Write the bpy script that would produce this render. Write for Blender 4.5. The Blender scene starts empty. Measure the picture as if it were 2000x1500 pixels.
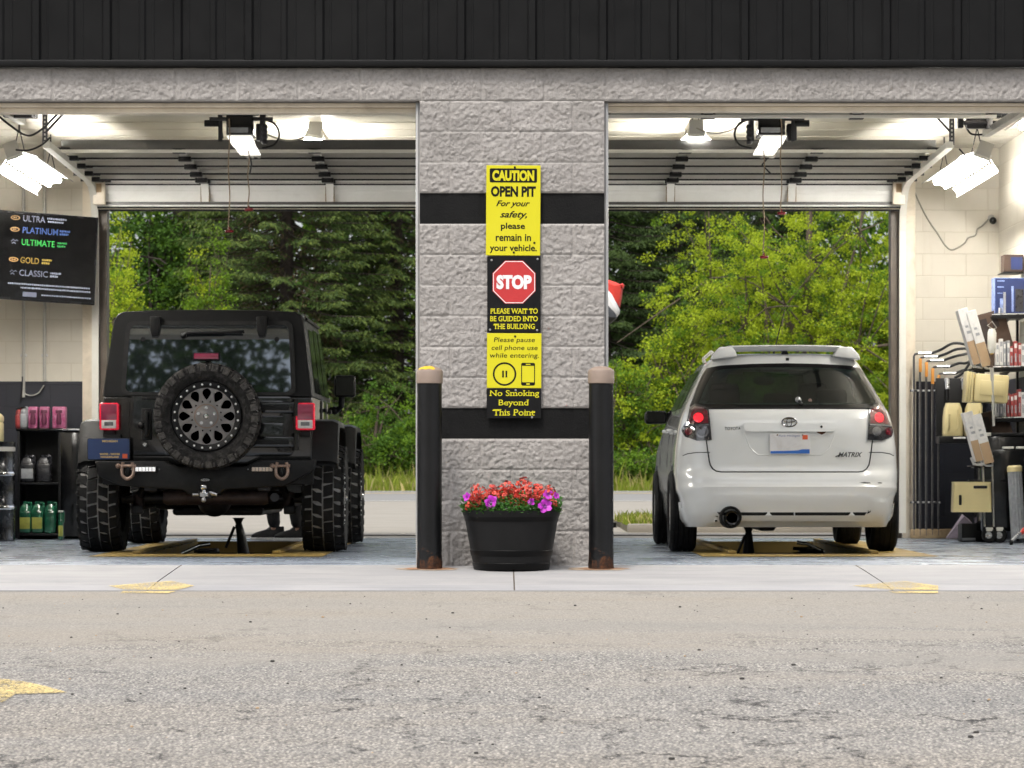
import bpy, bmesh, math, random
import numpy as np
from mathutils import Vector, Matrix
R = math.radians
SC = bpy.context.scene
COL = SC.collection

# ------------------------------------------------------------------ camera
F_PX, D0, CX, HY, CAM_Z = 6490.0, 22.0, 985.0, 921.0, 0.62   # focal length and horizon of the 2000 px wide photograph
cam_d = bpy.data.cameras.new("camera"); cam = bpy.data.objects.new("camera", cam_d); COL.objects.link(cam)
cam.location = (0, -D0, CAM_Z); cam.rotation_euler = (R(90), 0, 0)
cam_d.sensor_width = 36; cam_d.lens = 36 * F_PX / 2000
cam_d.shift_x = (1000 - CX) / 2000; cam_d.shift_y = (HY - 750) / 2000
cam_d.clip_start = 0.1; cam_d.clip_end = 3000
cam_d.dof.use_dof = True; cam_d.dof.focus_distance = 18.5; cam_d.dof.aperture_fstop = 10.0
SC.camera = cam
# ------------------------------------------------------------------ sky, sun, exposure
SUN_EL, SUN_AZ = 62.0, 205.0          # azimuth clockwise from +Y: behind the camera, a little to its left
w = bpy.data.worlds.new("World"); SC.world = w; w.use_nodes = True
nt = w.node_tree; nt.nodes.clear()
sky = nt.nodes.new("ShaderNodeTexSky"); sky.sky_type = 'NISHITA'; sky.sun_disc = False
sky.sun_elevation = R(SUN_EL); sky.sun_rotation = R(SUN_AZ); sky.dust_density = 4.0; sky.air_density = 1.0; sky.ozone_density = 1.0
bg = nt.nodes.new("ShaderNodeBackground"); bg.inputs[1].default_value = 0.13
wo = nt.nodes.new("ShaderNodeOutputWorld")
hs = nt.nodes.new('ShaderNodeHueSaturation'); hs.inputs['Saturation'].default_value = .35      # thin high cloud: a paler sky
nt.links.new(sky.outputs[0], hs.inputs['Color']); nt.links.new(hs.outputs[0], bg.inputs[0]); nt.links.new(bg.outputs[0], wo.inputs[0])
sd = bpy.data.lights.new("sun", 'SUN'); sd.energy = 1.5; sd.angle = R(14); sd.color = (1, .955, .88)
so = bpy.data.objects.new("sun", sd); COL.objects.link(so)
_az, _el = R(SUN_AZ), R(SUN_EL)
_dir = Vector((math.sin(_az) * math.cos(_el), math.cos(_az) * math.cos(_el), math.sin(_el)))
so.rotation_euler = _dir.to_track_quat('Z', 'Y').to_euler()
so.location = _dir * 30
SC.view_settings.view_transform = 'Standard'; SC.view_settings.look = 'None'
SC.view_settings.exposure = 1.12; SC.view_settings.gamma = 1.0
SC.cycles.use_denoising = True
SC.cycles.max_bounces = 8; SC.cycles.transparent_max_bounces = 12
SC.cycles.sample_clamp_indirect = 6.0

def X(px, d): return (px - CX) * d / F_PX
def Z(py, d): return CAM_Z + (HY - py) * d / F_PX

# ------------------------------------------------------------------ materials
MATS = {}
def srgb(h):
    h = h.lstrip('#'); c = [int(h[i:i + 2], 16) / 255 for i in (0, 2, 4)]
    return tuple(((x + .055) / 1.055) ** 2.4 if x > .04045 else x / 12.92 for x in c)
class NT:
    def __init__(s, m): s.t = m.node_tree
    def n(s, kind, **kw):
        nd = s.t.nodes.new(kind)
        for k, v in kw.items():
            if k.startswith('i_'):
                key = k[2:]
                key = int(key) if key.isdigit() else key.replace('_', ' ')
                nd.inputs[key].default_value = v
            else: setattr(nd, k, v)
        return nd
    def l(s, a, b): s.t.links.new(a, b)
    def ramp(s, fac, stops, interp='LINEAR'):
        r = s.n("ShaderNodeValToRGB"); r.color_ramp.interpolation = interp
        e = r.color_ramp.elements
        while len(e) < len(stops): e.new(.5)
        for el, (p, c) in zip(e, stops):
            el.position = p; el.color = (c, c, c, 1) if isinstance(c, (int, float)) else (*c[:3], 1)
        s.l(fac, r.inputs[0]); return r.outputs[0]
    def mix(s, fac, a, b, mode='MIX'):
        m = s.n("ShaderNodeMix", data_type='RGBA', blend_type=mode)
        for k, v in ((0, fac), (6, a), (7, b)):
            sock = m.inputs[k]
            if hasattr(v, 'is_linked'): s.l(v, sock)
            elif isinstance(v, (int, float)): sock.default_value = v if k == 0 else (v, v, v, 1)
            else: sock.default_value = (*v[:3], 1)
        return m.outputs[2]
    def math(s, op, a, b=0.0, clamp=False):
        m = s.n("ShaderNodeMath", operation=op, use_clamp=clamp)
        for sock, v in ((m.inputs[0], a), (m.inputs[1], b)):
            if hasattr(v, 'is_linked'): s.l(v, sock)
            else: sock.default_value = v
        return m.outputs[0]
    def noise(s, vec, scale, detail=4, rough=.55, dist=0.0):
        n = s.n("ShaderNodeTexNoise"); n.inputs['Scale'].default_value = scale; n.inputs['Detail'].default_value = detail
        n.inputs['Roughness'].default_value = rough; n.inputs['Distortion'].default_value = dist
        if vec is not None: s.l(vec, n.inputs['Vector'])
        return n.outputs['Fac']
    def mapv(s, vec, scale=(1, 1, 1), loc=(0, 0, 0)):
        m = s.n("ShaderNodeMapping"); m.inputs['Scale'].default_value = scale; m.inputs['Location'].default_value = loc
        s.l(vec, m.inputs['Vector']); return m.outputs[0]
def new_mat(name):
    m = bpy.data.materials.new(name); m.use_nodes = True
    nt = NT(m); b = m.node_tree.nodes['Principled BSDF']; MATS[name] = m
    return m, nt, b
def mat(name, c, rough=.5, metal=0.0, var=.12, vs=6.0, bump=0.0, bs=60.0, spec=.5, coat=0.0, dirt=None, dirt_amt=.5, emit=None, es=0.0, rvar=.08, ds=3.0):
    m, nt, b = new_mat(name)
    if isinstance(c, str): c = srgb(c)
    tc = nt.n("ShaderNodeTexCoord").outputs['Object']
    n1 = nt.noise(tc, vs, 5, .6)
    lo = tuple(x * (1 - var) for x in c); hi = tuple(min(1, x * (1 + var)) for x in c)
    col = nt.ramp(n1, [(.3, lo), (.7, hi)])
    if dirt is not None:
        d = srgb(dirt) if isinstance(dirt, str) else dirt
        n2 = nt.noise(tc, ds, 8, .65, .6)
        fac = nt.ramp(n2, [(.48, 0.0), (.72, dirt_amt)])
        col = nt.mix(fac, col, d)
    nt.l(col, b.inputs['Base Color'])
    n3 = nt.noise(tc, vs * 2.3, 4)
    nt.l(nt.ramp(n3, [(.3, max(0, rough - rvar)), (.7, min(1, rough + rvar))]), b.inputs['Roughness'])
    b.inputs['Metallic'].default_value = metal
    b.inputs['Specular IOR Level'].default_value = spec
    b.inputs['Coat Weight'].default_value = coat; b.inputs['Coat Roughness'].default_value = .06
    if bump:
        bp = nt.n("ShaderNodeBump"); bp.inputs['Strength'].default_value = bump; bp.inputs['Distance'].default_value = .01
        nt.l(nt.noise(tc, bs, 6, .6), bp.inputs['Height']); nt.l(bp.outputs[0], b.inputs['Normal'])
    if emit is not None:
        e = srgb(emit) if isinstance(emit, str) else emit
        b.inputs['Emission Color'].default_value = (*e, 1); b.inputs['Emission Strength'].default_value = es
    return m
def M(n): return MATS[n]

# ------------------------------------------------------------------ mesh builder
class MB:
    """Collects shapes (vertices, faces, material index) and links them as ONE mesh object."""
    def __init__(s): s.v = []; s.f = []; s.m = []; s.mats = []
    def mi(s, name):
        if name not in s.mats: s.mats.append(name)
        return s.mats.index(name)
    def add(s, vs, fs, m, T=None):
        o = len(s.v)
        if T is not None: vs = [tuple(T @ Vector(p)) for p in vs]
        s.v.extend([tuple(p) for p in vs]); s.f.extend([tuple(i + o for i in f) for f in fs])
        k = s.mi(m); s.m.extend([k] * len(fs)); return s
    def bm(s, b, m, T=None):
        b.verts.index_update()
        s.add([v.co[:] for v in b.verts], [[v.index for v in f.verts] for f in b.faces], m, T); b.free(); return s
    def box(s, x0, x1, y0, y1, z0, z1, m, bev=0.0, T=None, seg=2):
        b = bmesh.new(); bmesh.ops.create_cube(b, size=1)
        for v in b.verts: v.co = ((x0 + x1) / 2 + v.co.x * (x1 - x0), (y0 + y1) / 2 + v.co.y * (y1 - y0), (z0 + z1) / 2 + v.co.z * (z1 - z0))
        if bev: bmesh.ops.bevel(b, geom=b.edges[:], offset=min(bev, .45 * min(abs(x1 - x0), abs(y1 - y0), abs(z1 - z0))), segments=seg, affect='EDGES', profile=.5)
        return s.bm(b, m, T)
    def tube(s, pts, r, m, n=10, T=None, cap=True):
        pts = [Vector(p) for p in pts]; k = len(pts)
        rs = r if isinstance(r, (list, tuple)) else [r] * k
        vs = []; fs = []; up = None
        for i, p in enumerate(pts):
            d = (pts[min(i + 1, k - 1)] - pts[max(i - 1, 0)]).normalized()
            if up is None: up = Vector((0, 0, 1)) if abs(d.z) < .9 else Vector((1, 0, 0))
            a = d.cross(up).normalized(); bb = a.cross(d).normalized(); up = bb
            for j in range(n):
                t = 2 * math.pi * j / n
                vs.append(p + (a * math.cos(t) + bb * math.sin(t)) * rs[i])
        for i in range(k - 1):
            for j in range(n):
                fs.append((i * n + j, i * n + (j + 1) % n, (i + 1) * n + (j + 1) % n, (i + 1) * n + j))
        if cap: fs.append(tuple(range(n))[::-1]); fs.append(tuple(range((k - 1) * n, k * n)))
        return s.add(vs, fs, m, T)
    def lathe(s, prof, m, n=32, T=None, axis='z', close=False, cap=True):
        """prof: list of (radius, height)"""
        vs = []; fs = []; k = len(prof)
        for (r, h) in prof:
            for j in range(n):
                t = 2 * math.pi * j / n; c, q = r * math.cos(t), r * math.sin(t)
                vs.append((c, q, h) if axis == 'z' else ((c, h, q) if axis == 'y' else (h, c, q)))
        rng = k if close else k - 1
        for i in range(rng):
            for j in range(n):
                i2 = (i + 1) % k
                fs.append((i * n + j, i * n + (j + 1) % n, i2 * n + (j + 1) % n, i2 * n + j))
        if not close and cap:
            if prof[0][0] > 1e-5: fs.append(tuple(range(n))[::-1])
            if prof[-1][0] > 1e-5: fs.append(tuple(range((k - 1) * n, k * n)))
        return s.add(vs, fs, m, T)
    def prism(s, poly, a0, a1, m, axis='y', bev=0.0, T=None, seg=2):
        """poly of 2-D points extruded along an axis; (u,v) are (x,z) for y, (y,z) for x, (x,y) for z"""
        b = bmesh.new()
        def P(u, v, h): return (u, h, v) if axis == 'y' else ((h, u, v) if axis == 'x' else (u, v, h))
        lo = [b.verts.new(P(u, v, a0)) for u, v in poly]; hi = [b.verts.new(P(u, v, a1)) for u, v in poly]
        k = len(poly); b.faces.new(lo[::-1]); b.faces.new(hi)
        for i in range(k): b.faces.new((lo[i], lo[(i + 1) % k], hi[(i + 1) % k], hi[i]))
        bmesh.ops.recalc_face_normals(b, faces=b.faces[:])
        if bev: bmesh.ops.bevel(b, geom=b.edges[:], offset=bev, segments=seg, affect='EDGES', profile=.5)
        return s.bm(b, m, T)
    def loft(s, loops, m, cap=True, closed=True, T=None):
        n = len(loops[0]); vs = [p for lp in loops for p in lp]; fs = []
        for i in range(len(loops) - 1):
            for j in range(n if closed else n - 1):
                fs.append((i * n + j, i * n + (j + 1) % n, (i + 1) * n + (j + 1) % n, (i + 1) * n + j))
        if cap: fs.append(tuple(range(n))[::-1]); fs.append(tuple(range((len(loops) - 1) * n, len(loops) * n)))
        return s.add(vs, fs, m, T)
    def quad(s, a, b, c, d, m): return s.add([a, b, c, d], [(0, 1, 2, 3)], m)
    def sphere(s, c, r, m, u=14, v=8, T=None, sc=(1, 1, 1)):
        b = bmesh.new(); bmesh.ops.create_uvsphere(b, u_segments=u, v_segments=v, radius=r)
        for q in b.verts: q.co = (c[0] + q.co.x * sc[0], c[1] + q.co.y * sc[1], c[2] + q.co.z * sc[2])
        return s.bm(b, m, T)
    def text(s, body, cx, cz, w, h, m, y=0.0, bold=.0, shear=0.0, T=None, slab=False):
        """flat lettering in the XZ plane facing -Y, fitted to a box w x h round (cx, cz) (cap height box)"""
        vs, fs = text_mesh(body, bold, shear)
        n0 = len(vs)
        if slab: vs, fs = add_slabs(vs, fs)
        if not vs: return s
        xs = [p[0] for p in vs]; zs = [p[1] for p in vs]
        x0, x1, z0, z1 = min(xs), max(xs), min(zs), max(zs)
        sx = w / max(1e-6, x1 - x0); sz = h / max(1e-6, z1 - z0)
        return s.add([(cx + (p[0] - (x0 + x1) / 2) * sx, y - (.0005 if i >= n0 else 0), cz + (p[1] - (z0 + z1) / 2) * sz) for i, p in enumerate(vs)], fs, m, T)
    def build(s, name, parent=None, loc=None, smooth=40.0, rot=None):
        me = bpy.data.meshes.new(name); me.from_pydata(s.v, [], s.f); me.update()
        for k in s.mats: me.materials.append(MATS[k])
        if s.m: me.polygons.foreach_set("material_index", s.m)
        if smooth:
            me.polygons.foreach_set("use_smooth", [True] * len(me.polygons)); me.set_sharp_from_angle(angle=R(smooth))
        o = bpy.data.objects.new(name, me); COL.objects.link(o)
        if parent is not None: o.parent = parent
        if loc is not None: o.location = loc
        if rot is not None: o.rotation_euler = rot
        return o
def text_mesh(body, bold=0.0, shear=0.0):
    cu = bpy.data.curves.new("lettering", 'FONT'); cu.body = body; cu.size = 1; cu.offset = bold; cu.shear = shear; cu.resolution_u = 3
    cu.align_x = 'CENTER'
    o = bpy.data.objects.new("lettering", cu); COL.objects.link(o)
    dg = bpy.context.evaluated_depsgraph_get(); dg.update()
    me = bpy.data.meshes.new_from_object(o.evaluated_get(dg))
    vs = [(v.co.x, v.co.y) for v in me.vertices]; fs = [tuple(p.vertices) for p in me.polygons]
    bpy.data.objects.remove(o); bpy.data.curves.remove(cu); bpy.data.meshes.remove(me)
    return vs, fs
def add_slabs(vs, fs):
    """slab serifs: a short bar across every flat stem end at the base line, x-height, cap height and descender"""
    cnt = {}
    for f in fs:
        for a, c in zip(f, f[1:] + f[:1]):
            k = (min(a, c), max(a, c)); cnt.setdefault(k, []).append(f)
    vs = list(vs); fs = list(fs); flat = {}; steep = {}
    for (a, c), ff in cnt.items():
        if len(ff) == 1 and abs(vs[a][1] - vs[c][1]) > 1.2 * abs(vs[a][0] - vs[c][0]):
            for i in (a, c): steep[(round(vs[i][0], 3), round(vs[i][1], 3))] = 1
    ymax = max(p[1] for p in vs)
    for (a, c), ff in cnt.items():
        if len(ff) != 1 or abs(vs[a][1] - vs[c][1]) > .004: continue
        y = vs[a][1]; cy = sum(vs[i][1] for i in ff[0]) / len(ff[0]); flat.setdefault((round(y, 2), cy > y), []).append((min(vs[a][0], vs[c][0]), max(vs[a][0], vs[c][0]), y))
    for (yr, up), runs in flat.items():
        runs.sort(); merged = []
        for x0, x1, y in runs:
            if merged and x0 - merged[-1][1] < .004: merged[-1] = (merged[-1][0], max(x1, merged[-1][1]), y)
            else: merged.append((x0, x1, y))
        for x0, x1, y in merged:
            if not .06 < x1 - x0 < .24: continue
            if (round(x0, 3), round(y, 3)) not in steep or (round(x1, 3), round(y, 3)) not in steep: continue
            if up and not abs(y) < .06: continue
            if not up and y < .36: continue
            e = .065; h = .085 if up else -.085; k = len(vs)
            vs += [(x0 - e, y), (x1 + e, y), (x1 + e, y + h), (x0 - e, y + h)]; fs.append((k, k + 1, k + 2, k + 3))
    return vs, fs
def np_mesh(name, V, Fq, mats, mi=None, parent=None, smooth=False):
    """fast mesh from numpy arrays: V (n,3), Fq (k,4) or (k,3)"""
    me = bpy.data.meshes.new(name); n, k, c = len(V), len(Fq), Fq.shape[1]
    me.vertices.add(n); me.vertices.foreach_set("co", V.astype(np.float32).ravel())
    me.loops.add(k * c); me.loops.foreach_set("vertex_index", Fq.astype(np.int32).ravel())
    me.polygons.add(k); me.polygons.foreach_set("loop_start", np.arange(0, k * c, c, dtype=np.int32))
    for q in mats: me.materials.append(MATS[q])
    if mi is not None: me.polygons.foreach_set("material_index", mi.astype(np.int32))
    me.polygons.foreach_set("use_smooth", np.full(k, smooth))
    me.update(calc_edges=True); me.validate()
    o = bpy.data.objects.new(name, me); COL.objects.link(o)
    if parent is not None: o.parent = parent
    return o
def tag(o, label, cat, group=None):
    o['label'] = label; o['category'] = cat
    if group: o['group'] = group
    return o
def struct(o, kind='structure'): o['kind'] = kind; return o
def thing(name, label, cat, loc=(0, 0, 0), rz=0.0, group=None):
    o = bpy.data.objects.new(name, None); COL.objects.link(o); o.location = loc; o.rotation_euler = (0, 0, rz)
    o.empty_display_size = .1
    return tag(o, label, cat, group)
def copy_tree(o, parent=None):
    c = o.copy(); COL.objects.link(c); c.parent = parent
    for ch in list(o.children): copy_tree(ch, c)
    return c
def drape(poly, f, ofs, thick, m, mb, step=.04, both=False):
    """a panel with the outline poly (x,z), laid on the surface y=f(x,z), standing `ofs` proud of it and `thick` deep"""
    b = bmesh.new()
    b.faces.new([b.verts.new((x, 0, z)) for x, z in poly])
    bmesh.ops.triangulate(b, faces=b.faces[:])
    xs = [p[0] for p in poly]; zs = [p[1] for p in poly]
    for axis, lo, hi in ((0, min(xs), max(xs)), (2, min(zs), max(zs))):
        k = int((hi - lo) / step)
        for i in range(1, k + 1):
            co = [0, 0, 0]; no = [0, 0, 0]; co[axis] = lo + (hi - lo) * i / (k + 1); no[axis] = 1
            bmesh.ops.bisect_plane(b, geom=b.verts[:] + b.edges[:] + b.faces[:], plane_co=co, plane_no=no)
    bmesh.ops.remove_doubles(b, verts=b.verts[:], dist=1e-4)
    for v in b.verts: v.co.y = f(v.co.x, v.co.z) - ofs
    for fc in b.faces:
        fc.normal_update()
        if fc.normal.y > 0: fc.normal_flip()
    if thick:
        bnd = [e for e in b.edges if len(e.link_faces) == 1]
        r = bmesh.ops.extrude_edge_only(b, edges=bnd)
        for v in [g for g in r['geom'] if isinstance(g, bmesh.types.BMVert)]: v.co.y += thick
        bmesh.ops.recalc_face_normals(b, faces=b.faces[:])
    return mb.bm(b, m)
def rrect(x0, x1, z0, z1, r, n=5):
    out = []
    for cx, cz, a0 in ((x1 - r, z1 - r, 0), (x0 + r, z1 - r, 90), (x0 + r, z0 + r, 180), (x1 - r, z0 + r, 270)):
        for i in range(n + 1):
            a = R(a0 + 90 * i / n); out.append((cx + r * math.cos(a), cz + r * math.sin(a)))
    return out
def frame_poly(mb, outer, inner, f, ofs, thick, m):
    """ring between two outlines with the same number of points"""
    k = len(outer); vs = []; fs = []
    for lp, dy in ((outer, thick), (outer, 0), (inner, 0), (inner, thick)):
        for x, z in lp: vs.append((x, f(x, z) - ofs + dy, z))
    for a in range(3):
        for i in range(k): fs.append((a * k + i, a * k + (i + 1) % k, (a + 1) * k + (i + 1) % k, (a + 1) * k + i))
    mb.add(vs, fs, m)
def value_noise(shape, cells, rng):
    """smooth random field of a given grid shape with about `cells` = (cy, cx) lumps"""
    cy, cx = max(2, int(cells[0]) + 2), max(2, int(cells[1]) + 2)
    g = rng.random((cy, cx)); H, W = shape
    yy = np.linspace(0, cy - 1.001, H); xx = np.linspace(0, cx - 1.001, W)
    yi = yy.astype(int); xi = xx.astype(int); fy = yy - yi; fx = xx - xi
    fy = fy * fy * (3 - 2 * fy); fx = fx * fx * (3 - 2 * fx)
    a = g[np.ix_(yi, xi)]; b2 = g[np.ix_(yi, np.minimum(xi + 1, cx - 1))]
    c = g[np.ix_(np.minimum(yi + 1, cy - 1), xi)]; d = g[np.ix_(np.minimum(yi + 1, cy - 1), np.minimum(xi + 1, cx - 1))]
    return (a * (1 - fx) + b2 * fx) * (1 - fy)[:, None] + (c * (1 - fx) + d * fx) * fy[:, None]
# ------------------------------------------------------------------ material library
mat('metal_siding', (.0080, .0080, .0083), .5, .0, .10, 3, .05, 120, spec=.12, dirt=(.014, .014, .014), dirt_amt=.5, ds=1.2)
mat('black_paint', (.0072, .0072, .0074), .6, 0, .15, 8, .35, 90, spec=.12, dirt=(.012, .0118, .0115), dirt_amt=.6, ds=5)
mat('bollard_black', (.010, .010, .011), .38, 0, .15, 5, .25, 70, dirt=(.035, .033, .03), dirt_amt=.4, ds=7)
mat('bollard_cap', (.235, .18, .145), .5, 0, .08, 8, .1, 60, dirt=(.2, .14, .11), dirt_amt=.5)
mat('yellow_paint', (.62, .38, .02), .55, 0, .15, 10)
mat('planter_plastic', (.0075, .0075, .0078), .5, 0, .12, 6, .1, 120, spec=.2, dirt=(.016, .015, .0145), dirt_amt=.3, ds=4)
mat('planter_hoop', (.003, .003, .0032), .45, 0, .1, 6, spec=.15)
mat('soil', (.03, .02, .013), .95, 0, .4, 40, .8, 50)
mat('white_metal', (.78, .76, .70), .4, 0, .03, 4, dirt=(.5, .47, .40), dirt_amt=.3)
mat('cream_trim', (.74, .66, .54), .45, 0, .06, 4, dirt=(.35, .29, .21), dirt_amt=.5)
mat('jamb_grey', (.36, .36, .36), .4, 0, .06, 4, dirt=(.25, .22, .18), dirt_amt=.5)
mat('track_steel', (.38, .37, .34), .4, .7, .1, 6, dirt=(.2, .17, .14), dirt_amt=.5)
mat('dark_steel', (.035, .035, .04), .45, .6, .2, 8, dirt=(.06, .05, .04), dirt_amt=.4)
mat('black_plastic', (.006, .006, .007), .45, 0, .15, 8, .05, 100, spec=.3)
mat('black_gloss', (.003, .003, .0035), .15, 0, .1, 4)
mat('rubber', (.0065, .0065, .007), .7, 0, .25, 12, .3, 90, spec=.25, dirt=(.028, .026, .025), dirt_amt=.4, ds=9)
mat('tyre_dust', (.33, .32, .31), .9, 0, .4, 20, .2, 60)
mat('chrome', (.75, .75, .76), .12, 1.0, .03, 4)
mat('silver', (.55, .55, .56), .3, .9, .08, 10)
mat('rusty_tan', (.30, .205, .16), .5, .3, .3, 18, dirt=(.55, .47, .43), dirt_amt=.5, ds=14)
mat('rust', (.10, .035, .012), .85, 0, .5, 20, .5, 60)
mat('rope', (.25, .19, .13), .8, 0, .2, 20)
mat('red_handle', (.16, .006, .012), .4)
mat('car_white', (.76, .765, .75), .25, 0, .012, 2, coat=1.0, dirt=(.62, .58, .50), dirt_amt=.22, ds=1.6, rvar=.02)
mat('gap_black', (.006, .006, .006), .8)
mat('tan_brown', (.30, .22, .13), .8, 0, .3, 20)
mat('jeep_black', (.004, .004, .0043), .18, 0, .2, 3, coat=.9, spec=.3, dirt=(.034, .033, .032), dirt_amt=.7, ds=7, rvar=.06)
mat('hardtop_black', (.0045, .0045, .005), .45, 0, .15, 6, .25, 160, spec=.25, dirt=(.012, .0115, .011), dirt_amt=.5, ds=3)
mat('bumper_black', (.005, .005, .0055), .42, 0, .2, 8, .2, 140, spec=.3, dirt=(.028, .026, .025), dirt_amt=.5, ds=5)
mat('trim_black', (.006, .006, .0065), .5, 0, .15, 10, .2, 120, spec=.3, dirt=(.02, .019, .018), dirt_amt=.4)
mat('rim_bronze', (.21, .20, .195), .45, .3, .25, 12, dirt=(.24, .205, .185), dirt_amt=.6, ds=8)
mat('muffler', (.075, .055, .055), .5, .6, .3, 10, dirt=(.03, .02, .02), dirt_amt=.6)
mat('tail_red', (.26, .022, .065), .15, 0, .1, 10, coat=1.0, dirt=(.30, .02, .05), dirt_amt=.4, ds=30)
mat('tail_red_lit', (.6, .01, .03), .25, 0, .05, 8, emit=(1, .02, .06), es=.16)
mat('brake_disc_lit', (.8, .02, .03), .3, 0, .03, 8, emit=(1, .015, .03), es=.5)
mat('lens_clear', (.62, .60, .58), .2, 0, .15, 60, coat=1.0)
mat('lens_smoke', (.030, .030, .032), .1, 0, .4, 30, coat=1.0, dirt=(.10, .09, .09), dirt_amt=.5, ds=22)
mat('lens_grey', (.16, .16, .165), .15, .3, .3, 40, coat=1.0)
mat('lens_maroon', (.13, .012, .020), .1, 0, .5, 30, coat=1.0, dirt=(.14, .05, .05), dirt_amt=.5, ds=22)
mat('led_white', (.85, .85, .85), .25, 0, .05, 30, emit=(1, 1, 1), es=.25)
mat('led_amber', (.80, .68, .58), .3, 0, .1, 30)
mat('plate_blue', (.022, .045, .13), .4, 0, .06, 8)
mat('plate_gold', (.75, .50, .16), .45, 0, .1, 40)
mat('plate_white', (.72, .71, .71), .4, 0, .04, 8, dirt=(.5, .46, .42), dirt_amt=.4, ds=14)
mat('plate_wave', (.03, .15, .55), .4)
mat('sticker_orange', (.75, .12, .04), .45)
mat('ink_blue', (.20, .24, .42), .5)
mat('cloth_black', (.015, .015, .017), .9, 0, .2, 10, .4, 80)
mat('cloth_grey', (.05, .05, .055), .9, 0, .2, 10, .4, 80)
mat('skin', (.50, .29, .21), .5, 0, .06, 10)
mat('hair', (.03, .018, .010), .7, 0, .3, 40)
mat('shoe_white', (.75, .75, .74), .5)
mat('seat_cloth', (.025, .026, .030), .9, 0, .2, 12)
mat('sign_yellow', (.56, .51, .010), .4, 0, .02, 3)
mat('sign_black', (.006, .006, .0065), .45, 0, .1, 8, spec=.2, dirt=(.011, .011, .011), dirt_amt=.5)
mat('sign_red', (.44, .028, .030), .45, 0, .06, 20)
mat('sign_white', (.72, .70, .70), .45)
mat('screw', (.5, .5, .5), .35, .8)
mat('screen_black', (.006, .0065, .0085), .25, 0, .1, 4)
for n_, c_, s_ in (('screen_grey', '#5c6070', .07), ('screen_blue', '#30497c', .08), ('screen_green', '#208436', .13), ('screen_gold', '#7d6626', .07), ('screen_dim', '#7d8292', .10), ('screen_dimgreen', '#2c8a45', .10), ('screen_dimgold', '#8c7a34', .08), ('screen_dimblue', '#41598f', .1), ('screen_bronze', '#8d6c3f', .1)):
    mat(n_, c_, .4, 0, .05, 20, emit=c_, es=s_)
mat('jug_cream', (.66, .56, .29), .45, 0, .05, 5, coat=.2)
mat('jug_shadow', (.50, .40, .20), .5, 0, .05, 5)
mat('box_kraft', (.36, .25, .15), .8, 0, .08, 10, .1, 80)
mat('box_brown', (.065, .038, .025), .75, 0, .15, 8)
mat('box_print', (.022, .014, .012), .7, 0, .2, 20)
mat('box_white', (.66, .65, .64), .6, 0, .05, 20, dirt=(.35, .37, .42), dirt_amt=.4, ds=25)
mat('box_blue', (.010, .024, .11), .4, 0, .15, 8)
mat('box_bluelight', (.25, .33, .62), .45, 0, .4, 30)
mat('box_red', (.30, .035, .035), .5, 0, .2, 20, dirt=(.5, .3, .28), dirt_amt=.4, ds=25)
mat('box_pink', (.34, .06, .16), .5, 0, .25, 12, dirt=(.75, .45, .6), dirt_amt=.5, ds=20)
mat('box_pinkdark', (.10, .015, .045), .5)
mat('box_grey', (.30, .31, .33), .6, 0, .2, 20)
mat('green_fluid', (.010, .085, .045), .12, 0, .4, 8, coat=.6, dirt=(.04, .20, .11), dirt_amt=.5, ds=10)
mat('label_yellow', (.24, .25, .04), .5, 0, .2, 20)
mat('bottle_dark', (.018, .018, .022), .3, 0, .3, 10, dirt=(.08, .08, .09), dirt_amt=.5, ds=12)
mat('drum_black', (.010, .011, .014), .25, .3, .2, 6, coat=.4)
mat('white_plastic', (.70, .69, .64), .4, 0, .04, 6)
mat('orange_plastic', (.65, .28, .05), .5)
mat('hose', (.008, .008, .009), .5, 0, .1, 8)
mat('pipe_grey', (.10, .10, .105), .4, .7, .2, 8, dirt=(.25, .2, .15), dirt_amt=.4)
mat('cable_grey', (.30, .29, .24), .6)
mat('conduit_grey', (.42, .41, .38), .5, .2, .06, 6)
mat('fabric_red', (.62, .045, .03), .6, 0, .06, 8)
mat('fabric_white', (.75, .74, .72), .7, 0, .03, 5)
mat('fabric_dark', (.03, .032, .035), .7, 0, .1, 5)
mat('cloth_mauve', (.24, .20, .24), .9, 0, .15, 12)
mat('bark', (.085, .062, .045), .95, 0, .35, 10, 1.0, 12)
mat('bark_dark', (.040, .030, .024), .95, 0, .35, 10, 1.0, 12)
mat('petal_red', (.52, .030, .018), .5, 0, .3, 30)
mat('petal_coral', (.60, .075, .045), .5, 0, .3, 30)
mat('petal_dark', (.22, .03, .028), .5, 0, .3, 30)
mat('petal_purple', (.36, .012, .36), .5, 0, .15, 30)
mat('petal_throat', (.12, .004, .14), .5)
mat('pebble', (.03, .027, .025), .8, 0, .6, 5)
mat('tube_lit', (.9, .9, .9), .4, emit=(1, .965, .90), es=66)
mat('tube_fill', (.9, .9, .9), .4, emit=(1, .965, .90), es=125)  # tubes of the small fixtures: strong glow added to brighten the interior
mat('opener_lens', (.85, .84, .80), .4, 0, .03, 4, emit=(1, .96, .88), es=.7)
mat('reflector_white', (.40, .39, .37), .35, 0, .03, 4)

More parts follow.
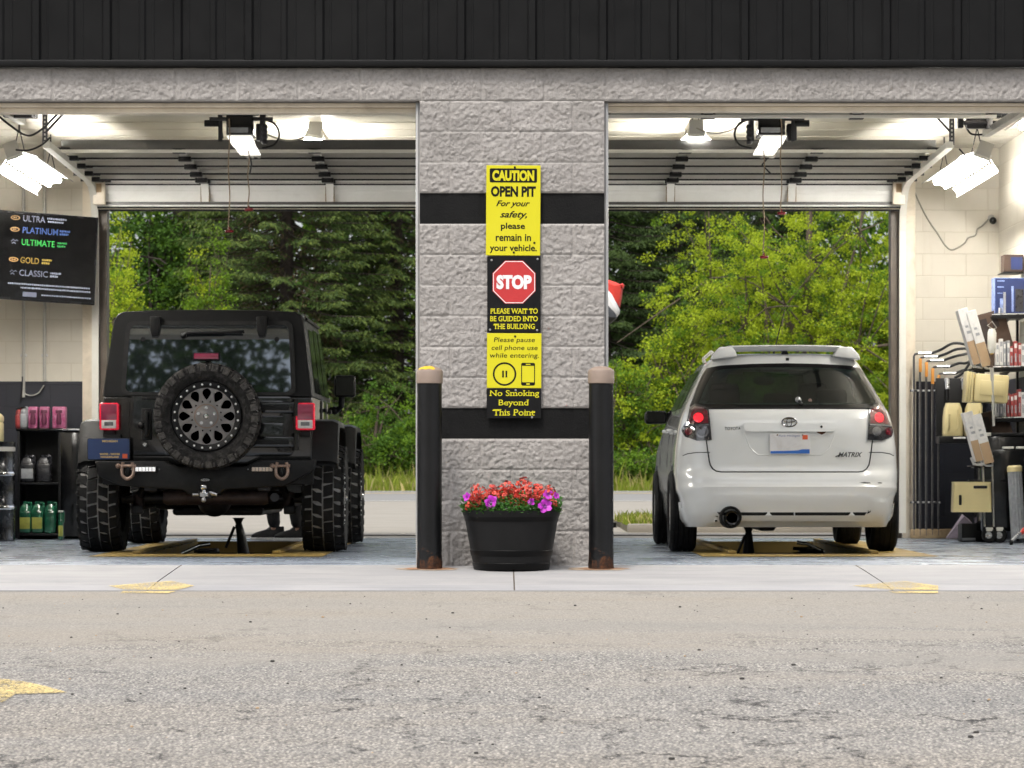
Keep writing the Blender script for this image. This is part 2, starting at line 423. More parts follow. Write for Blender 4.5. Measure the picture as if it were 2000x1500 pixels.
def leaf_mat(name, c, trans, var=.25):
    m, nt, b = new_mat(name)
    g = nt.n("ShaderNodeNewGeometry")
    tc = nt.n("ShaderNodeTexCoord").outputs['Object']
    rnd = g.outputs['Random Per Island']
    col = nt.ramp(rnd, [(0, tuple(x * (1 - var) for x in c)), (.6, c), (1, (min(1, c[0] * (1 + 1.4 * var)), min(1, c[1] * (1 + var)), c[2]))])
    nt.l(col, b.inputs['Base Color']); b.inputs['Roughness'].default_value = .7; b.inputs['Specular IOR Level'].default_value = .12
    t = nt.n("ShaderNodeBsdfTranslucent"); nt.l(nt.mix(.5, col, tuple(min(1, x * k) for x, k in zip(c, (1.7, 1.6, .6)))), t.inputs[0])
    mx = nt.n("ShaderNodeMixShader"); mx.inputs[0].default_value = trans
    nt.l(b.outputs[0], mx.inputs[1]); nt.l(t.outputs[0], mx.inputs[2])
    nt.l(mx.outputs[0], m.node_tree.nodes['Material Output'].inputs[0])
leaf_mat('leaf_lime', (.315, .40, .030), .42, .14)
leaf_mat('leaf_green', (.12, .215, .022), .38, .16)
leaf_mat('leaf_mid', (.060, .128, .020), .3, .18)
leaf_mat('leaf_dark', (.042, .09, .020), .25, .2)
leaf_mat('needle_light', (.098, .138, .036), .25)
leaf_mat('needle', (.056, .090, .026), .2)
leaf_mat('needle_dark', (.050, .082, .028), .2)
leaf_mat('needle_brown', (.085, .068, .040), .15)
leaf_mat('blade', (.17, .22, .030), .35)
leaf_mat('blade_dry', (.34, .30, .14), .3)
leaf_mat('plant_green', (.045, .13, .028), .3)

def block_mat():
    m, nt, b = new_mat('split_block')
    tc = nt.n("ShaderNodeTexCoord").outputs['Object']
    sx = nt.n("ShaderNodeSeparateXYZ"); nt.l(tc, sx.inputs[0])
    n1 = nt.noise(tc, 3, 4, .6); n2 = nt.noise(tc, 45, 6, .7)
    base = nt.ramp(n1, [(.3, (.335, .316, .300)), (.7, (.43, .404, .386))])
    base = nt.mix(.75, base, nt.ramp(n2, [(.3, .62), (.5, .86), (.72, 1.0)]), 'MULTIPLY')
    n3 = nt.noise(tc, 9, 8, .7, .5)
    base = nt.mix(nt.ramp(n3, [(.6, 0.0), (.8, .45)]), base, (.20, .165, .14))
    nt.l(base, b.inputs['Base Color']); b.inputs['Roughness'].default_value = .9; b.inputs['Specular IOR Level'].default_value = .2
    bp = nt.n("ShaderNodeBump"); bp.inputs['Strength'].default_value = .9; bp.inputs['Distance'].default_value = .016
    nt.l(nt.noise(tc, 48, 8, .75), bp.inputs['Height']); nt.l(bp.outputs[0], b.inputs['Normal'])
block_mat()
def mortar_mat(name, c, line, bw=.406, bh=.2033, amt=.25, z0=0.0):
    """painted smooth block wall: courses show as shallow joints"""
    m, nt, b = new_mat(name)
    tc = nt.n("ShaderNodeTexCoord").outputs['Object']
    s = nt.n("ShaderNodeSeparateXYZ"); nt.l(tc, s.inputs[0])
    u = nt.math('ADD', s.outputs[0], s.outputs[1])
    cb = nt.n("ShaderNodeCombineXYZ"); nt.l(u, cb.inputs[0]); nt.l(nt.math('ADD', s.outputs[2], -z0), cb.inputs[1])
    br = nt.n("ShaderNodeTexBrick"); br.offset = .5
    for k, v in (('Scale', 1.0), ('Mortar Size', .006), ('Mortar Smooth', .3), ('Brick Width', bw), ('Row Height', bh), ('Bias', 0.0)): br.inputs[k].default_value = v
    br.inputs['Color1'].default_value = (1, 1, 1, 1); br.inputs['Color2'].default_value = (.93, .93, .93, 1); br.inputs['Mortar'].default_value = (1, 1, 1, 1)
    nt.l(cb.outputs[0], br.inputs['Vector'])
    n1 = nt.noise(tc, 1.5, 5, .6)
    base = nt.ramp(n1, [(.3, tuple(x * .92 for x in c)), (.7, tuple(x * 1.05 for x in c))])
    base = nt.mix(.6, base, br.outputs['Color'], 'MULTIPLY')
    base = nt.mix(nt.math('MULTIPLY', br.outputs['Fac'], amt), base, line)
    st = nt.noise(nt.mapv(tc, (9, 9, .8)), 1.0, 6, .65)
    base = nt.mix(nt.ramp(st, [(.58, 0.0), (.8, .25)]), base, line)
    nt.l(base, b.inputs['Base Color']); b.inputs['Roughness'].default_value = .55
    bp = nt.n("ShaderNodeBump"); bp.inputs['Strength'].default_value = .5; bp.inputs['Distance'].default_value = .006
    h = nt.math('SUBTRACT', nt.math('MULTIPLY', nt.noise(tc, 60, 4), .25), br.outputs['Fac'])
    nt.l(h, bp.inputs['Height']); nt.l(bp.outputs[0], b.inputs['Normal'])
mortar_mat('cream_block', (.61, .57, .49), (.36, .30, .21))
mortar_mat('navy_block', (.016, .018, .028), (.008, .009, .014))

def asphalt_mat(name, dark=1.0):
    m, nt, b = new_mat(name)
    tc = nt.n("ShaderNodeTexCoord").outputs['Object']
    ag = nt.n("ShaderNodeTexVoronoi"); ag.inputs['Scale'].default_value = 1.0; nt.l(nt.mapv(tc, (105, 46, 40)), ag.inputs['Vector'])
    stone = nt.ramp(ag.outputs['Color'], [(.0, (.13, .127, .125)), (.40, (.25, .237, .22)), (.75, (.37, .345, .31)), (1, (.56, .52, .47))])
    gap = nt.ramp(ag.outputs['Distance'], [(.3, 1.0), (.8, .32)])
    rough = nt.mix(.8, stone, gap, 'MULTIPLY')
    fine = nt.ramp(nt.noise(nt.mapv(tc, (130, 50, 40)), 1.0, 6, .7), [(.3, (.205, .188, .165)), (.7, (.30, .278, .245))])
    big = nt.noise(nt.mapv(tc, (.55, 1.6, 1)), 1.0, 7, .62, .4)
    sep = nt.n("ShaderNodeSeparateXYZ"); nt.l(tc, sep.inputs[0])
    # nearer the shop the lot has been sealed with a finer, smoother coat
    near = nt.n("ShaderNodeMapRange"); near.inputs['From Min'].default_value = -9.0; near.inputs['From Max'].default_value = -3.5
    near.inputs['To Min'].default_value = -.22; near.inputs['To Max'].default_value = .24; nt.l(sep.outputs[1], near.inputs['Value'])
    mask = nt.ramp(nt.math('ADD', big, near.outputs[0]), [(.40, 0.0), (.56, .72)])
    col = nt.mix(mask, rough, fine)
    tone = nt.noise(nt.mapv(tc, (.25, .9, 1), (4, 2, 0)), 1.0, 5, .6)
    col = nt.mix(.85, col, nt.ramp(tone, [(.3, (.88, .90, .93)), (.5, (1, 1, 1)), (.7, (1.0, .96, .91))]), 'MULTIPLY')
    # oily smears drawn out along the lot
    sm = nt.noise(nt.mapv(tc, (.7, 3.2, 1), (9, 0, 0)), 1.0, 6, .6, .3)
    col = nt.mix(nt.ramp(sm, [(.62, 0.0), (.80, .22)]), col, (.19, .19, .19))
    # hairline cracks
    wv = nt.n("ShaderNodeVectorMath", operation='ADD')
    nz = nt.n("ShaderNodeTexNoise"); nz.inputs['Scale'].default_value = 2.2; nz.inputs['Detail'].default_value = 7; nz.inputs['Roughness'].default_value = .7
    nt.l(tc, nz.inputs['Vector'])
    sc = nt.n("ShaderNodeVectorMath", operation='SCALE'); sc.inputs['Scale'].default_value = .75; nt.l(nz.outputs['Color'], sc.inputs[0])
    nt.l(tc, wv.inputs[0]); nt.l(sc.outputs[0], wv.inputs[1])
    vo = nt.n("ShaderNodeTexVoronoi", feature='DISTANCE_TO_EDGE'); vo.inputs['Scale'].default_value = 1.0; nt.l(nt.mapv(wv.outputs[0], (2.0, .85, 1)), vo.inputs['Vector'])
    crack = nt.ramp(vo.outputs['Distance'], [(.0, 1.0), (.008, .95), (.017, 0.0)])
    cm = nt.ramp(nt.noise(nt.mapv(tc, (2.6, 1.1, 1)), 1.0, 6, .75), [(.50, 0.0), (.56, 1.0)])
    far = nt.n("ShaderNodeMapRange"); far.inputs['From Min'].default_value = -9.0; far.inputs['From Max'].default_value = -5.0
    far.inputs['To Min'].default_value = 1.0; far.inputs['To Max'].default_value = .25; nt.l(sep.outputs[1], far.inputs['Value'])
    cf = nt.math('MULTIPLY', nt.math('MULTIPLY', crack, cm), far.outputs[0])
    col = nt.mix(cf, col, (.03, .028, .028))
    # scattered dark specks
    sp = nt.n("ShaderNodeTexVoronoi"); sp.inputs['Scale'].default_value = 5.5; nt.l(tc, sp.inputs['Vector'])
    spk = nt.math('MULTIPLY', nt.ramp(sp.outputs['Distance'], [(.04, 1.0), (.07, 0.0)]), nt.ramp(sp.outputs['Color'], [(.62, 0.0), (.66, 1.0)]))
    col = nt.mix(nt.math('MULTIPLY', spk, .8), col, (.035, .03, .03))
    if dark != 1.0: col = nt.mix(1.0, col, dark, 'MULTIPLY')
    nt.l(col, b.inputs['Base Color']); b.inputs['Roughness'].default_value = .85; b.inputs['Specular IOR Level'].default_value = .25
    bp = nt.n("ShaderNodeBump"); bp.inputs['Strength'].default_value = .6; bp.inputs['Distance'].default_value = .006
    hgt = nt.math('SUBTRACT', nt.math('MULTIPLY', ag.outputs['Distance'], -.6), nt.math('MULTIPLY', cf, 1.5))
    nt.l(hgt, bp.inputs['Height']); nt.l(bp.outputs[0], b.inputs['Normal'])
asphalt_mat('asphalt', .94)
def concrete_mat(name, c, c2, streak=.3, rough=.75, spec=.3, sy=1.0, stain=.35):
    m, nt, b = new_mat(name)
    tc = nt.n("ShaderNodeTexCoord").outputs['Object']
    n1 = nt.noise(nt.mapv(tc, (.8, sy, 1)), 1.3, 7, .62, .3); n2 = nt.noise(tc, 70, 6, .7)
    col = nt.ramp(n1, [(.3, c2), (.62, c)])
    col = nt.mix(streak, col, nt.ramp(n2, [(.3, .72), (.7, 1.05)]), 'MULTIPLY')
    n3 = nt.noise(nt.mapv(tc, (.5, 4, 1), (3, 1, 0)), 1.6, 6, .65)
    col = nt.mix(nt.ramp(n3, [(.58, 0.0), (.75, stain)]), col, tuple(x * .55 for x in c2))
    nt.l(col, b.inputs['Base Color']); b.inputs['Specular IOR Level'].default_value = spec
    nt.l(nt.ramp(nt.noise(tc, 2.2, 5), [(.3, max(.05, rough - .12)), (.7, min(1, rough + .12))]), b.inputs['Roughness'])
    bp = nt.n("ShaderNodeBump"); bp.inputs['Strength'].default_value = .25; bp.inputs['Distance'].default_value = .004
    nt.l(n2, bp.inputs['Height']); nt.l(bp.outputs[0], b.inputs['Normal'])
concrete_mat('apron_concrete', (.295, .288, .288), (.235, .234, .24), .35, .75, .3, 2.5, .5)
concrete_mat('floor_concrete', (.245, .28, .335), (.205, .237, .287), .2, .28, .55, 1.2, .12)
concrete_mat('apron_lip', (.30, .295, .30), (.24, .24, .25))
concrete_mat('road_grey', (.20, .197, .19), (.165, .162, .158), .3, .85, .3, 3.0)
concrete_mat('lot_tan', (.265, .245, .21), (.21, .195, .17), .3, .85, .3, 3.0)
concrete_mat('kerb_concrete', (.32, .29, .24), (.26, .235, .20), .3)
concrete_mat('joint_dark', (.10, .075, .05), (.06, .045, .035), .3)
concrete_mat('pit_yellow', (.33, .225, .06), (.20, .145, .06), .3, .6)
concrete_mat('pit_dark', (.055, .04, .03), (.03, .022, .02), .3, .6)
mat('earth', (.10, .085, .045), .95, 0, .3, 2, .5, 20)
mat('road_white', (.40, .39, .365), .7, 0, .1, 6)
mat('road_yellow', (.60, .42, .10), .7, 0, .15, 6)
def worn_paint(name, c):
    """road paint rubbed through to the paving, most where wheels pass"""
    m, nt, b = new_mat(name); tc = nt.n("ShaderNodeTexCoord").outputs['Object']
    wear = nt.math('ADD', nt.math('MULTIPLY', nt.noise(nt.mapv(tc, (80, 34, 1)), 1.0, 5, .75), .62), nt.math('MULTIPLY', nt.noise(nt.mapv(tc, (2.4, 1.2, 1)), 1.0, 6, .7), .55))
    base = nt.ramp(nt.noise(tc, 9, 5), [(.3, tuple(x * .85 for x in c)), (.7, c)])
    nt.l(base, b.inputs['Base Color']); b.inputs['Roughness'].default_value = .85; b.inputs['Specular IOR Level'].default_value = .2
    tr = nt.n("ShaderNodeBsdfTransparent"); mx = nt.n("ShaderNodeMixShader")
    nt.l(nt.ramp(wear, [(.52, 0.0), (.64, .92)]), mx.inputs[0]); nt.l(b.outputs[0], mx.inputs[1]); nt.l(tr.outputs[0], mx.inputs[2])
    nt.l(mx.outputs[0], m.node_tree.nodes['Material Output'].inputs[0])
worn_paint('arrow_yellow', (.56, .44, .20))
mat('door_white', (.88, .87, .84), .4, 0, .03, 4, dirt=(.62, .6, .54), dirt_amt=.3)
mat('door_shaded', (.48, .47, .44), .38, .35, .08, 3, dirt=(.36, .34, .29), dirt_amt=.5)  # same white doors; shade on the sections facing down is put into this grey
mat('strut_grey', (.085, .083, .08), .5, .2, .1, 5)
mat('reveal_brown', (.10, .078, .06), .5, 0, .2, 8)
mat('mortar', (.335, .316, .30), .9, 0, .1, 20)
mat('dusty_rubber', (.018, .017, .017), .9, 0, .4, 30, .5, 70, spec=.2, dirt=(.07, .066, .063), dirt_amt=.8, ds=24)
mat('lug_dust', (.085, .08, .076), .95, 0, .45, 40, .4, 80, spec=.1, dirt=(.02, .019, .018), dirt_amt=.8, ds=30)
mat('ceiling_paint', (.70, .67, .59), .45, 0, .06, 1.2)
# ------------------------------------------------------------------ ground, paving, road
def zfar(d): return max(0.0, (min(d, 75.0) - 31.0) * .0043)
def strip(name, x0, x1, ys, zf, m, nx=1):
    vs = []; fs = []; n = nx + 1
    for y in ys:
        for i in range(n): vs.append((x0 + (x1 - x0) * i / nx, y, zf(y)))
    for j in range(len(ys) - 1):
        for i in range(nx): fs.append((j * n + i, j * n + i + 1, (j + 1) * n + i + 1, (j + 1) * n + i))
    b = MB(); b.add(vs, fs, m); return b
AP_Y = -2.08
def z_apron(y): return .04 * y if y > -1.45 else .04 * -1.45 + .055 * (y + 1.45)
Z_AE = z_apron(AP_Y)
def z_asph(y): return Z_AE - .006 + .025 * (y - AP_Y)
def z_rear(y): return zfar(y + D0) - .012
g = MB()
def gz(y):
    if y <= AP_Y: return z_asph(max(y, -60)) - .05
    if y < 9.2: return -.16
    return z_rear(y) - .03
for (x0, x1) in ((-500, -5.45), (-5.45, 5.25), (5.25, 500)):
    ys = [-600, -60, -24, AP_Y, 0, 9.15, 9.25, 20, 40, 53, 900]
    for a, b_ in zip(ys[:-1], ys[1:]):
        if x0 == -5.45 and 0 <= a < 9.2 and b_ <= 9.2: continue
        g.quad((x0, a, gz(a)), (x1, a, gz(a)), (x1, b_, gz(b_)), (x0, b_, gz(b_)), 'earth')
struct(g.build('ground', smooth=0))
struct(strip('asphalt', -60, 60, [-60, -24, -12, -6, -4, AP_Y], z_asph, 'asphalt').build('asphalt_lot', smooth=0))
# sloped concrete apron, cut by three expansion joints
ap = MB()
ys_ap = [AP_Y, -1.72, -1.45, -.9, -.3, .05]
JX = [-7.9, -5.0, X(362, 22.3), .06, X(1663, 22.3), 5.1, 8]
for a, b_ in zip(JX[:-1], JX[1:]):
    for y0, y1 in zip(ys_ap[:-1], ys_ap[1:]):
        ap.quad((a + .004, y0, z_apron(y0)), (b_ - .004, y0, z_apron(y0)), (b_ - .004, y1, z_apron(min(y1, 0))), (a + .004, y1, z_apron(min(y1, 0))), 'apron_lip' if y1 <= -1.7 else 'apron_concrete')
for a in JX:
    for y0, y1 in zip(ys_ap[:-1], ys_ap[1:]):
        ap.quad((a - .004, y0, z_apron(y0) - .006), (a + .004, y0, z_apron(y0) - .006), (a + .004, y1, z_apron(min(y1, 0)) - .006), (a - .004, y1, z_apron(min(y1, 0)) - .006), 'joint_dark')
ap.quad((JX[0], AP_Y, Z_AE), (JX[-1], AP_Y, Z_AE), (JX[-1], AP_Y, Z_AE - .1), (JX[0], AP_Y, Z_AE - .1), 'apron_concrete')
struct(ap.build('concrete_apron', smooth=0))
# painted arrow heads, flat on the paving
def paint(name, poly, zf, m, lift=.004):
    b = MB(); vs = [(x, y, zf(y) + lift) for x, y in poly]; b.add(vs, [tuple(range(len(vs)))], m); return struct(b.build(name, smooth=0))
def arrow_pts(cx, s0):
    return [(cx - .9 * s0, AP_Y + .02), (cx - .55 * s0, AP_Y + .40), (cx + .2 * s0, AP_Y + .50), (cx + .95 * s0, AP_Y + .02)]
da = 19.95
for cx_px, lo_px, hi_px, hw in ((297, 245, 338, 75), (1768, 1735, 1822, 75)):
    c_ = X(cx_px, da)
    paint('painted_arrow', [(X(cx_px - hw - 20, da), AP_Y + .28), (c_ + .06, AP_Y + .62), (X(cx_px + hw, da), AP_Y + .28), (X(hi_px + 10, da), AP_Y + .008), (X(lo_px, da), AP_Y + .008)], z_apron, 'arrow_yellow')
    paint('painted_arrow', [(X(lo_px, da), AP_Y - .22), (X(hi_px, da), AP_Y - .22), (X(hi_px + 8, da), AP_Y - .01), (X(lo_px - 4, da), AP_Y - .01)], z_asph, 'arrow_yellow')
dl = 14.5
def asph_d(py):   # distance at which the sloping lot is seen at a given row
    return 6490 * (CAM_Z - Z_AE + .006 + .025 * (D0 + AP_Y)) / (py - HY + .025 * 6490)
paint('painted_arrow', [(X(px, asph_d(py)), asph_d(py) - D0) for px, py in ((-260, 1322), (-20, 1325), (40, 1331), (90, 1342), (132, 1354), (30, 1357), (8, 1372), (-60, 1390), (-260, 1392))], z_asph, 'arrow_yellow')

# ------------------------------------------------------------------ behind the shop: drive, lot, road, verge
def rear(name, x0, x1, d0, d1, m, lift, kind='structure', nx=1):
    ds = [d0 + (d1 - d0) * i / 4 for i in range(5)]
    return struct(strip(name, x0, x1, [d - D0 for d in ds], lambda y: z_rear(y) + lift, m, nx).build(name, smooth=0), kind)
struct(strip('rear_apron', -8, 8, [8.96, 9.0, 10.6], lambda y: -.004 if y < 9.1 else -.012, 'kerb_concrete').build('rear_apron', smooth=0))
rear('rear_drive', -60, 60, 32.6, 46, 'lot_tan', .004)
rear('rear_lot', -120, 120, 46, 57.5, 'lot_tan', .004)
rear('road', -200, 200, 57.5, 74.6, 'road_grey', .004)
rear('road_line', -200, 200, 57.6, 58.1, 'road_white', .009)
rear('road_line', -200, 200, 69.8, 70.2, 'road_yellow', .009)
rear('road_line', -200, 200, 73.6, 74.3, 'road_white', .009)
kb = MB(); kb.box(1.25, 30, 33.6 - D0, 33.8 - D0, -.02, .09, 'kerb_concrete', .02); kb.box(1.25, 30, 38.2 - D0, 41.5 - D0, -.02, .085, 'kerb_concrete', .02)
struct(kb.build('rear_kerb'))
struct(MB().box(1.25, 30, 33.8 - D0, 38.2 - D0, -.05, .07, 'earth').build('verge_soil'))
def rear_seam(px0, px1, py, w_=.1):
    d = 4887 / (py - 893); return d
def blades(name, n, xr, dr, hr, zf, mats, seed, wd=.012, lean=.35):
    r = np.random.default_rng(seed)
    x = r.uniform(*xr, n); d = r.uniform(*dr, n); h = r.uniform(*hr, n) * (.6 + .4 * r.random(n)); a = r.uniform(0, np.pi, n)
    z = np.array([zf(q) for q in (d - D0)])
    y = d - D0; lx = r.normal(0, lean, n) * h; ly = r.normal(0, lean, n) * h; ww = wd * (.6 + .8 * r.random(n))
    dx, dy = np.cos(a) * ww, np.sin(a) * ww * .5
    V = np.empty((n, 5, 3))
    V[:, 0] = np.stack([x - dx, y - dy, z], 1); V[:, 1] = np.stack([x + dx, y + dy, z], 1)
    V[:, 2] = np.stack([x + dx * .7 + lx * .4, y + dy + ly * .4, z + h * .6], 1); V[:, 3] = np.stack([x - dx * .7 + lx * .4, y - dy + ly * .4, z + h * .6], 1)
    V[:, 4] = np.stack([x + lx, y + ly, z + h], 1)
    base = np.arange(n)[:, None] * 5
    F = np.concatenate([base + np.array([0, 1, 2, 3]), base + np.array([3, 2, 4, 4])], 0)
    me_v = V.reshape(-1, 3)
    tri = np.concatenate([base + np.array([0, 1, 2]), base + np.array([0, 2, 3]), base + np.array([3, 2, 4])], 0)
    mi = np.tile((r.random(n) > .78).astype(int), 3)
    o = np_mesh(name, me_v, tri, mats, mi); o['kind'] = 'stuff'; return o
blades('verge_grass', 22000, (-16, 16), (74.8, 82), (.12, .50), lambda y: z_rear(y), ['blade', 'blade_dry'], 3, .016)
blades('tall_verge_grass', 3500, (-16, 16), (75.6, 80), (.5, .85), lambda y: z_rear(y), ['blade', 'blade_dry'], 4, .012, .22)
blades('near_lawn_grass', 16000, (1.25, 9), (33.8, 38.2), (.05, .15), lambda y: .07, ['blade', 'blade_dry'], 5, .008)

# ------------------------------------------------------------------ the shop
garage = thing('garage_building', 'grey split-face block service garage with black metal fascia and two open drive-through bays', 'building')
COURSE = .2033; Z_H = 3.071
def rough_blocks(mb, x0, x1, zrows, joint0, seed, res=.0078, bw=.4066, skip=()):
    """split-face blocks: every block face is its own rough lump, mortar lies back"""
    rng = np.random.default_rng(seed)
    z0, z1 = zrows[0], zrows[-1]
    nx = int((x1 - x0) / res) + 1; nz = int((z1 - z0) / res) + 1
    xs = np.linspace(x0, x1, nx); zs = np.linspace(z0, z1, nz)
    XX, ZZ = np.meshgrid(xs, zs)
    row = np.clip(np.searchsorted(zrows, zs, 'right') - 1, 0, len(zrows) - 2)
    edge = np.minimum(zs - np.array(zrows)[row], np.array(zrows)[row + 1] - zs)[:, None] * np.ones((1, nx))
    off = joint0 + (row % 2) * bw / 2
    u = (XX - off[:, None]) / bw; cell = np.floor(u); fr = (u - cell) * bw
    edge = np.minimum(edge, np.minimum(fr, bw - fr))
    H, W = nz, nx; L = x1 - x0; Q = z1 - z0
    def facets(sz, tilt):
        """chipped stone: nearest jittered seed gives each facet its own height and slope"""
        gx_, gz_ = XX / sz, ZZ / sz; ix0 = np.floor(gx_).astype(int); iz0 = np.floor(gz_).astype(int)
        ox_, oz_ = ix0.min() - 2, iz0.min() - 2; nxx, nzz = ix0.max() - ox_ + 3, iz0.max() - oz_ + 3
        jx, jz, hh, sx_, sz_ = [rng.random((nzz, nxx)) for _ in range(5)]
        best = np.full(XX.shape, 9e9); out = np.zeros(XX.shape)
        for a in (-1, 0, 1):
            for c in (-1, 0, 1):
                ii, kk = ix0 - ox_ + a, iz0 - oz_ + c
                dx = gx_ - (ix0 + a + jx[kk, ii]); dz = gz_ - (iz0 + c + jz[kk, ii]); dd = dx * dx + dz * dz
                v = hh[kk, ii] + tilt * ((sx_[kk, ii] - .5) * dx + (sz_[kk, ii] - .5) * dz)
                m = dd < best; best = np.where(m, dd, best); out = np.where(m, v, out)
        return out
    n = .30 * value_noise((H, W), (Q / .10, L / .13), rng) + .34 * facets(.034, 1.6) + .38 * facets(.017, 1.4) + .22 * rng.random((H, W))
    rid = np.ones((H, W))
    hsh = np.sin(cell * 12.9898 + row[:, None] * 78.233 + seed) * 43758.5453; hsh = hsh - np.floor(hsh)
    d = .0195 + .0135 * n + .004 * (hsh - .5)
    e = np.clip((edge - .0015) / .007, 0, 1); e = e * e * (3 - 2 * e)
    d = .0195 + (d - .0195) * e
    for k in skip: d[(row == k)] = .016 * np.clip((edge[(row == k)] - .002) / .004, .88, 1)
    V = np.stack([XX, -d, ZZ], 2).reshape(-1, 3)
    idx = np.arange(H * W).reshape(H, W)
    F = np.stack([idx[:-1, :-1], idx[:-1, 1:], idx[1:, 1:], idx[1:, :-1]], 2).reshape(-1, 4)
    fr_ = np.repeat(row[:-1], W - 1)
    ef = np.minimum(np.minimum(edge[:-1, :-1], edge[1:, 1:]), np.minimum(edge[:-1, 1:], edge[1:, :-1])).ravel(); global JOINT; JOINT = ef < .0022
    return V, F, fr_
PX0, PX1 = -.559, .661
rows_p = [Z_H - COURSE * k for k in range(15, -1, -1)]
rows_p[0] = -.03
V, F, fr_ = rough_blocks(None, PX0, PX1, rows_p, X(879, 22) if True else 0, 11, skip=(4, 11))
mi = np.where((fr_ == 4) | (fr_ == 11), 1, np.where(JOINT, 2, 0))
np_mesh('pillar_face', V, F, ['split_block', 'black_paint', 'mortar'], mi, garage, True)
b = MB(); b.box(PX0, PX1, .001, .22, -.1, Z_H, 'split_block'); b.build('pillar', garage)
V, F, fr_ = rough_blocks(None, -5.45, 5.2, [Z_H, Z_H + .2185], X(823, 22), 21)
np_mesh('lintel_face', V, F, ['split_block', 'mortar'], JOINT.astype(int), garage, True)
b = MB(); b.box(-5.45, 5.2, .001, .22, Z_H + .0, 3.75, 'split_block'); b.build('lintel', garage)
for x0, x1 in ((-5.45, -3.80), (3.80, 5.2)):
    V, F, fr_ = rough_blocks(None, x0, x1, rows_p, x0, 31, res=.016)
    np_mesh('end_pier', V, F, ['split_block'], None, garage, True)
    b = MB(); b.box(x0, x1, .001, .22, -.1, Z_H, 'split_block'); b.build('end_pier_core', garage)
# ribbed metal fascia
fs_ = MB(); prof = []; x = -5.55; pitch = .234; k = 0
FZ0, FZ1 = 3.325, 4.75
while x < 5.3:
    h_ = .022 if k % 2 == 0 else .013; wv_ = .020 if k % 2 == 0 else .012
    prof += [(x, -.050), (x + pitch / 2 - wv_ - .014, -.050), (x + pitch / 2 - wv_, -.050 - h_), (x + pitch / 2 + wv_, -.050 - h_), (x + pitch / 2 + wv_ + .014, -.050)]
    prof += [(x + pitch * .78, -.050), (x + pitch * .80, -.053), (x + pitch * .83, -.053), (x + pitch * .85, -.050)]
    x += pitch; k += 1
for (xa, ya), (xb, yb) in zip(prof[:-1], prof[1:]): fs_.quad((xa, ya, FZ0), (xb, yb, FZ0), (xb, yb, FZ1), (xa, ya, FZ1), 'metal_siding')
fs_.build('metal_fascia', garage, smooth=0)
b = MB(); b.prism([(-.082, 3.296), (.0, 3.290), (.0, 3.345), (-.046, 3.345), (-.082, 3.332)], -5.55, 5.3, 'metal_siding', 'x', .003); b.build('fascia_trim', garage)
b = MB(); b.box(-5.55, 5.3, -.04, 9.15, 3.76, 3.9, 'dark_steel'); b.box(-5.55, 5.3, -.04, .0, 3.352, 4.75, 'dark_steel'); b.box(-5.55, 5.3, .0, 9.15, 4.65, 4.75, 'dark_steel'); b.box(-5.55, -5.45, 0, 9.15, 3.9, 4.65, 'dark_steel'); b.box(5.2, 5.3, 0, 9.15, 3.9, 4.65, 'dark_steel'); b.build('roof', garage)
# side walls, rear wall, ceiling
WL, WR, YB = -5.0, 4.60, 8.90
b = MB(); b.box(-5.45, WL, .22, 9.1, -.1, 3.75, 'cream_block'); b.build('side_wall', garage)
b = MB(); b.box(WR, 5.2, .22, 9.1, -.1, 3.75, 'cream_block'); b.build('side_wall', garage)
RL0, RL1, RR0, RR1, ROZ = -3.83, -.56, .66, 3.73, 3.13
b = MB()
for x0, x1 in ((WL, RL0), (RL1, RR0), (RR1, WR)): b.box(x0, x1, YB, 9.1, -.1, ROZ, 'cream_block')
b.box(WL, WR, YB, 9.1, ROZ, 3.75, 'cream_block'); b.build('rear_wall', garage)
BZ0 = Z(745, 30.9)
for q in ((WL + .004, RL0 - .02, YB - .004, YB - .001), (RR1 + .10, WR - .004, YB - .004, YB - .001), (WR - .004, WR - .001, .3, YB - .005), (WL + .001, WL + .004, .3, YB - .005)): MB().box(*q, .0, BZ0, 'navy_block').build('painted_dado', garage)
b = MB(); CEIL = 3.63
b.box(WL, WR, .22, YB, CEIL, CEIL + .05, 'ceiling_paint')
yy = .5
while yy < YB - .1:
    b.box(WL + .01, WR - .01, yy, yy + .02, CEIL - .006, CEIL - .001, 'ceiling_paint'); yy += .61
b.build('ceiling', garage, smooth=0)
# openings: head trim and jamb strips
for x0, x1, m_, zl in ((-3.80, PX0 - .027, 'cream_trim', 3.005), (PX1 + .027, 3.80, 'cream_trim', 3.015)):
    b = MB(); b.box(x0, x1, .06, .20, zl + .035, Z_H - .004, 'cream_trim', .004); b.box(x0, x1, .10, .21, zl, zl + .033, 'cream_trim', .004); b.build('door_head_trim', garage)
for x0, x1 in ((PX0 - .028, PX0 - .001), (PX1 + .001, PX1 + .028)):
    b = MB(); b.box(x0, x1, .012, .20, -.02, Z_H - .004, 'jamb_grey', .004); b.box((x0 + x1) / 2 - .004, (x0 + x1) / 2 + .004, .004, .02, -.02, Z_H - .03, 'jamb_grey', .002); b.build('door_jamb', garage)
for x0, x1 in ((RL0 - .09, RL0 + .03), (RR1 - .03, RR1 + .09)):
    b = MB(); b.box(x0, x1, YB - .03, YB - .006, 0, ROZ + .2, 'cream_trim', .004); b.build('rear_door_jamb', garage)
    xm = RL0 + .085 if x0 < 0 else RR1 - .085
    b = MB(); b.box(xm - .05, xm + .05, YB + .002, 9.09, 0, ROZ - .004, 'reveal_brown'); b.build('rear_door_reveal', garage)
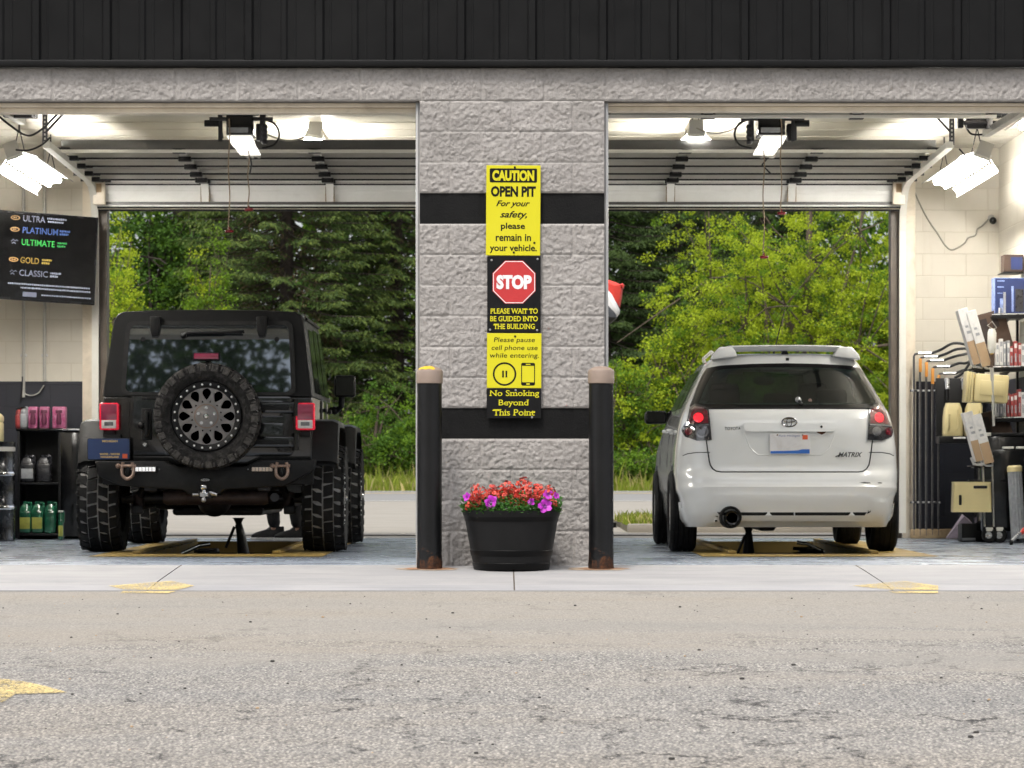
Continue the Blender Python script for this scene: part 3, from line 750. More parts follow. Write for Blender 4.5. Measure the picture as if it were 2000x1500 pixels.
# floor with two pits
FZ = 0.0
PITS = ((-2.72, -1.74, 2.86, 7.5), (1.74, 2.74, 2.86, 7.5))
b = MB()
xs = [WL, PITS[0][0], PITS[0][1], PITS[1][0], PITS[1][1], WR]; ys = [.05, 2.86, 7.5, 9.0]
for i in range(5):
    for j in range(3):
        if j == 1 and i in (1, 3): continue
        b.quad((xs[i], ys[j], FZ), (xs[i + 1], ys[j], FZ), (xs[i + 1], ys[j + 1], FZ), (xs[i], ys[j + 1], FZ), 'floor_concrete')
struct(b.build('shop_floor', smooth=0))
for (x0, x1, y0, y1) in PITS:
    b = MB(); zb = -1.7
    for a, c in (((x0, y0), (x1, y0)), ((x1, y0), (x1, y1)), ((x1, y1), (x0, y1)), ((x0, y1), (x0, y0))):
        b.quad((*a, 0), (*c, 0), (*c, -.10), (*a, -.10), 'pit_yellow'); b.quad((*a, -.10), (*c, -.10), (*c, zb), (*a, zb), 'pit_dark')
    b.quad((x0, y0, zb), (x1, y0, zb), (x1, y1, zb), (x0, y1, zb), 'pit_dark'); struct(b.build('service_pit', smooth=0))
    b = MB(); bl = x0 - .30; br_ = x1 + .42; z_ = .004
    for q in ((bl, br_, y0 - .75, y0), (bl, x0, y0, y1), (x1, br_, y0, y1)): b.quad((q[0], q[2], z_), (q[1], q[2], z_), (q[1], q[3], z_), (q[0], q[3], z_), 'pit_yellow')
    b.box(x0 - .06, x0 - .003, y0 + .0, y1, .005, .026, 'pit_yellow', .004); b.box(x1 + .003, x1 + .06, y0, y1, .005, .026, 'pit_yellow', .004)
    struct(b.build('pit_border', smooth=0))
# ------------------------------------------------------------------ overhead doors, run back under the ceiling
def zinterp(p, q, t): return (p[0] + (q[0] - p[0]) * t, p[1] + (q[1] - p[1]) * t)
def section(mb, x0, x1, p, q, stiles, m='door_white'):
    """one door section between the hinge lines p and q, each (y,z); its inner side faces down"""
    L = math.hypot(q[0] - p[0], q[1] - p[1]); t = ((q[0] - p[0]) / L, (q[1] - p[1]) / L); n = (t[1], -t[0])
    if n[1] > 0: n = (-n[0], -n[1])
    def W(u, h): return (p[0] + t[0] * u + n[0] * h, p[1] + t[1] * u + n[1] * h)
    poly = [W(.004, -.004), W(L - .004, -.004), W(L - .004, .046), W(L - .034, .046), W(L - .034, .010), (W(L * .5 + .02, .010)), W(L * .5 + .015, .018), W(L * .5 - .015, .018), W(L * .5 - .02, .010), W(.034, .010), W(.034, .046), W(.004, .046)]
    mb.prism(poly, x0, x1, m, 'x')
    for sx in stiles:
        st = [W(.034, .010), W(L - .034, .010), W(L - .034, .042), W(.034, .042)]
        mb.prism(st, sx - .035, sx + .035, m, 'x')
    return W
def overhead_door(label, x0, x1, path, stiles, near_end_strut):
    t = thing('overhead_door', label, 'garage door', ((x0 + x1) / 2, path[0][0], path[0][1]), 0, 'raised overhead doors')
    o = Vector(t.location)
    def B(mb, name, **k):
        mb.v = [(a - o.x, c - o.y, d - o.z) for a, c, d in mb.v]; return mb.build(name, t, **k)
    for i, (p, q) in enumerate(zip(path[:-1], path[1:])):
        mb = MB(); W = section(mb, x0 + .03, x1 - .03, p, q, stiles, 'door_white' if i == 0 else 'door_shaded')
        yj, zj = W(-.001, .048); mb.box(x0 + .035, x1 - .035, yj - .02, yj + .012, zj - .010, zj + .004, 'gap_black')
        if i == 0:
            mb.box(x0 + .035, x1 - .035, p[0] - .062, p[0] - .050, p[1] + .004, p[1] + .030, 'strut_grey', .002)
            for sx in stiles:
                for e_ in (-.038, .038): mb.box(sx + e_ - .004, sx + e_ + .004, p[0] - .075, p[0] - .012, p[1] + .032, q[1] - .03, 'tan_brown')  # brown stile edges, with the shadow beside each stile put into their colour
            ex = x0 + .06 if x0 < -2 else x1 - .06
            mb.box(ex - .055, ex + .055, p[0] - .15, p[0] - .064, p[1] + .0, q[1] - .02, 'cream_trim', .006); mb.box(ex - .025, ex + .025, p[0] - .1515, p[0] - .150, p[1] + .11, p[1] + .19, 'box_kraft')
            mb.box(x0 + .03, x1 - .03, p[0] - .03, p[0] + .03, p[1] - .035, p[1] - .001, 'cream_trim', .004)
            mb.box(x0 + .04, x1 - .04, p[0] - .02, p[0] + .02, p[1] - .052, p[1] - .036, 'rubber', .004)
        B(mb, 'door_section')
        for sx in stiles:
            h = MB(); y, z = W(math.hypot(q[0] - p[0], q[1] - p[1]) - .0, .05)
            h.box(sx - .055, sx + .055, y - .05, y + .04, z - .030, z + .012, 'black_plastic', .006); h.box(sx - .03, sx + .03, y - .075, y + .075, z - .002, z + .004, 'black_plastic', .002)
            B(h, 'hinge')
        for ex in (x0 + .05, x1 - .05):
            h = MB(); y, z = W(math.hypot(q[0] - p[0], q[1] - p[1]) - .0, .05)
            h.box(ex - .06, ex + .06, y - .05, y + .05, z - .02, z + .02, 'black_plastic', .006); h.tube([(ex - .12, y, z), (ex + .12, y, z)], .018, 'dark_steel', 8)
            B(h, 'roller')
    e = path[-1]; mb = MB()
    mb.box(x0 + .03, x1 - .03, e[0] - .06, e[0] - .012, e[1] - .075, e[1] - .050, 'white_metal', .002)
    mb.box(x0 + .03, x1 - .03, e[0] - .03, e[0] - .004, e[1] - .049, e[1] + .035, 'strut_grey', .002)
    B(mb, 'strut')
    return t
REAR_PATH = [(8.80, 3.085), (8.71, 3.325), (8.36, 3.338), (7.85, 3.345), (7.32, 3.365), (6.80, 3.385), (6.28, 3.405)]
FRONT_L = [(.62, 3.22), (.90, 3.36), (1.42, 3.40), (1.95, 3.42), (2.48, 3.44), (3.0, 3.455)]
FRONT_R = [(.62, 3.20), (.90, 3.33), (1.42, 3.345), (1.95, 3.35), (2.48, 3.355), (3.1, 3.36)]
SL = (X(400, 30.7), X(644, 30.7)); SR = (X(1310, 30.7), X(1547, 30.7))
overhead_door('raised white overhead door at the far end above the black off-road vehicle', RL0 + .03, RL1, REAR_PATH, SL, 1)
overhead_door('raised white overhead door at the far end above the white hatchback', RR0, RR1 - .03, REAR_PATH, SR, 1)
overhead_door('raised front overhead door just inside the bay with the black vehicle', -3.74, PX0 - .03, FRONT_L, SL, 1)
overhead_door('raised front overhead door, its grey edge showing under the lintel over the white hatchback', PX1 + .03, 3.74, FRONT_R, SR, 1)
def door_track(label, x, path, vert, hang):
    t = thing('door_track', label, 'door track', (x, path[0][0], 0), 0, 'steel door tracks')
    o = Vector(t.location); s_ = 1 if x > 0 else -1
    mb = MB(); W_ = .026
    for (y0, z0), (y1, z1) in zip(path[:-1], path[1:]):
        L = math.hypot(y1 - y0, z1 - z0); ty, tz = (y1 - y0) / L, (z1 - z0) / L
        mb.add([(a, y0 - o.y - tz * h, z0 + ty * h) if k == 0 else (a, y1 - o.y - tz * h, z1 + ty * h) for k in (0, 1) for a, h in ((-.035 * s_, -W_), (.02 * s_, -W_), (.026 * s_, W_), (-.035 * s_, W_))],
               [(0, 1, 2, 3), (7, 6, 5, 4), (0, 4, 5, 1), (1, 5, 6, 2), (2, 6, 7, 3), (3, 7, 4, 0)], 'track_steel' if not vert else 'white_metal')
    mb.build('rail', t)
    for (y, z) in hang:
        h = MB(); n = int((CEIL - z) / .035)
        h.box(-.022 + .03 * s_, .022 + .03 * s_, y - o.y - .003, y - o.y + .003, z, CEIL, 'dark_steel'); h.box(.018 * s_, .022 * s_, y - o.y - .02, y - o.y + .02, z, CEIL, 'dark_steel')
        for k in range(n): h.box(-.006 + .03 * s_, .006 + .03 * s_, y - o.y - .0045, y - o.y - .0035, z + .01 + k * .035, z + .028 + k * .035, 'conduit_grey')
        h.tube([(.03 * s_, y - o.y, z + .10), (-.13 * s_, y - o.y, CEIL - .02)], .010, 'dark_steel', 6)
        h.build('hanger', t)
    return t
VT = [(8.84, .05), (8.84, 2.85)] + [(8.84 - .40 * (1 - math.cos(R(a))), 2.85 + .42 * math.sin(R(a)) ) for a in (20, 40, 60, 80)]
door_track('white steel track curving up behind the menu board and running to the hanging bracket', RL0 + .03, VT + [(8.2, 3.29), (5.55, 3.33)], True, [(5.7, 3.34)])
door_track('white steel track running up to the bracket near the camera dome on the wall', RR1 - .03, VT + [(8.2, 3.29), (5.55, 3.33)], True, [(5.7, 3.34)])
door_track('front door track end in the top corner above the hanging lamp and menu board', -3.78, [(.4, 3.30), (4.0, 3.36)], False, [])
door_track('front door track end in the top corner above the stacked shelves', 3.74, [(.4, 3.20), (3.75, 3.24)], False, [])
for sx, label in ((-3.66, 'dark roller bracket at the inner end of the front door track over the menu board'), (3.62, 'dark roller bracket under the ceiling at the top corner above the white lamp')):
    t = thing('roller_bracket', label, 'bracket', (sx, 3.4, 3.38 if sx < 0 else 3.30), 0, 'roller brackets')
    b = MB(); b.box(-.09, .09, -.04, .04, -.06, .07, 'dark_steel', .006); b.box(-.03, .16, -.03, .03, .02, .05, 'dark_steel', .004); b.build('plate', t)
    b = MB(); b.tube([(-.14, -.05, -.02), (.2, -.05, -.02)], .016, 'dark_steel', 8); b.box(-.16, -.12, -.09, -.02, -.06, .03, 'black_plastic', .008); b.box(.06, .10, -.09, -.02, -.06, .05, 'silver', .006); b.build('roller', t)

# ------------------------------------------------------------------ door openers with pull cords
def opener(label, x, y, mirror, cords):
    t = thing('door_opener', label, 'door opener', (x, y, 3.27), 0, 'electric door openers'); s_ = mirror
    b = MB(); b.box(-.12, .10, -.15, .17, .10, .30, 'black_gloss', .012); b.box(-.17, .15, -.17, -.145, .26, .30, 'dark_steel', .003)
    b.box(-.10, .06, -.165, -.152, .12, .16, 'box_grey', .002); b.build('motor_housing', t)
    b = MB(); b.prism([(-.115, .095), (.085, .095), (.11, .02), (-.075, .02)] if s_ > 0 else [(-.085, .095), (.115, .095), (.075, .02), (-.11, .02)], -.15, .12, 'opener_lens', 'y', .006)
    b.prism([(-.06, .015), (.12, .015), (.15, -.045), (-.02, -.045)] if s_ > 0 else [(-.12, .015), (.06, .015), (.02, -.045), (-.15, -.045)], -.14, .08, 'opener_lens', 'y', .006); b.build('light_cover', t)
    b = MB()
    for ax in (-.17, .17):
        b.box(ax - .018, ax + .018, -.11, -.105, .05, CEIL - 3.27, 'dark_steel', .001); b.tube([(ax, .1, .1), (ax * 1.15, -.1, CEIL - 3.28)], .010, 'dark_steel', 6)
    b.box(-.26, .26, -.12, -.09, .22, .25, 'dark_steel', .004); b.tube([(-.30 * s_, -.1, .20), (-.18 * s_, -.1, .20)], .028, 'black_plastic', 10)
    b.box(.12, .2, -.1, .0, .06, .2, 'black_plastic', .01); b.tube([(.19 * s_, -.1, .03 + .02 * k) for k in range(9)], [.02 + .008 * (k % 2) for k in range(9)], 'dark_steel', 8)
    b.build('bracket', t)
    b = MB(); pts = [(.15 * s_, -.08, .25), (.27 * s_, -.08, .20), (.31 * s_, -.08, .11), (.27 * s_, -.08, .03), (.17 * s_, -.08, .0)]; b.tube(smooth_path(pts), .009, 'black_plastic', 8)
    b.build('power_cable', t)
    b = MB(); b.tube([(.02, .1, .0), (.03, 1.6, .09)], .022, 'track_steel', 8); b.box(.0, .06, .35, .5, -.03, .03, 'white_metal', .004); b.tube([(.03, .42, .0), (.045 * s_, .42, -.09), (.03, .42, -.17)], .008, 'dark_steel', 6); b.build('rail', t)
    for (cx, zt, zb, cm) in cords:
        b = MB(); k = 14; pts = [(cx - x + .006 * math.sin(i * .8), -.18, zt - 3.27 + (zb - zt) * i / k) for i in range(k + 1)]
        b.tube(pts, .0055, cm, 6); c_ = b.build('pull_cord', t)
        b = MB(); b.box(-.035, .035, -.012, .012, -.012, .012, 'red_handle', .008); b.tube([(0, 0, .012), (0, 0, .035)], .007, 'red_handle', 6); b.build('handle', c_, loc=(cx - x + .003, -.18, zb - 3.27))
    return t
def smooth_path(pts, n=5):
    P = [Vector(p) for p in pts]; out = []
    for i in range(len(P) - 1):
        a, b, c, d = P[max(i - 1, 0)], P[i], P[i + 1], P[min(i + 2, len(P) - 1)]
        for k in range(n):
            t = k / n; out.append(.5 * ((2 * b) + (c - a) * t + (2 * a - 5 * b + 4 * c - d) * t * t + (3 * b - a - 3 * c + d) * t ** 3))
    out.append(P[-1]); return out
dO = 27.3
opener('black door opener hanging over the bay with the black off-road vehicle', X(473, dO), dO - D0, 1, [(X(447, dO - .2), 3.5, Z(455, dO), 'rope'), (X(485, dO - .2), 3.24, Z(413, dO), 'rope')])
opener('black door opener hanging over the bay with the white hatchback', X(1507, dO), dO - D0, -1, [(X(1492, dO - .2), 3.24, Z(505, dO), 'rope'), (X(1526, dO - .2), 3.5, Z(420, dO), 'rope')])

# ------------------------------------------------------------------ shop lights
def shop_light(label, x, z, y0, y1, tilt, tube='tube_lit', wd=.17, group='long fluorescent shop lights'):
    t = thing('shop_light', label, 'shop light', (x, (y0 + y1) / 2, z), 0, group); L = (y1 - y0) / 2
    T = Matrix.Rotation(tilt, 4, 'Y')
    b = MB()
    b.box(-.045, .045, -L, L, .03, .085, 'reflector_white', .006, T)
    for s_ in (-1, 1):
        # slotted wing: a sheet with a row of openings along its upper part
        W2 = L - .05; n = int(2 * W2 / .16); xs = [(-W2 + 2 * W2 * i / n) for i in range(n + 1)]
        def wp(u, y): return (s_ * (.045 + u * (wd - .045)), y, .045 - .085 * u)
        for i in range(n):
            ya, yb = xs[i], xs[i + 1]; m0 = ya + .045
            for (u0, u1, a, c) in ((0, .14, ya, yb), (.14, .52, ya, m0), (.52, 1, ya, yb)):
                b.add([wp(u0, a), wp(u1, a), wp(u1, c), wp(u0, c)], [(0, 1, 2, 3)], 'reflector_white', T)
        b.add([wp(1, -W2), wp(1, W2), (wp(1, W2)[0], W2, wp(1, W2)[2] - .022), (wp(1, -W2)[0], -W2, wp(1, -W2)[2] - .022)], [(0, 1, 2, 3)], 'reflector_white', T)
    b.build('reflector', t, smooth=20)
    for s_ in (-1, 1):
        b = MB(); b.tube([(s_ * .047, -L + .03, .0), (s_ * .047, L - .03, .0)], .019, tube, 10, T); b.build('tube', t)
    for e in (-L, L - .03): b = MB(); b.box(-.075, .075, e, e + .03, -.005, .05, 'white_plastic', .004, T); b.build('lamp_holder', t)
    for e in (-L * .8, L * .8):
        b = MB(); b.tube([(-.045, e, .075), (-.004, e, .26), (0, e, CEIL - z), (.001, e, CEIL - z), (.004, e, .26), (.045, e, .075)], .005, 'dark_steel', 6); b.build('hanger', t)
    MB().box(-.06, .06, -L - .012, -L - .004, .02, .14, 'conduit_grey', .002, T).build('end_plate', t)
    return t
shop_light('lit twin-tube shop light hanging over the menu board', -4.05, 3.215, 5.5, 7.9, R(-20))
shop_light('lit twin-tube shop light hanging in front of the cream wall above the camera dome', 3.95, 3.215, 5.5, 8.1, R(20))
shop_light('lit twin-tube shop light cut off by the photo edge, above the stacked shelves', 4.05, 3.27, 1.3, 3.75, R(14))
shop_light('lit twin-tube shop light nearest the front of the bay with the black vehicle', -4.15, 3.27, 1.3, 3.7, R(-14))
shop_light('small twin-tube fixture hanging beside the door opener over the black vehicle', X(612, 28.6), Z(268, 28.6), 6.6, 7.9, R(10), 'tube_fill', .085, 'small fluorescent fixtures')
shop_light('white gull-wing lamp hanging beside the door opener over the white hatchback', X(1360, 28.2), Z(266, 28.2), 6.2, 7.4, 0, 'tube_fill', .15, 'small fluorescent fixtures')
def cable(name, label, pts, r, m, cat='cable', n=8):
    o = MB().tube(smooth_path(pts, 6), r, m, n).build(name); return tag(o, label, cat)
cable('power_cable', 'pale cable drooping from a door opener to the small twin-tube fixture', [(X(px, 28), 6.0, Z(py, 28)) for px, py in ((520, 262), (540, 270), (560, 275), (580, 273), (600, 264))], .007, 'cable_grey')
cable('power_cable', 'thin cable drooping between the gull-wing lamp and a door opener', [(X(px, 28), 6.0, Z(py, 28)) for px, py in ((1360, 250), (1380, 258), (1405, 260), (1430, 253), (1450, 240))], .006, 'cable_grey')
cable('power_cable', 'black cable looping up from the hanging lamp over the menu board', [(X(px, 27.4), 5.4, Z(py, 27.4)) for px, py in ((-20, 212), (20, 245), (55, 265), (85, 250), (100, 235), (120, 215))], .009, 'black_plastic')
cable('power_cable', 'black cable running from the track bracket to the lamp box over the menu board', [(X(px, 27.4), 5.42, Z(py, 27.4)) for px, py in ((30, 292), (55, 293), (80, 283), (97, 268))], .008, 'black_plastic')
cable('power_cable', 'black cable running from the track bracket above the camera dome to the roller bracket', [(X(px, 27.4), 5.4, Z(py, 27.4)) for px, py in ((1882, 236), (1893, 258), (1905, 263), (1925, 262))], .008, 'black_plastic')
cable('power_cable', 'black cable curling down to the hanging lamp above the camera dome', [(X(px, 27.4), 5.42, Z(py, 27.4)) for px, py in ((1874, 290), (1886, 305), (1890, 322))], .007, 'black_plastic')
# wiring and camera dome on the right part of the rear wall
cable('sensor_cable', 'thin frayed cable drooping across the cream wall from door track to camera dome', [(X(px, 30.85), YB - .012, Z(py, 30.85)) for px, py in ((1782, 362), (1800, 402), (1815, 430), (1832, 455), (1846, 477), (1858, 487), (1870, 484), (1885, 474), (1892, 464), (1906, 459), (1910, 447), (1920, 440), (1935, 424))], .0075, 'cable_grey')
t = thing('camera_dome', 'small black camera dome on a grey mount on the cream wall', 'camera', (X(1938, 30.8), YB - .03, Z(424, 30.8)))
b = MB(); b.lathe([(.028, .03), (.028, -.01), (.022, -.02)], 'conduit_grey', 16, axis='y'); b.build('mount', t)
b = MB(); b.sphere((.012, -.035, -.03), .034, 'black_gloss', 16, 10); b.build('lens_dome', t)
for cx_px, lab in ((45, 'grey conduit on the rear wall, the one nearer the photo edge'), (86, 'grey conduit on the rear wall, the one nearer the black vehicle')):
    t = thing('wall_conduit', lab, 'conduit', (X(cx_px, 30.85), YB - .02, 0), 0, 'wall conduits')
    b = MB(); b.tube([(0, 0, BZ0 + .002 - (.15 if cx_px < 60 else .0)), (0, 0, CEIL - .02)], .016, 'conduit_grey', 10); b.build('pipe', t)
    b = MB()
    for z_ in (1.7, 2.7): b.box(-.03, .03, .0, .018, z_ - .012, z_ + .012, 'silver', .003)
    b.build('clip', t)
cable('hanging_cord', 'dark cord hanging from the conduit below the menu board', [(X(px, 30.8), YB - .03, Z(py, 30.8)) for px, py in ((42, 735), (41, 760), (38, 783))], .008, 'dark_steel')
cable('hanging_cord', 'thin looped cord between the two conduits on the dark wall band', [(X(px, 30.8), YB - .03, Z(py, 30.8)) for px, py in ((41, 765), (55, 772), (72, 768), (84, 752))], .006, 'conduit_grey')

# ------------------------------------------------------------------ menu board
t = thing('menu_board', 'black menu screen hung askew beside the black vehicle, listing oil grades in coloured letters', 'menu board', (X(187, 30.6), 30.6 - D0, Z(511, 30.6)))
t.rotation_euler = (Matrix.Rotation(R(24), 3, 'Z') @ Matrix.Rotation(R(2.6), 3, 'Y')).to_euler()
b = MB(); b.box(-1.02, 0, -.03, .02, -.405, .405, 'screen_black', .008)
b.box(-1.02, -.02, -.0305, -.0302, -.385, .385, 'black_gloss')
kx = .0052
rng = random.Random(4)
def dashes(cx, z, wd, h, m):
    x = cx - wd / 2
    while x < cx + wd / 2 - .006:
        l = rng.uniform(.008, .020); b.box(x, min(x + l, cx + wd / 2), -.0330, -.0322, z - h * rng.uniform(.35, .5), z + h * rng.uniform(.35, .5), m); x += l + .004
for txt, px, z, wpx, m, sub, subw, sm in (('ULTRA', 70, .344, 40, 'screen_grey', 111, 35, 'screen_dim'), ('PLATINUM', 82, .238, 64, 'screen_blue', 127, 20, 'screen_dimblue'), ('ULTIMATE', 79, .127, 60, 'screen_green', 123, 18, 'screen_dimgreen'), ('GOLD', 65, -.037, 34, 'screen_gold', 96, 18, 'screen_dimgold'), ('CLASSIC', 73, -.153, 52, 'screen_grey', 113, 20, 'screen_dim')):
    b.text(txt, (px - 187) * kx, z, wpx * kx, .057, m, -.033, .015)
    dashes((sub - 187) * kx, z + .014, subw * kx, .020, sm); dashes((sub - 187 - 2) * kx, z - .014, subw * kx * .8, .020, sm)
    e = [(.045 * math.cos(a * math.pi / 8) + (36 - 187) * kx, z + .022 * math.sin(a * math.pi / 8)) for a in range(16)]
    if txt in ('ULTRA', 'PLATINUM', 'GOLD'):
        e2 = [((x - (36 - 187) * kx) * .7 + (36 - 187) * kx, (zz - z) * .6 + z) for x, zz in e]
        frame_poly(b, e, e2, lambda x, z_: -.0322, .001, 0, 'screen_bronze') if False else b.add([(x, -.033, zz) for x, zz in e] + [(x, -.033, zz) for x, zz in e2], [(i, (i + 1) % 16, 16 + (i + 1) % 16, 16 + i) for i in range(16)], 'screen_bronze')
        dashes((36 - 187) * kx, z, .04, .016, 'screen_bronze')
    else:
        b.tube([((36 - 187) * kx + a, -.033, z + c) for a, c in ((-.03, .0), (-.012, .018), (.006, .004), (.022, .016), (.034, .006))], .004, 'screen_grey', 4); b.tube([((36 - 187) * kx + a, -.033, z + c) for a, c in ((-.022, -.018), (-.004, -.008), (.012, -.02))], .004, 'screen_dim', 4)
dashes((103 - 187) * kx, -.255, 150 * kx, .017, 'screen_dim'); dashes((115 - 187) * kx, -.288, 128 * kx, .017, 'screen_dim')
b.box((55 - 187) * kx, (80 - 187) * kx, -.0330, -.0322, -.368, -.325, 'screen_grey'); dashes((134 - 187) * kx, -.345, 90 * kx, .014, 'screen_dim')
b.build('screen', t, smooth=20)
b = MB(); b.tube([(-.5, .02, .1), (-.45, .42, .1)], .03, 'dark_steel', 8); b.box(-.6, -.4, .018, .04, -.1, .25, 'dark_steel', .004); b.build('wall_arm', t)

# ------------------------------------------------------------------ left bay: drum, jug, cabinet and its bottles
def jug_mesh(b, m, w_=.15, d_=.12, h_=.27, cap='orange_plastic'):
    b.box(-w_ / 2, w_ / 2, -d_ / 2, d_ / 2, 0, h_ * .72, m, .022, seg=3)
    b.loft([[(x * q, y * q, z) for x, y in rrect(-w_ / 2, w_ / 2, -d_ / 2, d_ / 2, .03, 3)] for q, z in ((.96, h_ * .70), (.8, h_ * .84), (.42, h_ * .92), (.26, h_ * .95))], m)
    b.tube(smooth_path([(w_ * .12, 0, h_ * .93), (w_ * .42, 0, h_ * .95), (w_ * .46, 0, h_ * .78), (w_ * .44, 0, h_ * .6)], 4), .013, m, 8)
    return b
def small_jug(name, label, cat, loc, m, group, w_=.15, d_=.12, h_=.27, cap='white_plastic', lab=None):
    t = thing(name, label, cat, loc, 0, group)
    jug_mesh(MB(), m, w_, d_, h_).build('body', t)
    MB().lathe([(.024, h_ * .94), (.026, h_ * .955), (.026, h_ - .004), (.02, h_)], cap, 14).build('cap', t)
    if lab: MB().box(-w_ * .42, w_ * .42, -d_ / 2 - .0025, -d_ / 2 + .01, h_ * .14, h_ * .5, lab, .002).build('paper_label', t)
    return t
dD = 29.6
t = thing('oil_drum', 'black oil drum with two bright steel hoops, next to the black cabinet', 'drum', (X(30, dD) - .29, dD - D0, 0))
pr = [(.0, .0), (.285, .0), (.29, .015), (.283, .03)]
for zc in (.30, .60): pr += [(.283, zc - .03), (.292, zc - .018), (.292, zc + .018), (.283, zc + .03)]
pr += [(.283, .85), (.291, .865), (.291, .885), (.278, .885), (.276, .87), (0, .87)]
MB().lathe(pr, 'drum_black', 40).build('shell', t)
for zc in (.30, .60): MB().lathe([(.2935, zc - .017), (.298, zc - .006), (.298, zc + .006), (.2935, zc + .017)], 'chrome', 40).build('hoop', t)
b = MB(); b.lathe([(.288, .80), (.2865, .84), (.2865, .80)], 'conduit_grey', 40); b.build('rim_label', t)
t = thing('plastic_jug', 'cream plastic jug with moulded facets standing on the oil drum', 'jug', (X(30, dD) - .26, dD - D0 - .03, .87))
b = MB(); b.box(-.15, .15, -.11, .11, 0, .20, 'jug_cream', .03, seg=3); b.prism([(-.15, .19), (.15, .19), (.15, .24), (.12, .27), (-.08, .27), (-.15, .24)], -.10, .10, 'jug_cream', 'y', .012)
b.box(-.12, .13, -.122, -.108, .03, .17, 'jug_cream', .012); b.build('body', t)
MB().lathe([(.03, .27), (.03, .30), (.025, .305)], 'white_plastic', 14).build('cap', t)
dC = 30.35; cabx0, cabx1 = X(34, dC), X(166, dC)
t = thing('storage_cabinet', 'black open-front cabinet under the menu board against the dark wall band', 'cabinet', ((cabx0 + cabx1) / 2, dC - D0 + .2, 0))
hw = (cabx1 - cabx0) / 2; xm_ = X(116, dC) - (cabx0 + cabx1) / 2
b = MB(); b.box(-hw, -hw + .02, -.2, .2, .0, .99, 'black_plastic', .003); b.box(hw - .02, hw, -.2, .2, 0, .99, 'black_plastic', .003); b.box(xm_ - .01, xm_ + .01, -.2, .2, .02, .98, 'black_plastic', .003); b.box(-hw, hw, .18, .2, 0, .99, 'black_plastic'); b.build('carcass', t)
MB().box(-hw - .01, hw + .01, -.21, .2, .991, 1.012, 'black_gloss', .004).build('top', t)
for z_ in (.035, .50): MB().box(-hw + .021, xm_ - .011, -.19, .175, z_, z_ + .02, 'black_plastic', .003).build('shelf', t)
MB().box(xm_ + .012, hw - .022, -.205, -.188, .03, .975, 'black_gloss', .003).build('door', t)
MB().box(xm_ + .03, hw + .011, -.214, -.2105, .995, 1.010, 'silver', .001).build('edge_strip', t)
cy = dC - D0 + .06
for i, px in enumerate((64, 86, 115)):
    tt = thing('pink_bottle_pack', ['pink bottle pack on the cabinet top, nearest the dark bottles', 'pink bottle pack in the middle of the three on the cabinet', 'pink bottle pack nearest the black vehicle, with a pale side'][i], 'bottle pack', (X(px, dC), cy, 1.013), 0, 'pink bottle packs')
    w_ = .085 if i < 2 else .12
    MB().box(-w_ / 2, w_ / 2, -.06, .06, 0, .20, 'box_pink', .012, seg=2).build('body', tt)
    b = MB(); b.lathe([(.022, .0), (.026, .03), (.02, .09), (.012, .12)], 'box_pinkdark', 12, Matrix.Translation((0, -.062, .035))); b.box(-.03, .03, -.066, -.058, .14, .17, 'box_pinkdark', .003); b.build('label_print', tt)
small_jug('oil_bottle', 'clear grey bottle on the cabinet top beside the pink packs', 'bottle', (X(45, dC), cy, 1.013), 'box_grey', 'bottles on the cabinet top', .07, .06, .2, 'black_plastic')
small_jug('oil_bottle', 'dark bottle with a red face on the cabinet top next to the drum', 'bottle', (X(34, dC), cy + .02, 1.013), 'box_red', 'bottles on the cabinet top', .06, .06, .19, 'black_plastic')
for i, px in enumerate((52, 84)):
    small_jug('dark_oil_jug', ['dark oil jug on the middle shelf, the one nearer the drum', 'dark oil jug on the middle shelf, the one nearer the cabinet door'][i], 'jug', (X(px, dC), cy + .02, .521), 'bottle_dark', 'dark jugs in the cabinet', .13, .10, .25, 'bottle_dark', 'box_grey' if i == 0 else 'bottle_dark')
for i, px in enumerate((48, 72, 97)):
    small_jug('green_fluid_jug', ['green fluid jug on the bottom shelf nearest the drum', 'green fluid jug in the middle of the bottom shelf', 'bright green fluid jug on the bottom shelf nearest the cabinet door'][i], 'jug', (X(px, dC), cy, .056), 'green_fluid', 'green jugs in the cabinet', .11, .10, .29, 'green_fluid', 'label_yellow' if i < 2 else 'green_fluid')
small_jug('antifreeze_bottle', 'slim green bottle with yellow label standing before the cabinet door', 'bottle', (X(118, dC - .45), dC - .42 - D0, .0), 'green_fluid', None, .05, .05, .27, 'white_plastic', 'label_yellow')

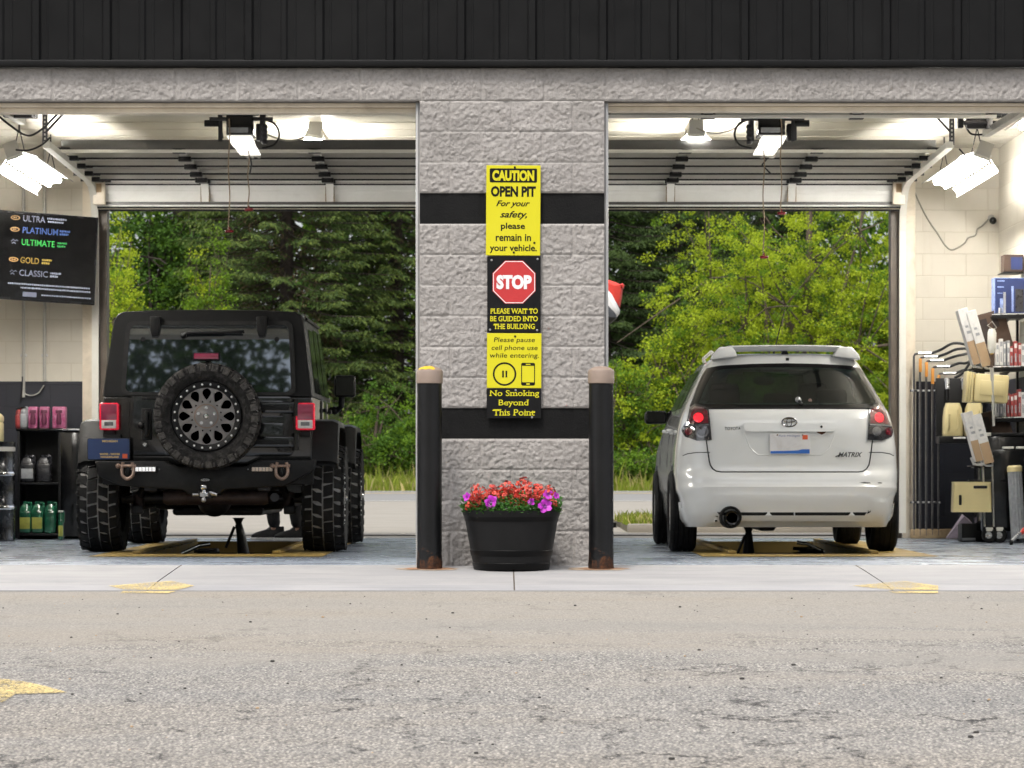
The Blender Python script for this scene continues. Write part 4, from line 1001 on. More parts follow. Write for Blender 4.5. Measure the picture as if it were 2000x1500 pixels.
# ------------------------------------------------------------------ right bay: grease pipes, jug board, shelves, cart
dP = 30.72
for i, (px, py) in enumerate(((1785, 690), (1797, 697), (1809, 704), (1821, 716), (1833, 729))):
    t = thing('fluid_pipe', 'grey fluid pipe, ' + ['the one nearest the hatchback', 'second from the hatchback', 'middle of the five', 'fourth from the hatchback', 'the one nearest the jug board'][i] + ', with black hose looped at its top', 'pipe', (X(px, dP), dP - D0, 0), 0, 'fluid pipes on the right wall')
    zt = Z(py, dP)
    MB().tube([(0, 0, .03), (0, 0, zt - .03), (.01, 0, zt - .008), (.05, -.005, zt)], .011, 'pipe_grey', 10).build('pipe', t)
    b = MB(); x1 = X(1836 + i * 9, dP) - X(px, dP)
    b.tube([(.04, -.005, zt), (.16, -.01, zt)], .014, 'silver', 8); b.build('coupling', t)
    pts = [(.16, -.01, zt), (.24, -.03, zt + .03), (.36 - .02 * i, -.06, zt + .09 - .02 * i), (.50 - .035 * i, -.08, zt + .06), (.52 - .03 * i, -.09, zt - .05), (.44, -.1, zt - .18), (.36 - .01 * i, -.1, zt - .23)]
    MB().tube(smooth_path(pts, 5), .013, 'hose', 8).build('hose', t)
    if i > 0: MB().box(-.012, .016, -.016, .012, zt - .13 - .01 * i, zt - .015, 'orange_plastic', .004).build('valve', t)
t = thing('pipe_rack', 'two slim silver bars clamping the fluid pipes to the dark wall', 'rack', (X(1808, dP), dP - D0, 0))
for py in (763, 981):
    b = MB(); b.box(X(1778, dP) - X(1808, dP), X(1838, dP) - X(1808, dP), .012, .022, Z(py, dP) - .01, Z(py, dP) + .01, 'pipe_grey', .002)
    for k in range(6): b.box(-.13 + k * .05, -.11 + k * .05, -.016, .011, Z(py, dP) - .008, Z(py, dP) + .008, 'silver', .003)
    b.build('bar', t)
dJ = 30.3
t = thing('jug_holder', 'black wall rack holding the two cream pitchers', 'rack', (X(1878, dJ), dJ - D0, 0))
b = MB(); b.box(-.22, .24, .10, .12, Z(866, dJ), Z(738, dJ), 'black_plastic', .004); b.box(-.22, .24, -.12, .10, Z(866, dJ), Z(852, dJ), 'black_plastic', .006); b.build('panel', t)
MB().box(-.09, .02, -.124, -.1205, Z(856, dJ) - .006, Z(856, dJ) + .012, 'white_plastic', .001).build('nameplate', t)
b = MB()
for k in (-.13, .02): b.tube([(k, .06, Z(742, dJ)), (k, .0, Z(742, dJ)), (k, -.02, Z(760, dJ))], .022, 'silver', 10); b.tube([(k, -.02, Z(760, dJ)), (k, -.02, Z(782, dJ))], .014, 'black_plastic', 10)
b.build('spout', t)
for px, py, lab in ((1860, 852, 'cream pitcher fully visible on the black wall rack'), (1902, 840, 'cream pitcher half hidden behind the tilted trays')):
    t = thing('fluid_pitcher', lab, 'pitcher', (X(px, dJ), dJ - D0 - .02, Z(852, dJ) + .002), 0, 'cream pitchers'); h_ = .31
    b = MB(); b.loft([[(x * q, y * q, z) for x, y in rrect(-.092, .092, -.075, .075, .04, 4)] for q, z in ((.95, 0), (1, .02), (.97, .16), (.86, .25), (.66, .30))], 'jug_cream'); b.build('body', t)
    b = MB(); b.tube([(-.05, -.078, .06), (-.05, -.09, .1), (-.045, -.086, .2)], .013, 'jug_cream', 8); b.tube([(.04, -.074, .06), (.045, -.07, .24)], .012, 'jug_cream', 8); b.build('handle', t)
dS = 29.25; sx0, sx1 = X(1932, dS), 4.585
t = thing('shelving_unit', 'black wire-arm shelving unit at the photo edge crowded with filter boxes', 'shelf', ((sx0 + sx1) / 2, dS - D0, 0))
cxs = (sx0 + sx1) / 2; hw = (sx1 - sx0) / 2
SHZ = [Z(617, dS), Z(719, dS), Z(818, dS)]
for z_ in SHZ:
    b = MB(); T = Matrix.Rotation(R(-3), 4, 'Y'); b.box(-hw, hw, -.16, .42, z_ - .022, z_ - .006, 'black_plastic', .004); b.box(-hw, hw, -.175, -.16, z_ - .03, z_ + .016, 'black_plastic', .004)
    b.tube([(-hw, -.17, z_ + .004), (hw, -.18, z_ + .012)], .006, 'silver', 6); b.build('shelf', t)
b = MB(); b.box(hw - .02, hw, .36, .42, 0, SHZ[0] + .1, 'black_plastic', .004); b.box(-hw, -hw + .02, .40, .42, .0, SHZ[0] - .03, 'black_plastic', .004); b.build('post', t)
b = MB()
for z_ in SHZ: b.prism([(-.14, z_ - .031), (.38, z_ - .031), (.38, z_ - .10)], -.01, .01, 'black_plastic', 'x', 0)
b.build('bracket', t)
def boxy(name, label, loc, dims, m, face, group, rot=(0, 0, 0), prints=(), cat='box'):
    t = thing(name, label, cat, loc, 0, group); t.rotation_euler = rot; a, c, h = dims
    MB().box(-a / 2, a / 2, -c / 2, c / 2, 0, h, m, .003, seg=1).build('carton', t)
    b = MB(); b.box(-a / 2 + .002, a / 2 - .002, -c / 2 - .0022, -c / 2 - .0004, .004, h - .004, face)
    for (x0, x1, z0, z1, pm) in prints: b.box(x0 * a - a / 2, x1 * a - a / 2, -c / 2 - .0042, -c / 2 - .0026, z0 * h, z1 * h, pm)
    b.build('printed_face', t); return t
y_s = dS - D0
boxy('filter_carton', 'tall dark blue carton with pale print on the top shelf', ((X(1938, dS) + X(1998, dS)) / 2, y_s - .03, SHZ[0]), (.27, .12, .33), 'box_bluelight', 'box_blue', None, (0, 0, R(6)),
     ((.08, .32, .90, .93, 'box_bluelight'), (.08, .30, .74, .77, 'box_bluelight'), (.08, .25, .58, .60, 'box_bluelight'), (.28, .36, .06, .62, 'box_grey'), (.17, .27, .06, .45, 'box_bluelight'), (.12, .26, .05, .2, 'box_white'), (.55, .62, .1, .78, 'box_bluelight'), (.68, .95, .1, .7, 'bottle_dark')))
boxy('brown_carton', 'brown carton with dark blue label high on the wall above the dark blue carton', (4.50, y_s + .2, Z(529, dS)), (.17, .2, .15), 'box_brown', 'box_brown', None, (0, 0, 0), ((.35, .95, .12, .85, 'box_blue'),))
struct_sh = MB(); struct_sh.box(4.40, 4.585, y_s + .05, y_s + .4, Z(532, dS), Z(530, dS), 'black_plastic', .003); tag(struct_sh.build('wall_shelf'), 'narrow black wall shelf under the small brown carton', 'shelf')
# leaning air-filter cartons on the arms at the end of the shelves
def lean(px, py, ang, dd, lab, k):
    t = boxy('air_filter_carton', lab, (X(px, dd), dd - D0, Z(py, dd)), (.085, .30, .50 if k < 2 else .44), 'box_white', 'box_white', 'leaning air filter cartons', (0, R(-ang), R(-4)),
             ((.02, .98, .0, .42, 'box_kraft'), (.3, .7, .55, .60, 'box_grey'), (.3, .6, .66, .70, 'box_grey')))
    return t
lean(1908, 712, 16, 29.0, 'white and kraft filter carton leaning on the upper rack, outer one', 0)
lean(1925, 716, 16, 28.98, 'white and kraft filter carton leaning on the upper rack, inner one', 1)
lean(1913, 900, 15, 29.0, 'white and kraft filter carton leaning on the lower rack, outer one', 2)
lean(1930, 905, 15, 28.98, 'white and kraft filter carton leaning on the lower rack, inner one', 3)
for (px, py, h_, lab) in ((1962, 712, .48, 'broad brown carton leaning behind the upper filter cartons'), (1962, 888, .40, 'broad brown carton leaning behind the lower filter cartons')):
    boxy('brown_filter_carton', lab, (X(px, 29.1), 29.1 - D0 + .12, Z(py, 29.1)), (.26, .10, h_), 'box_brown', 'box_brown', 'broad brown filter cartons', (0, R(-15), R(0)), ((.10, .34, .45, .9, 'box_print'), (.5, .72, .7, .9, 'box_print'), (.4, .85, .2, .3, 'box_print')))
for py, lab in ((716, 'upper steel rack arm under the leaning filter cartons'), (905, 'lower steel rack arm under the leaning filter cartons')):
    b = MB(); z_ = Z(py, 29); xa, xb = X(1893, 29), X(1935, 29)
    b.box(xa, xb, 29 - D0 - .12, 29 - D0 + .14, z_ - .03, z_ - .018, 'black_plastic', .003); b.tube([(xa, 29 - D0 - .12, z_ + .05), (xa + .02, 29 - D0 - .13, z_ - .005), (xa + .10, 29 - D0 - .13, z_ - .015)], .012, 'silver', 8); b.tube([(xa + .08, 29 - D0 - .13, z_ + .02), (xa + .13, 29 - D0 - .13, z_ - .02), (xb, 29 - D0 - .13, z_ - .02)], .010, 'silver', 8)
    b.box(xa + .06, xb + .1, 29 - D0 + .14, 29 - D0 + .3, z_ - .04, z_ - .015, 'black_plastic', .003); tag(b.build('rack_arm'), lab, 'rack', 'steel rack arms')
# trays and bin
t = thing('parts_tray', 'three nested cream plastic trays standing on edge below the upper cartons', 'tray', (X(1920, 28.9), 28.9 - D0, Z(788, 28.9)))
b = MB()
for k in range(3): b.box(-.17 + .022 * k, -.15 + .022 * k, -.10, .12, 0 - .0, .27 - .004 * k, 'jug_cream', .008)
b.build('rim', t)
b = MB(); b.box(-.10, .20, -.10, .12, .01, .255, 'jug_cream', .02); b.box(-.05, .16, -.112, -.099, .07, .2, 'jug_cream', .02); b.build('tub', t); t.rotation_euler = (0, R(4), 0)
for px, lab, zp in ((1897, 'cream bin with dark hand holes hung low beside the black cart', 1000),):
    t = thing('storage_bin', lab, 'bin', (X(px, 28.9), 28.9 - D0, Z(zp, 28.9)), R(-4))
    b = MB(); b.loft([[(x * q, y, z) for x, y in rrect(-.17, .17, -.12, .12, .02, 3)] for q, z in ((1, 0), (1.0, .01), (.95, .25), (.98, .262))], 'jug_cream'); b.build('tub', t)
    MB().box(-.115, -.09, -.128, -.11, .06, .15, 'black_plastic', .009).build('hand_hole', t); MB().box(.01, .13, -.128, -.11, .205, .23, 'black_plastic', .008).build('hand_hole', t)
    b = MB(); b.box(-.02, .3, .05, .13, .26, .28, 'black_plastic', .004); b.tube([(.12, .09, .27), (.25, .09, .33)], .012, 'black_plastic', 6); b.build('hook', t)
# rows of small boxes on two shelves
rs = random.Random(9)
for row, (z_, px0, specs) in enumerate(((SHZ[1], 1943, ('box_white', 'box_white', 'box_grey', 'box_grey', 'box_red', 'box_red', 'box_red', 'box_white')), (SHZ[2], 1943, ('box_white', 'box_grey', 'box_white', 'box_red', 'box_red', 'box_red', 'box_red', 'box_white')))):
    px = px0
    for k, m_ in enumerate(specs):
        wpx = (7, 8, 6, 7, 7, 8, 7, 8)[k]; h_ = (.20, .235, .21, .22, .17, .215, .20, .19)[(k + row * 3) % 8] * (1 if row == 0 else 1.02)
        nm = {'box_white': 'white', 'box_grey': 'grey', 'box_red': 'red'}[m_]
        ordn = ('first', 'second', 'third', 'fourth', 'fifth', 'sixth', 'seventh', 'eighth')[k]
        boxy('small_filter_box', f'slim {nm} filter box, {ordn} from the cartons on the {"upper" if row == 0 else "lower"} of two crowded shelves', (X(px + wpx / 2, dS - .1), dS - .1 - D0, z_ + .017), (wpx * .9 / 222, .1, h_), m_, m_, 'slim filter boxes on the shelves', (0, 0, rs.uniform(-.05, .05)),
             ((.15, .85, .72, .9, 'box_white' if m_ != 'box_white' else 'box_grey'), (.3, .7, .15, .5, 'box_grey' if m_ != 'box_grey' else 'box_white')))
        px += wpx
t = thing('grease_brush', 'long-handled white brush with yellow tip hanging at the shelf corner', 'brush', (X(1937, 28.8), 28.8 - D0, 0))
b = MB(); b.tube([(0, 0, Z(690, 28.8)), (0, 0, Z(680, 28.8)), (.002, 0, Z(650, 28.8)), (0, 0, Z(642, 28.8))], [.02, .036, .038, .024], 'white_plastic', 14); b.build('head', t)
MB().tube([(0, 0, Z(692, 28.8)), (0, 0, Z(684, 28.8))], [.012, .026], 'yellow_paint', 12).build('collar', t)
MB().tube([(0, 0, Z(692, 28.8)), (.0, 0, Z(718, 28.8))], .011, 'box_brown', 8).build('ferrule', t)
MB().tube([(0, 0, Z(718, 28.8)), (.01, 0, Z(770, 28.8)), (.018, 0, Z(832, 28.8))], [.018, .014, .012], 'conduit_grey', 10).build('handle', t)
b = MB(); b.tube([(.0, -.02, Z(642, 28.8)), (-.04, -.02, Z(636, 28.8)), (.0, -.02, Z(628, 28.8)), (.04, -.02, Z(640, 28.8)), (0, -.02, Z(644, 28.8))], .004, 'conduit_grey', 6); b.build('hanging_loop', t)
dK = 28.95; kx0, kx1 = X(1918, dK), 4.585
t = thing('tool_cart', 'tall black wheeled tool cart with silver edge trims below the crowded shelves', 'tool cart', ((kx0 + kx1) / 2, dK - D0, 0)); hw = (kx1 - kx0) / 2
zt = Z(845, dK)
b = MB(); b.box(-hw, hw, 0, .5, .1, zt - .03, 'black_gloss', .01); b.box(-hw + .10, hw, -.018, 0, .13, zt - .15, 'black_gloss', .006); b.build('body', t)
MB().box(-hw - .01, hw, -.02, .5, zt - .029, zt, 'black_plastic', .008).build('top', t)
MB().box(-hw - .012, -hw + .075, -.026, -.021, zt - .03, zt + .0, 'white_plastic', .002).build('corner_trim', t)
for xx in (-hw + .02, -hw + .10): MB().tube([(xx, -.022, .14), (xx - .015, -.022, zt - .20)], .008, 'conduit_grey', 8).build('edge_trim', t)
for k, xx in enumerate((.01, .13)): MB().box(xx - .05 + hw * 0, xx + .05, -.036, -.019, Z(877, dK), Z(872, dK), 'white_plastic', .004).build('drawer_pull', t)
for xx in (-hw + .06, -hw + .15):
    w_ = MB(); w_.lathe([(.03, -.02), (.06, -.02), (.066, -.01), (.066, .01), (.06, .02), (.03, .02)], 'rubber', 20, Matrix.Translation((xx, -.02, .066)) @ Matrix.Rotation(R(70), 4, 'Z'), 'x'); w_.lathe([(0.0, -.022), (.03, -.022), (.03, .022), (0, .022)], 'silver', 14, Matrix.Translation((xx, -.02, .066)) @ Matrix.Rotation(R(70), 4, 'Z'), 'x'); w_.box(xx - .03, xx + .03, -.05, .03, .1, .135, 'white_metal', .006); w_.build('caster', t)
t = thing('filter_element', 'tall pale ribbed filter element with a cream cap leaning on the tool cart', 'filter', (X(1989, 28.75), 28.75 - D0, 0.02)); t.rotation_euler = (0, R(-3), 0)
b = MB(); n = 28; prf = [((.055 + .007 * (i % 2)) * math.cos(2 * math.pi * i / n), (.055 + .007 * (i % 2)) * math.sin(2 * math.pi * i / n)) for i in range(n)]
b.loft([[(x, y, z) for x, y in prf] for z in (0.02, .60)], 'box_grey'); b.build('pleats', t)
MB().lathe([(0, .60), (.066, .60), (.066, .64), (.05, .655), (0, .655)], 'jug_cream', 24).build('end_cap', t)
t = thing('floor_crate', 'low black crate on the floor beside the cart', 'crate', (X(1906, 29.4), 29.4 - D0, 0))
b = MB(); b.box(-.14, .15, -.12, .14, 0, .02, 'black_plastic', .003)
for q in ((-.14, -.125, -.12, .14), (.135, .15, -.12, .14), (-.14, .15, -.12, -.105), (-.14, .15, .125, .14)): b.box(q[0], q[1], q[2], q[3], .0, .16, 'black_plastic', .004)
b.box(-.14, -.02, -.123, -.1205, .012, .035, 'box_grey', .001); b.build('bin', t)
t = MB(); t.loft([[(X(px, 30.3), 8.3 + dy, Z(py, 30.3)) for px, py in ring] for ring, dy in (([(1845, 1051), (1880, 1008), (1893, 1020), (1915, 1051)], -.1), ([(1850, 1051), (1882, 1004), (1895, 1014), (1925, 1051)], .1))], 'cloth_mauve')
tag(t.build('cleaning_rag'), 'mauve grey rag heaped on the floor behind the low black crate', 'rag')
t = thing('scrap_pile_board', 'pale broken skirting board at the foot of the dark wall by the pipes', 'board', (X(1812, 30.7), 30.7 - D0 + .03, 0))
b = MB(); b.box(-.16, .28, -.02, .0, .0, .09, 'tan_brown', .01); b.build('plank', t)
t = thing('floor_jack', 'silver jack handle with red grip resting on the floor before the tool cart', 'jack', (X(1990, 28.0), 28.0 - D0, 0), 0)
b = MB(); b.tube([(X(1975, 28) - X(1990, 28), 0, .03), (.06, .05, .14), (.14, .1, .22)], .014, 'silver', 8); b.build('handle', t)
b = MB(); b.tube([(.025, .03, .10), (.06, .05, .14)], .018, 'fabric_red', 8); b.build('grip', t)
b = MB(); b.lathe([(.0, -.012), (.022, -.012), (.022, .012), (0, .012)], 'rubber', 14, Matrix.Translation((X(1975, 28) - X(1990, 28), 0, .023)), 'x'); b.build('wheel', t)
# drain funnels standing up out of the pits
def drain(label, x, y, zt, lean_):
    t = thing('drain_stand', label, 'drain stand', (x, y, -1.7))
    MB().tube([(0, 0, .03), (0, 0, 1.6), (lean_ * .6, 0, 1.7 + zt * .55), (lean_, 0, 1.7 + zt)], [.05, .055, .036, .028], 'black_plastic', 12).build('pole', t)
    MB().lathe([(0, 0), (.24, 0), (.24, .03), (.06, .06), (0, .06)], 'dark_steel', 20).build('base', t)
    MB().lathe([(.02, .0), (.03, .03), (.045, .06), (.05, .06), (.05, .055)], 'black_plastic', 20, Matrix.Translation((lean_, 0, 1.69 + zt))).build('funnel', t)
    MB().tube([(lean_ - .03, -.02, 1.7 + zt - .02), (lean_ - .10, -.02, 1.7 + zt - .19)], .012, 'black_plastic', 8).build('lever', t)
    return t
drain('black drain stand rising from the pit beneath the black off-road vehicle', X(478, 26.6), 4.6, .20, -.05)
drain('black drain stand rising from the pit beneath the white hatchback', X(1462, 27.2), 5.2, .12, .0)
for (x, y, lab) in ((X(388, 25.6), 3.9, 'chrome pit tools jumbled at the pit edge under the black vehicle'), (X(1572, 26.4), 4.4, 'chrome pit tools jumbled at the pit edge under the hatchback')):
    t = thing('pit_tool', lab, 'tool', (x, y, 0.0)); s_ = 1 if x < 0 else -1
    b = MB(); b.tube([(-.16 * s_, 0, -.02), (-.02 * s_, .0, .045), (.06 * s_, .02, .055)], .016, 'chrome', 10); b.tube([(-.06 * s_, -.06, .0), (.1 * s_, -.06, .012)], .013, 'chrome', 8); b.build('arm', t)
    b = MB(); b.box(-.04, .12, .0, .16, -.10, .02, 'black_plastic', .015); b.tube([(-.1, -.05, -.05), (.14, -.02, -.03)], .03, 'black_plastic', 10); b.build('body', t)
    b = MB(); b.box(-.10, .14, .02, .16, -.28, -.09, 'dark_steel', .01); b.build('carrier', t)
mat('hub_bronze', (.22, .15, .11), .5, .4, .3, 14)
mat('dark_chrome', (.22, .22, .23), .2, .9, .1, 10)
mat('bolt_bright', (.85, .85, .84), .35, 0, .05, 30)
# ------------------------------------------------------------------ wheels
def tyre_mt(rad, wd, rim_r, seed=1, wall='rubber', biter=.04, lug='rubber'):
    """mud-terrain tyre: dusty carcass with staggered black tread blocks"""
    b = MB(); h = wd / 2; rg = random.Random(seed)
    b.lathe([(rim_r, -h * .62), (rim_r + .03, -h * .9), (rad * .80, -h * 1.0), (rad * .93, -h * .97), (rad - .034, -h * .86), (rad - .022, -h * .4), (rad - .022, h * .4), (rad - .034, h * .86), (rad * .93, h * .97), (rad * .80, h * 1.0), (rim_r + .03, h * .9), (rim_r, h * .62)], wall, 56, axis='x', cap=False)
    b.lathe([(rad - .029, -h * .84), (rad - .016, -h * .4), (rad - .016, h * .4), (rad - .029, h * .84)], 'tyre_dust', 56, axis='x', cap=False)
    n = 26; cols = [(-.97, -.52), (-.48, -.03), (.03, .48), (.52, .97)]
    for i in range(n):
        for ci, (u0, u1) in enumerate(cols):
            a0 = 2 * math.pi * (i + (.5 if ci % 2 else 0)) / n; da = 2 * math.pi / n * .89
            sk = (.20 if ci in (0, 2) else -.20) * da + rg.uniform(-.08, .08) * da
            ring = [(u0, 0 + sk * .5), (u0 + (u1 - u0) * .45, .06 * da - sk * .2), (u1, -sk * .5 + rg.uniform(0, .08) * da), (u1, da - sk * .5), (u0 + (u1 - u0) * .55, da * .94 + sk * .2), (u0, da + sk * .5 - rg.uniform(0, .1) * da)]
            vs = []
            for rr, q in ((rad - .022, 1.0), (rad - .001, .95)):
                cu = (u0 + u1) / 2; ca = da / 2
                for u, a in ring:
                    uu = cu + (u - cu) * q; aa = a0 + ca + (a - ca) * q; r2 = rr - .022 * max(0, abs(uu) - .5) / .5
                    vs.append((uu * h, r2 * math.cos(aa), r2 * math.sin(aa)))
            b.add(vs, [(0, 1, 7, 6), (1, 2, 8, 7), (2, 3, 9, 8), (3, 4, 10, 9), (4, 5, 11, 10), (5, 0, 6, 11), (6, 7, 8, 9, 10, 11)], wall)
        for s_ in (-1, 1):   # side biters
            a = 2 * math.pi * (i + (.25 if s_ > 0 else .75)) / n; T = Matrix.Rotation(a, 4, 'X')
            b.box(s_ * h * .955 - .010, s_ * h * .955 + .010, -biter / 2, biter / 2, rad * .835, rad * .965, lug, .004, T, 1); b.box(s_ * h * .95 - .008, s_ * h * .95 + .006, -biter * .9, -biter * .62, rad * .86, rad * .955, lug, .003, T, 1)
    return b
def rim_slotted(b, face, rr, holes=12, m='rim_bronze'):
    """flat face wheel: 12 teardrop windows, bead-lock ring and bolts. face = x of the outer face (axis x), outwards = +x"""
    ri, ro = .105, rr * .84; N = 24
    for k in range(holes):
        a0 = 2 * math.pi * k / holes; hw = math.pi / holes
        cu, cv = 0.0, (ri + ro) / 2 + .012
        hole = []
        for j in range(N):
            t = 2 * math.pi * j / N; v = math.sin(t); wv = .0345 if v > 0 else .0345 * (1 - .56 * (-v))
            hole.append((wv * math.cos(t), cv + (.037 if v > 0 else .050) * v))
        outer = []
        for j in range(N):
            t = 2 * math.pi * j / N; dx, dz = math.cos(t), math.sin(t)
            lo, hi = 0.0, .3
            for _ in range(28):
                mid = (lo + hi) / 2; px, pz = dx * mid, cv + dz * mid; r_ = math.hypot(px, pz); an = abs(math.atan2(px, pz))
                if ri <= r_ <= ro and an <= hw: lo = mid
                else: hi = mid
            outer.append((dx * lo, cv + dz * lo))
        vs = []
        for lp, dp in ((outer, 0), (hole, 0), (hole, -.05)):
            for u, v in lp:
                r_ = math.hypot(u, v); an = a0 + math.atan2(u, v)
                bulge = -.020 * ((r_ - ri) / (ro - ri)) if dp == 0 else -.020 * ((r_ - ri) / (ro - ri)) + dp
                vs.append((face + bulge, r_ * math.sin(an), r_ * math.cos(an)))
        fs = []
        for g_ in range(2):
            for j in range(N): fs.append((g_ * N + j, (g_ * N) + (j + 1) % N, (g_ + 1) * N + (j + 1) % N, (g_ + 1) * N + j))
        b.add(vs, fs, m)
    b.lathe([(ro - .004, face - .020), (ro, face - .016), (rr * .97, face + .004), (rr, face + .004), (rr + .004, face - .02), (rr + .004, face - .12)], 'trim_black', 64, axis='x', cap=False)
    b.lathe([(.0, face + .018), (.03, face + .018), (.04, face + .012), (.085, face + .004), (.106, face + .002), (.106, face - .03)], m, 40, axis='x')
    b.lathe([(0, face - .07), (rr * .9, face - .07)], 'black_gloss', 40, axis='x')
    for k in range(24):
        a = 2 * math.pi * (k + .5) / 24; b.sphere((face + .004, rr * .925 * math.sin(a), rr * .925 * math.cos(a)), .0085, 'bolt_bright', 8, 5)
def lugs(b, face, m='silver'):
    for k in range(5):
        a = 2 * math.pi * k / 5; b.lathe([(.0, face + .018), (.012, face + .016), (.012, face)], m, 10, Matrix.Translation((0, .062 * math.sin(a), .062 * math.cos(a))), 'x')
    b.lathe([(0, face + .036), (.014, face + .035), (.022, face + .026), (.022, face + .01)], 'chrome', 18, axis='x')

# ------------------------------------------------------------------ black off-road vehicle
JY = 3.20; J = thing('offroad_vehicle', 'black hard-top off-road vehicle with spare wheel on its tailgate, parked over a yellow-edged pit', 'car', (-2.25, JY, 0))
TR, TW = .418, .325
for (wx, wy) in ((-.86, .60), (.86, .60), (-.86, 3.55), (.86, 3.55)):
    first = (wx, wy) == (-.86, .60)
    if first:
        W0 = bpy.data.objects.new('wheel', None); COL.objects.link(W0); W0.parent = J; W0.location = (wx, wy, TR - .004); W0.rotation_euler = (R(8), 0, R(180))
        tyre_mt(TR, TW, .235).build('tyre', W0, smooth=30)
        b = MB(); rim_slotted(b, TW * .42, .225); lugs(b, TW * .42); b.lathe([(.22, -.10), (.225, -.1), (.225, .1), (.22, .1)], 'trim_black', 40, axis='x', cap=False); b.lathe([(0, -.05), (.15, -.05), (.15, -.02), (0, -.02)], 'dark_steel', 32, axis='x'); b.build('rim', W0)
    else:
        w_ = copy_tree(W0, J); w_.location = (wx, wy, TR - .004); w_.rotation_euler = (R(8 + 31 * wy), 0, R(180) if wx < 0 else 0)
def jrear(x, z):     # the rear face: upright tub, hard top leaning forward
    return 0.0 if z <= 1.19 else .12 * (z - 1.19) / .64
# tub
b = MB()
half = [(-.80, .66), (-.80, 1.19), (.80, 1.19), (.80, .66)]
tub = [(0.0, .66), (0, 1.19), (2.55, 1.19), (2.55, 1.21), (2.62, 1.24), (4.05, 1.16), (4.10, 1.10), (4.10, .74), (3.0, .60), (1.2, .56), (.9, .66)]
b.prism([(y, z) for y, z in tub], -.795, .795, 'jeep_black', 'x', .018, seg=3); b.build('body', J)
# hard top
def top_loop(y_of):
    pts = []
    prof = [(-.795, 1.192), (-.790, 1.25), (-.735, 1.70), (-.722, 1.775), (-.700, 1.815), (-.655, 1.838), (-.40, 1.850), (0, 1.855)]
    prof = prof + [(-x, z) for x, z in prof[-2::-1]]
    return [(x, y_of(z), z) for x, z in prof]
b = MB()
b.loft([top_loop(lambda z: jrear(0, z) + .05), top_loop(lambda z: jrear(0, z) + .012), [(x * .99, y - .012, 1.19 + (z - 1.19) * .993) for x, y, z in top_loop(lambda z: jrear(0, z) + .012)]], 'hardtop_black')
b.loft([top_loop(lambda z: jrear(0, z) + .05), top_loop(lambda z: 1.4 + 0 * z), top_loop(lambda z: 2.50 - .42 * (z - 1.19) / .66)], 'hardtop_black', cap=True)
b.build('hardtop', J, smooth=30)
m_, nt_, b_ = new_mat('rear_glass'); b_.inputs['Base Color'].default_value = (.075, .090, .105, 1); b_.inputs['Metallic'].default_value = .85; b_.inputs['Roughness'].default_value = .03; b_.inputs['Specular IOR Level'].default_value = 1.0; b_.inputs['Coat Weight'].default_value = 1.0; b_.inputs['Coat Roughness'].default_value = .02
_tc = nt_.n("ShaderNodeTexCoord").outputs['Object'];
b_.inputs['Roughness'].default_value = .015
mat('side_glass', (.010, .012, .012), .06, 0, .1, 5, coat=1.0, spec=.8)
trap = lambda x0b, x1b, x0t, x1t, z0, z1, r: [(x + (0 if True else 0), z) for x, z in rrect(0, 1, z0, z1, r)]
def taper(poly, z0, z1, k):  # narrows towards the top
    return [(x * (1 - k * (z - z0) / (z1 - z0)), z) for x, z in poly]
GW = MB(); gp = taper(rrect(-.625, .635, 1.222, 1.735, .045, 5), 1.22, 1.735, .045)
drape(gp, jrear, .006, .01, 'rear_glass', GW, .2); GW_o = GW.build('rear_window', J)
fr = MB(); frame_poly(fr, taper(rrect(-.66, .67, 1.198, 1.765, .06, 5), 1.2, 1.76, .045), gp, jrear, .010, .02, 'gap_black'); fr.build('seal', GW_o)
for hx in (-.405, .405):
    hb = MB(); hb.prism([(hx - .042, 1.80), (hx + .042, 1.80), (hx + .038, 1.69), (hx + .024, 1.645), (hx - .024, 1.645), (hx - .038, 1.69)], .055, .115, 'trim_black', 'y', .010); hb.build('window_hinge', J)
wp = MB(); wp.sphere((-.19, .075, 1.655), .026, 'black_plastic', 12, 8); wp.tube([(-.19, .06, 1.655), (-.16, .045, 1.675), (.10, .05, 1.675), (.27, .065, 1.69)], [.014, .014, .012, .006], 'black_plastic', 8); wp.box(-.17, .26, .045, .07, 1.667, 1.679, 'black_plastic', .003); wp.build('rear_wiper', J)
for gx in (-.50, .52): MB().lathe([(0, -.004), (.016, -.004), (.02, 0), (.02, .01)], 'black_plastic', 14, Matrix.Translation((gx, .076, 1.625)), 'y').build('window_bumper', J)
# tailgate
tg = MB(); tg.prism(rrect(-.595, .655, .735, 1.193, .05, 5), -.014, .01, 'jeep_black', 'y', .006)
tg.prism(rrect(.20, .58, 1.03, 1.16, .02, 3), -.020, -.012, 'jeep_black', 'y', .004); tg.prism(rrect(.20, .58, .80, .99, .02, 3), -.020, -.012, 'jeep_black', 'y', .004)
tg.box(-.50, -.36, -.02, -.012, 1.165, 1.19, 'gap_black', .004)
TG = tg.build('tailgate', J)
for hz in (1.105, .845):
    h = MB(); h.box(.26, .66, -.062, -.015, hz - .042, hz + .042, 'jeep_black', .012); h.box(.28, .62, -.068, -.06, hz - .02, hz + .018, 'trim_black', .006); h.tube([(.672, -.04, hz - .065), (.672, -.04, hz + .065)], .024, 'jeep_black', 12); h.build('tailgate_hinge', TG)
h = MB(); h.box(-.475, -.445, -.055, -.015, .885, 1.08, 'trim_black', .010); h.box(-.50, -.42, -.028, -.012, .86, 1.10, 'gap_black', .01)
h.sphere((-.50, -.03, .97), .028, 'trim_black', 12, 8); h.build('tailgate_handle', TG)
MB().lathe([(0, -.028), (.014, -.028), (.018, -.022), (.018, -.01)], 'silver', 14, Matrix.Translation((-.474, 0, .825)), 'y').build('lock', TG)
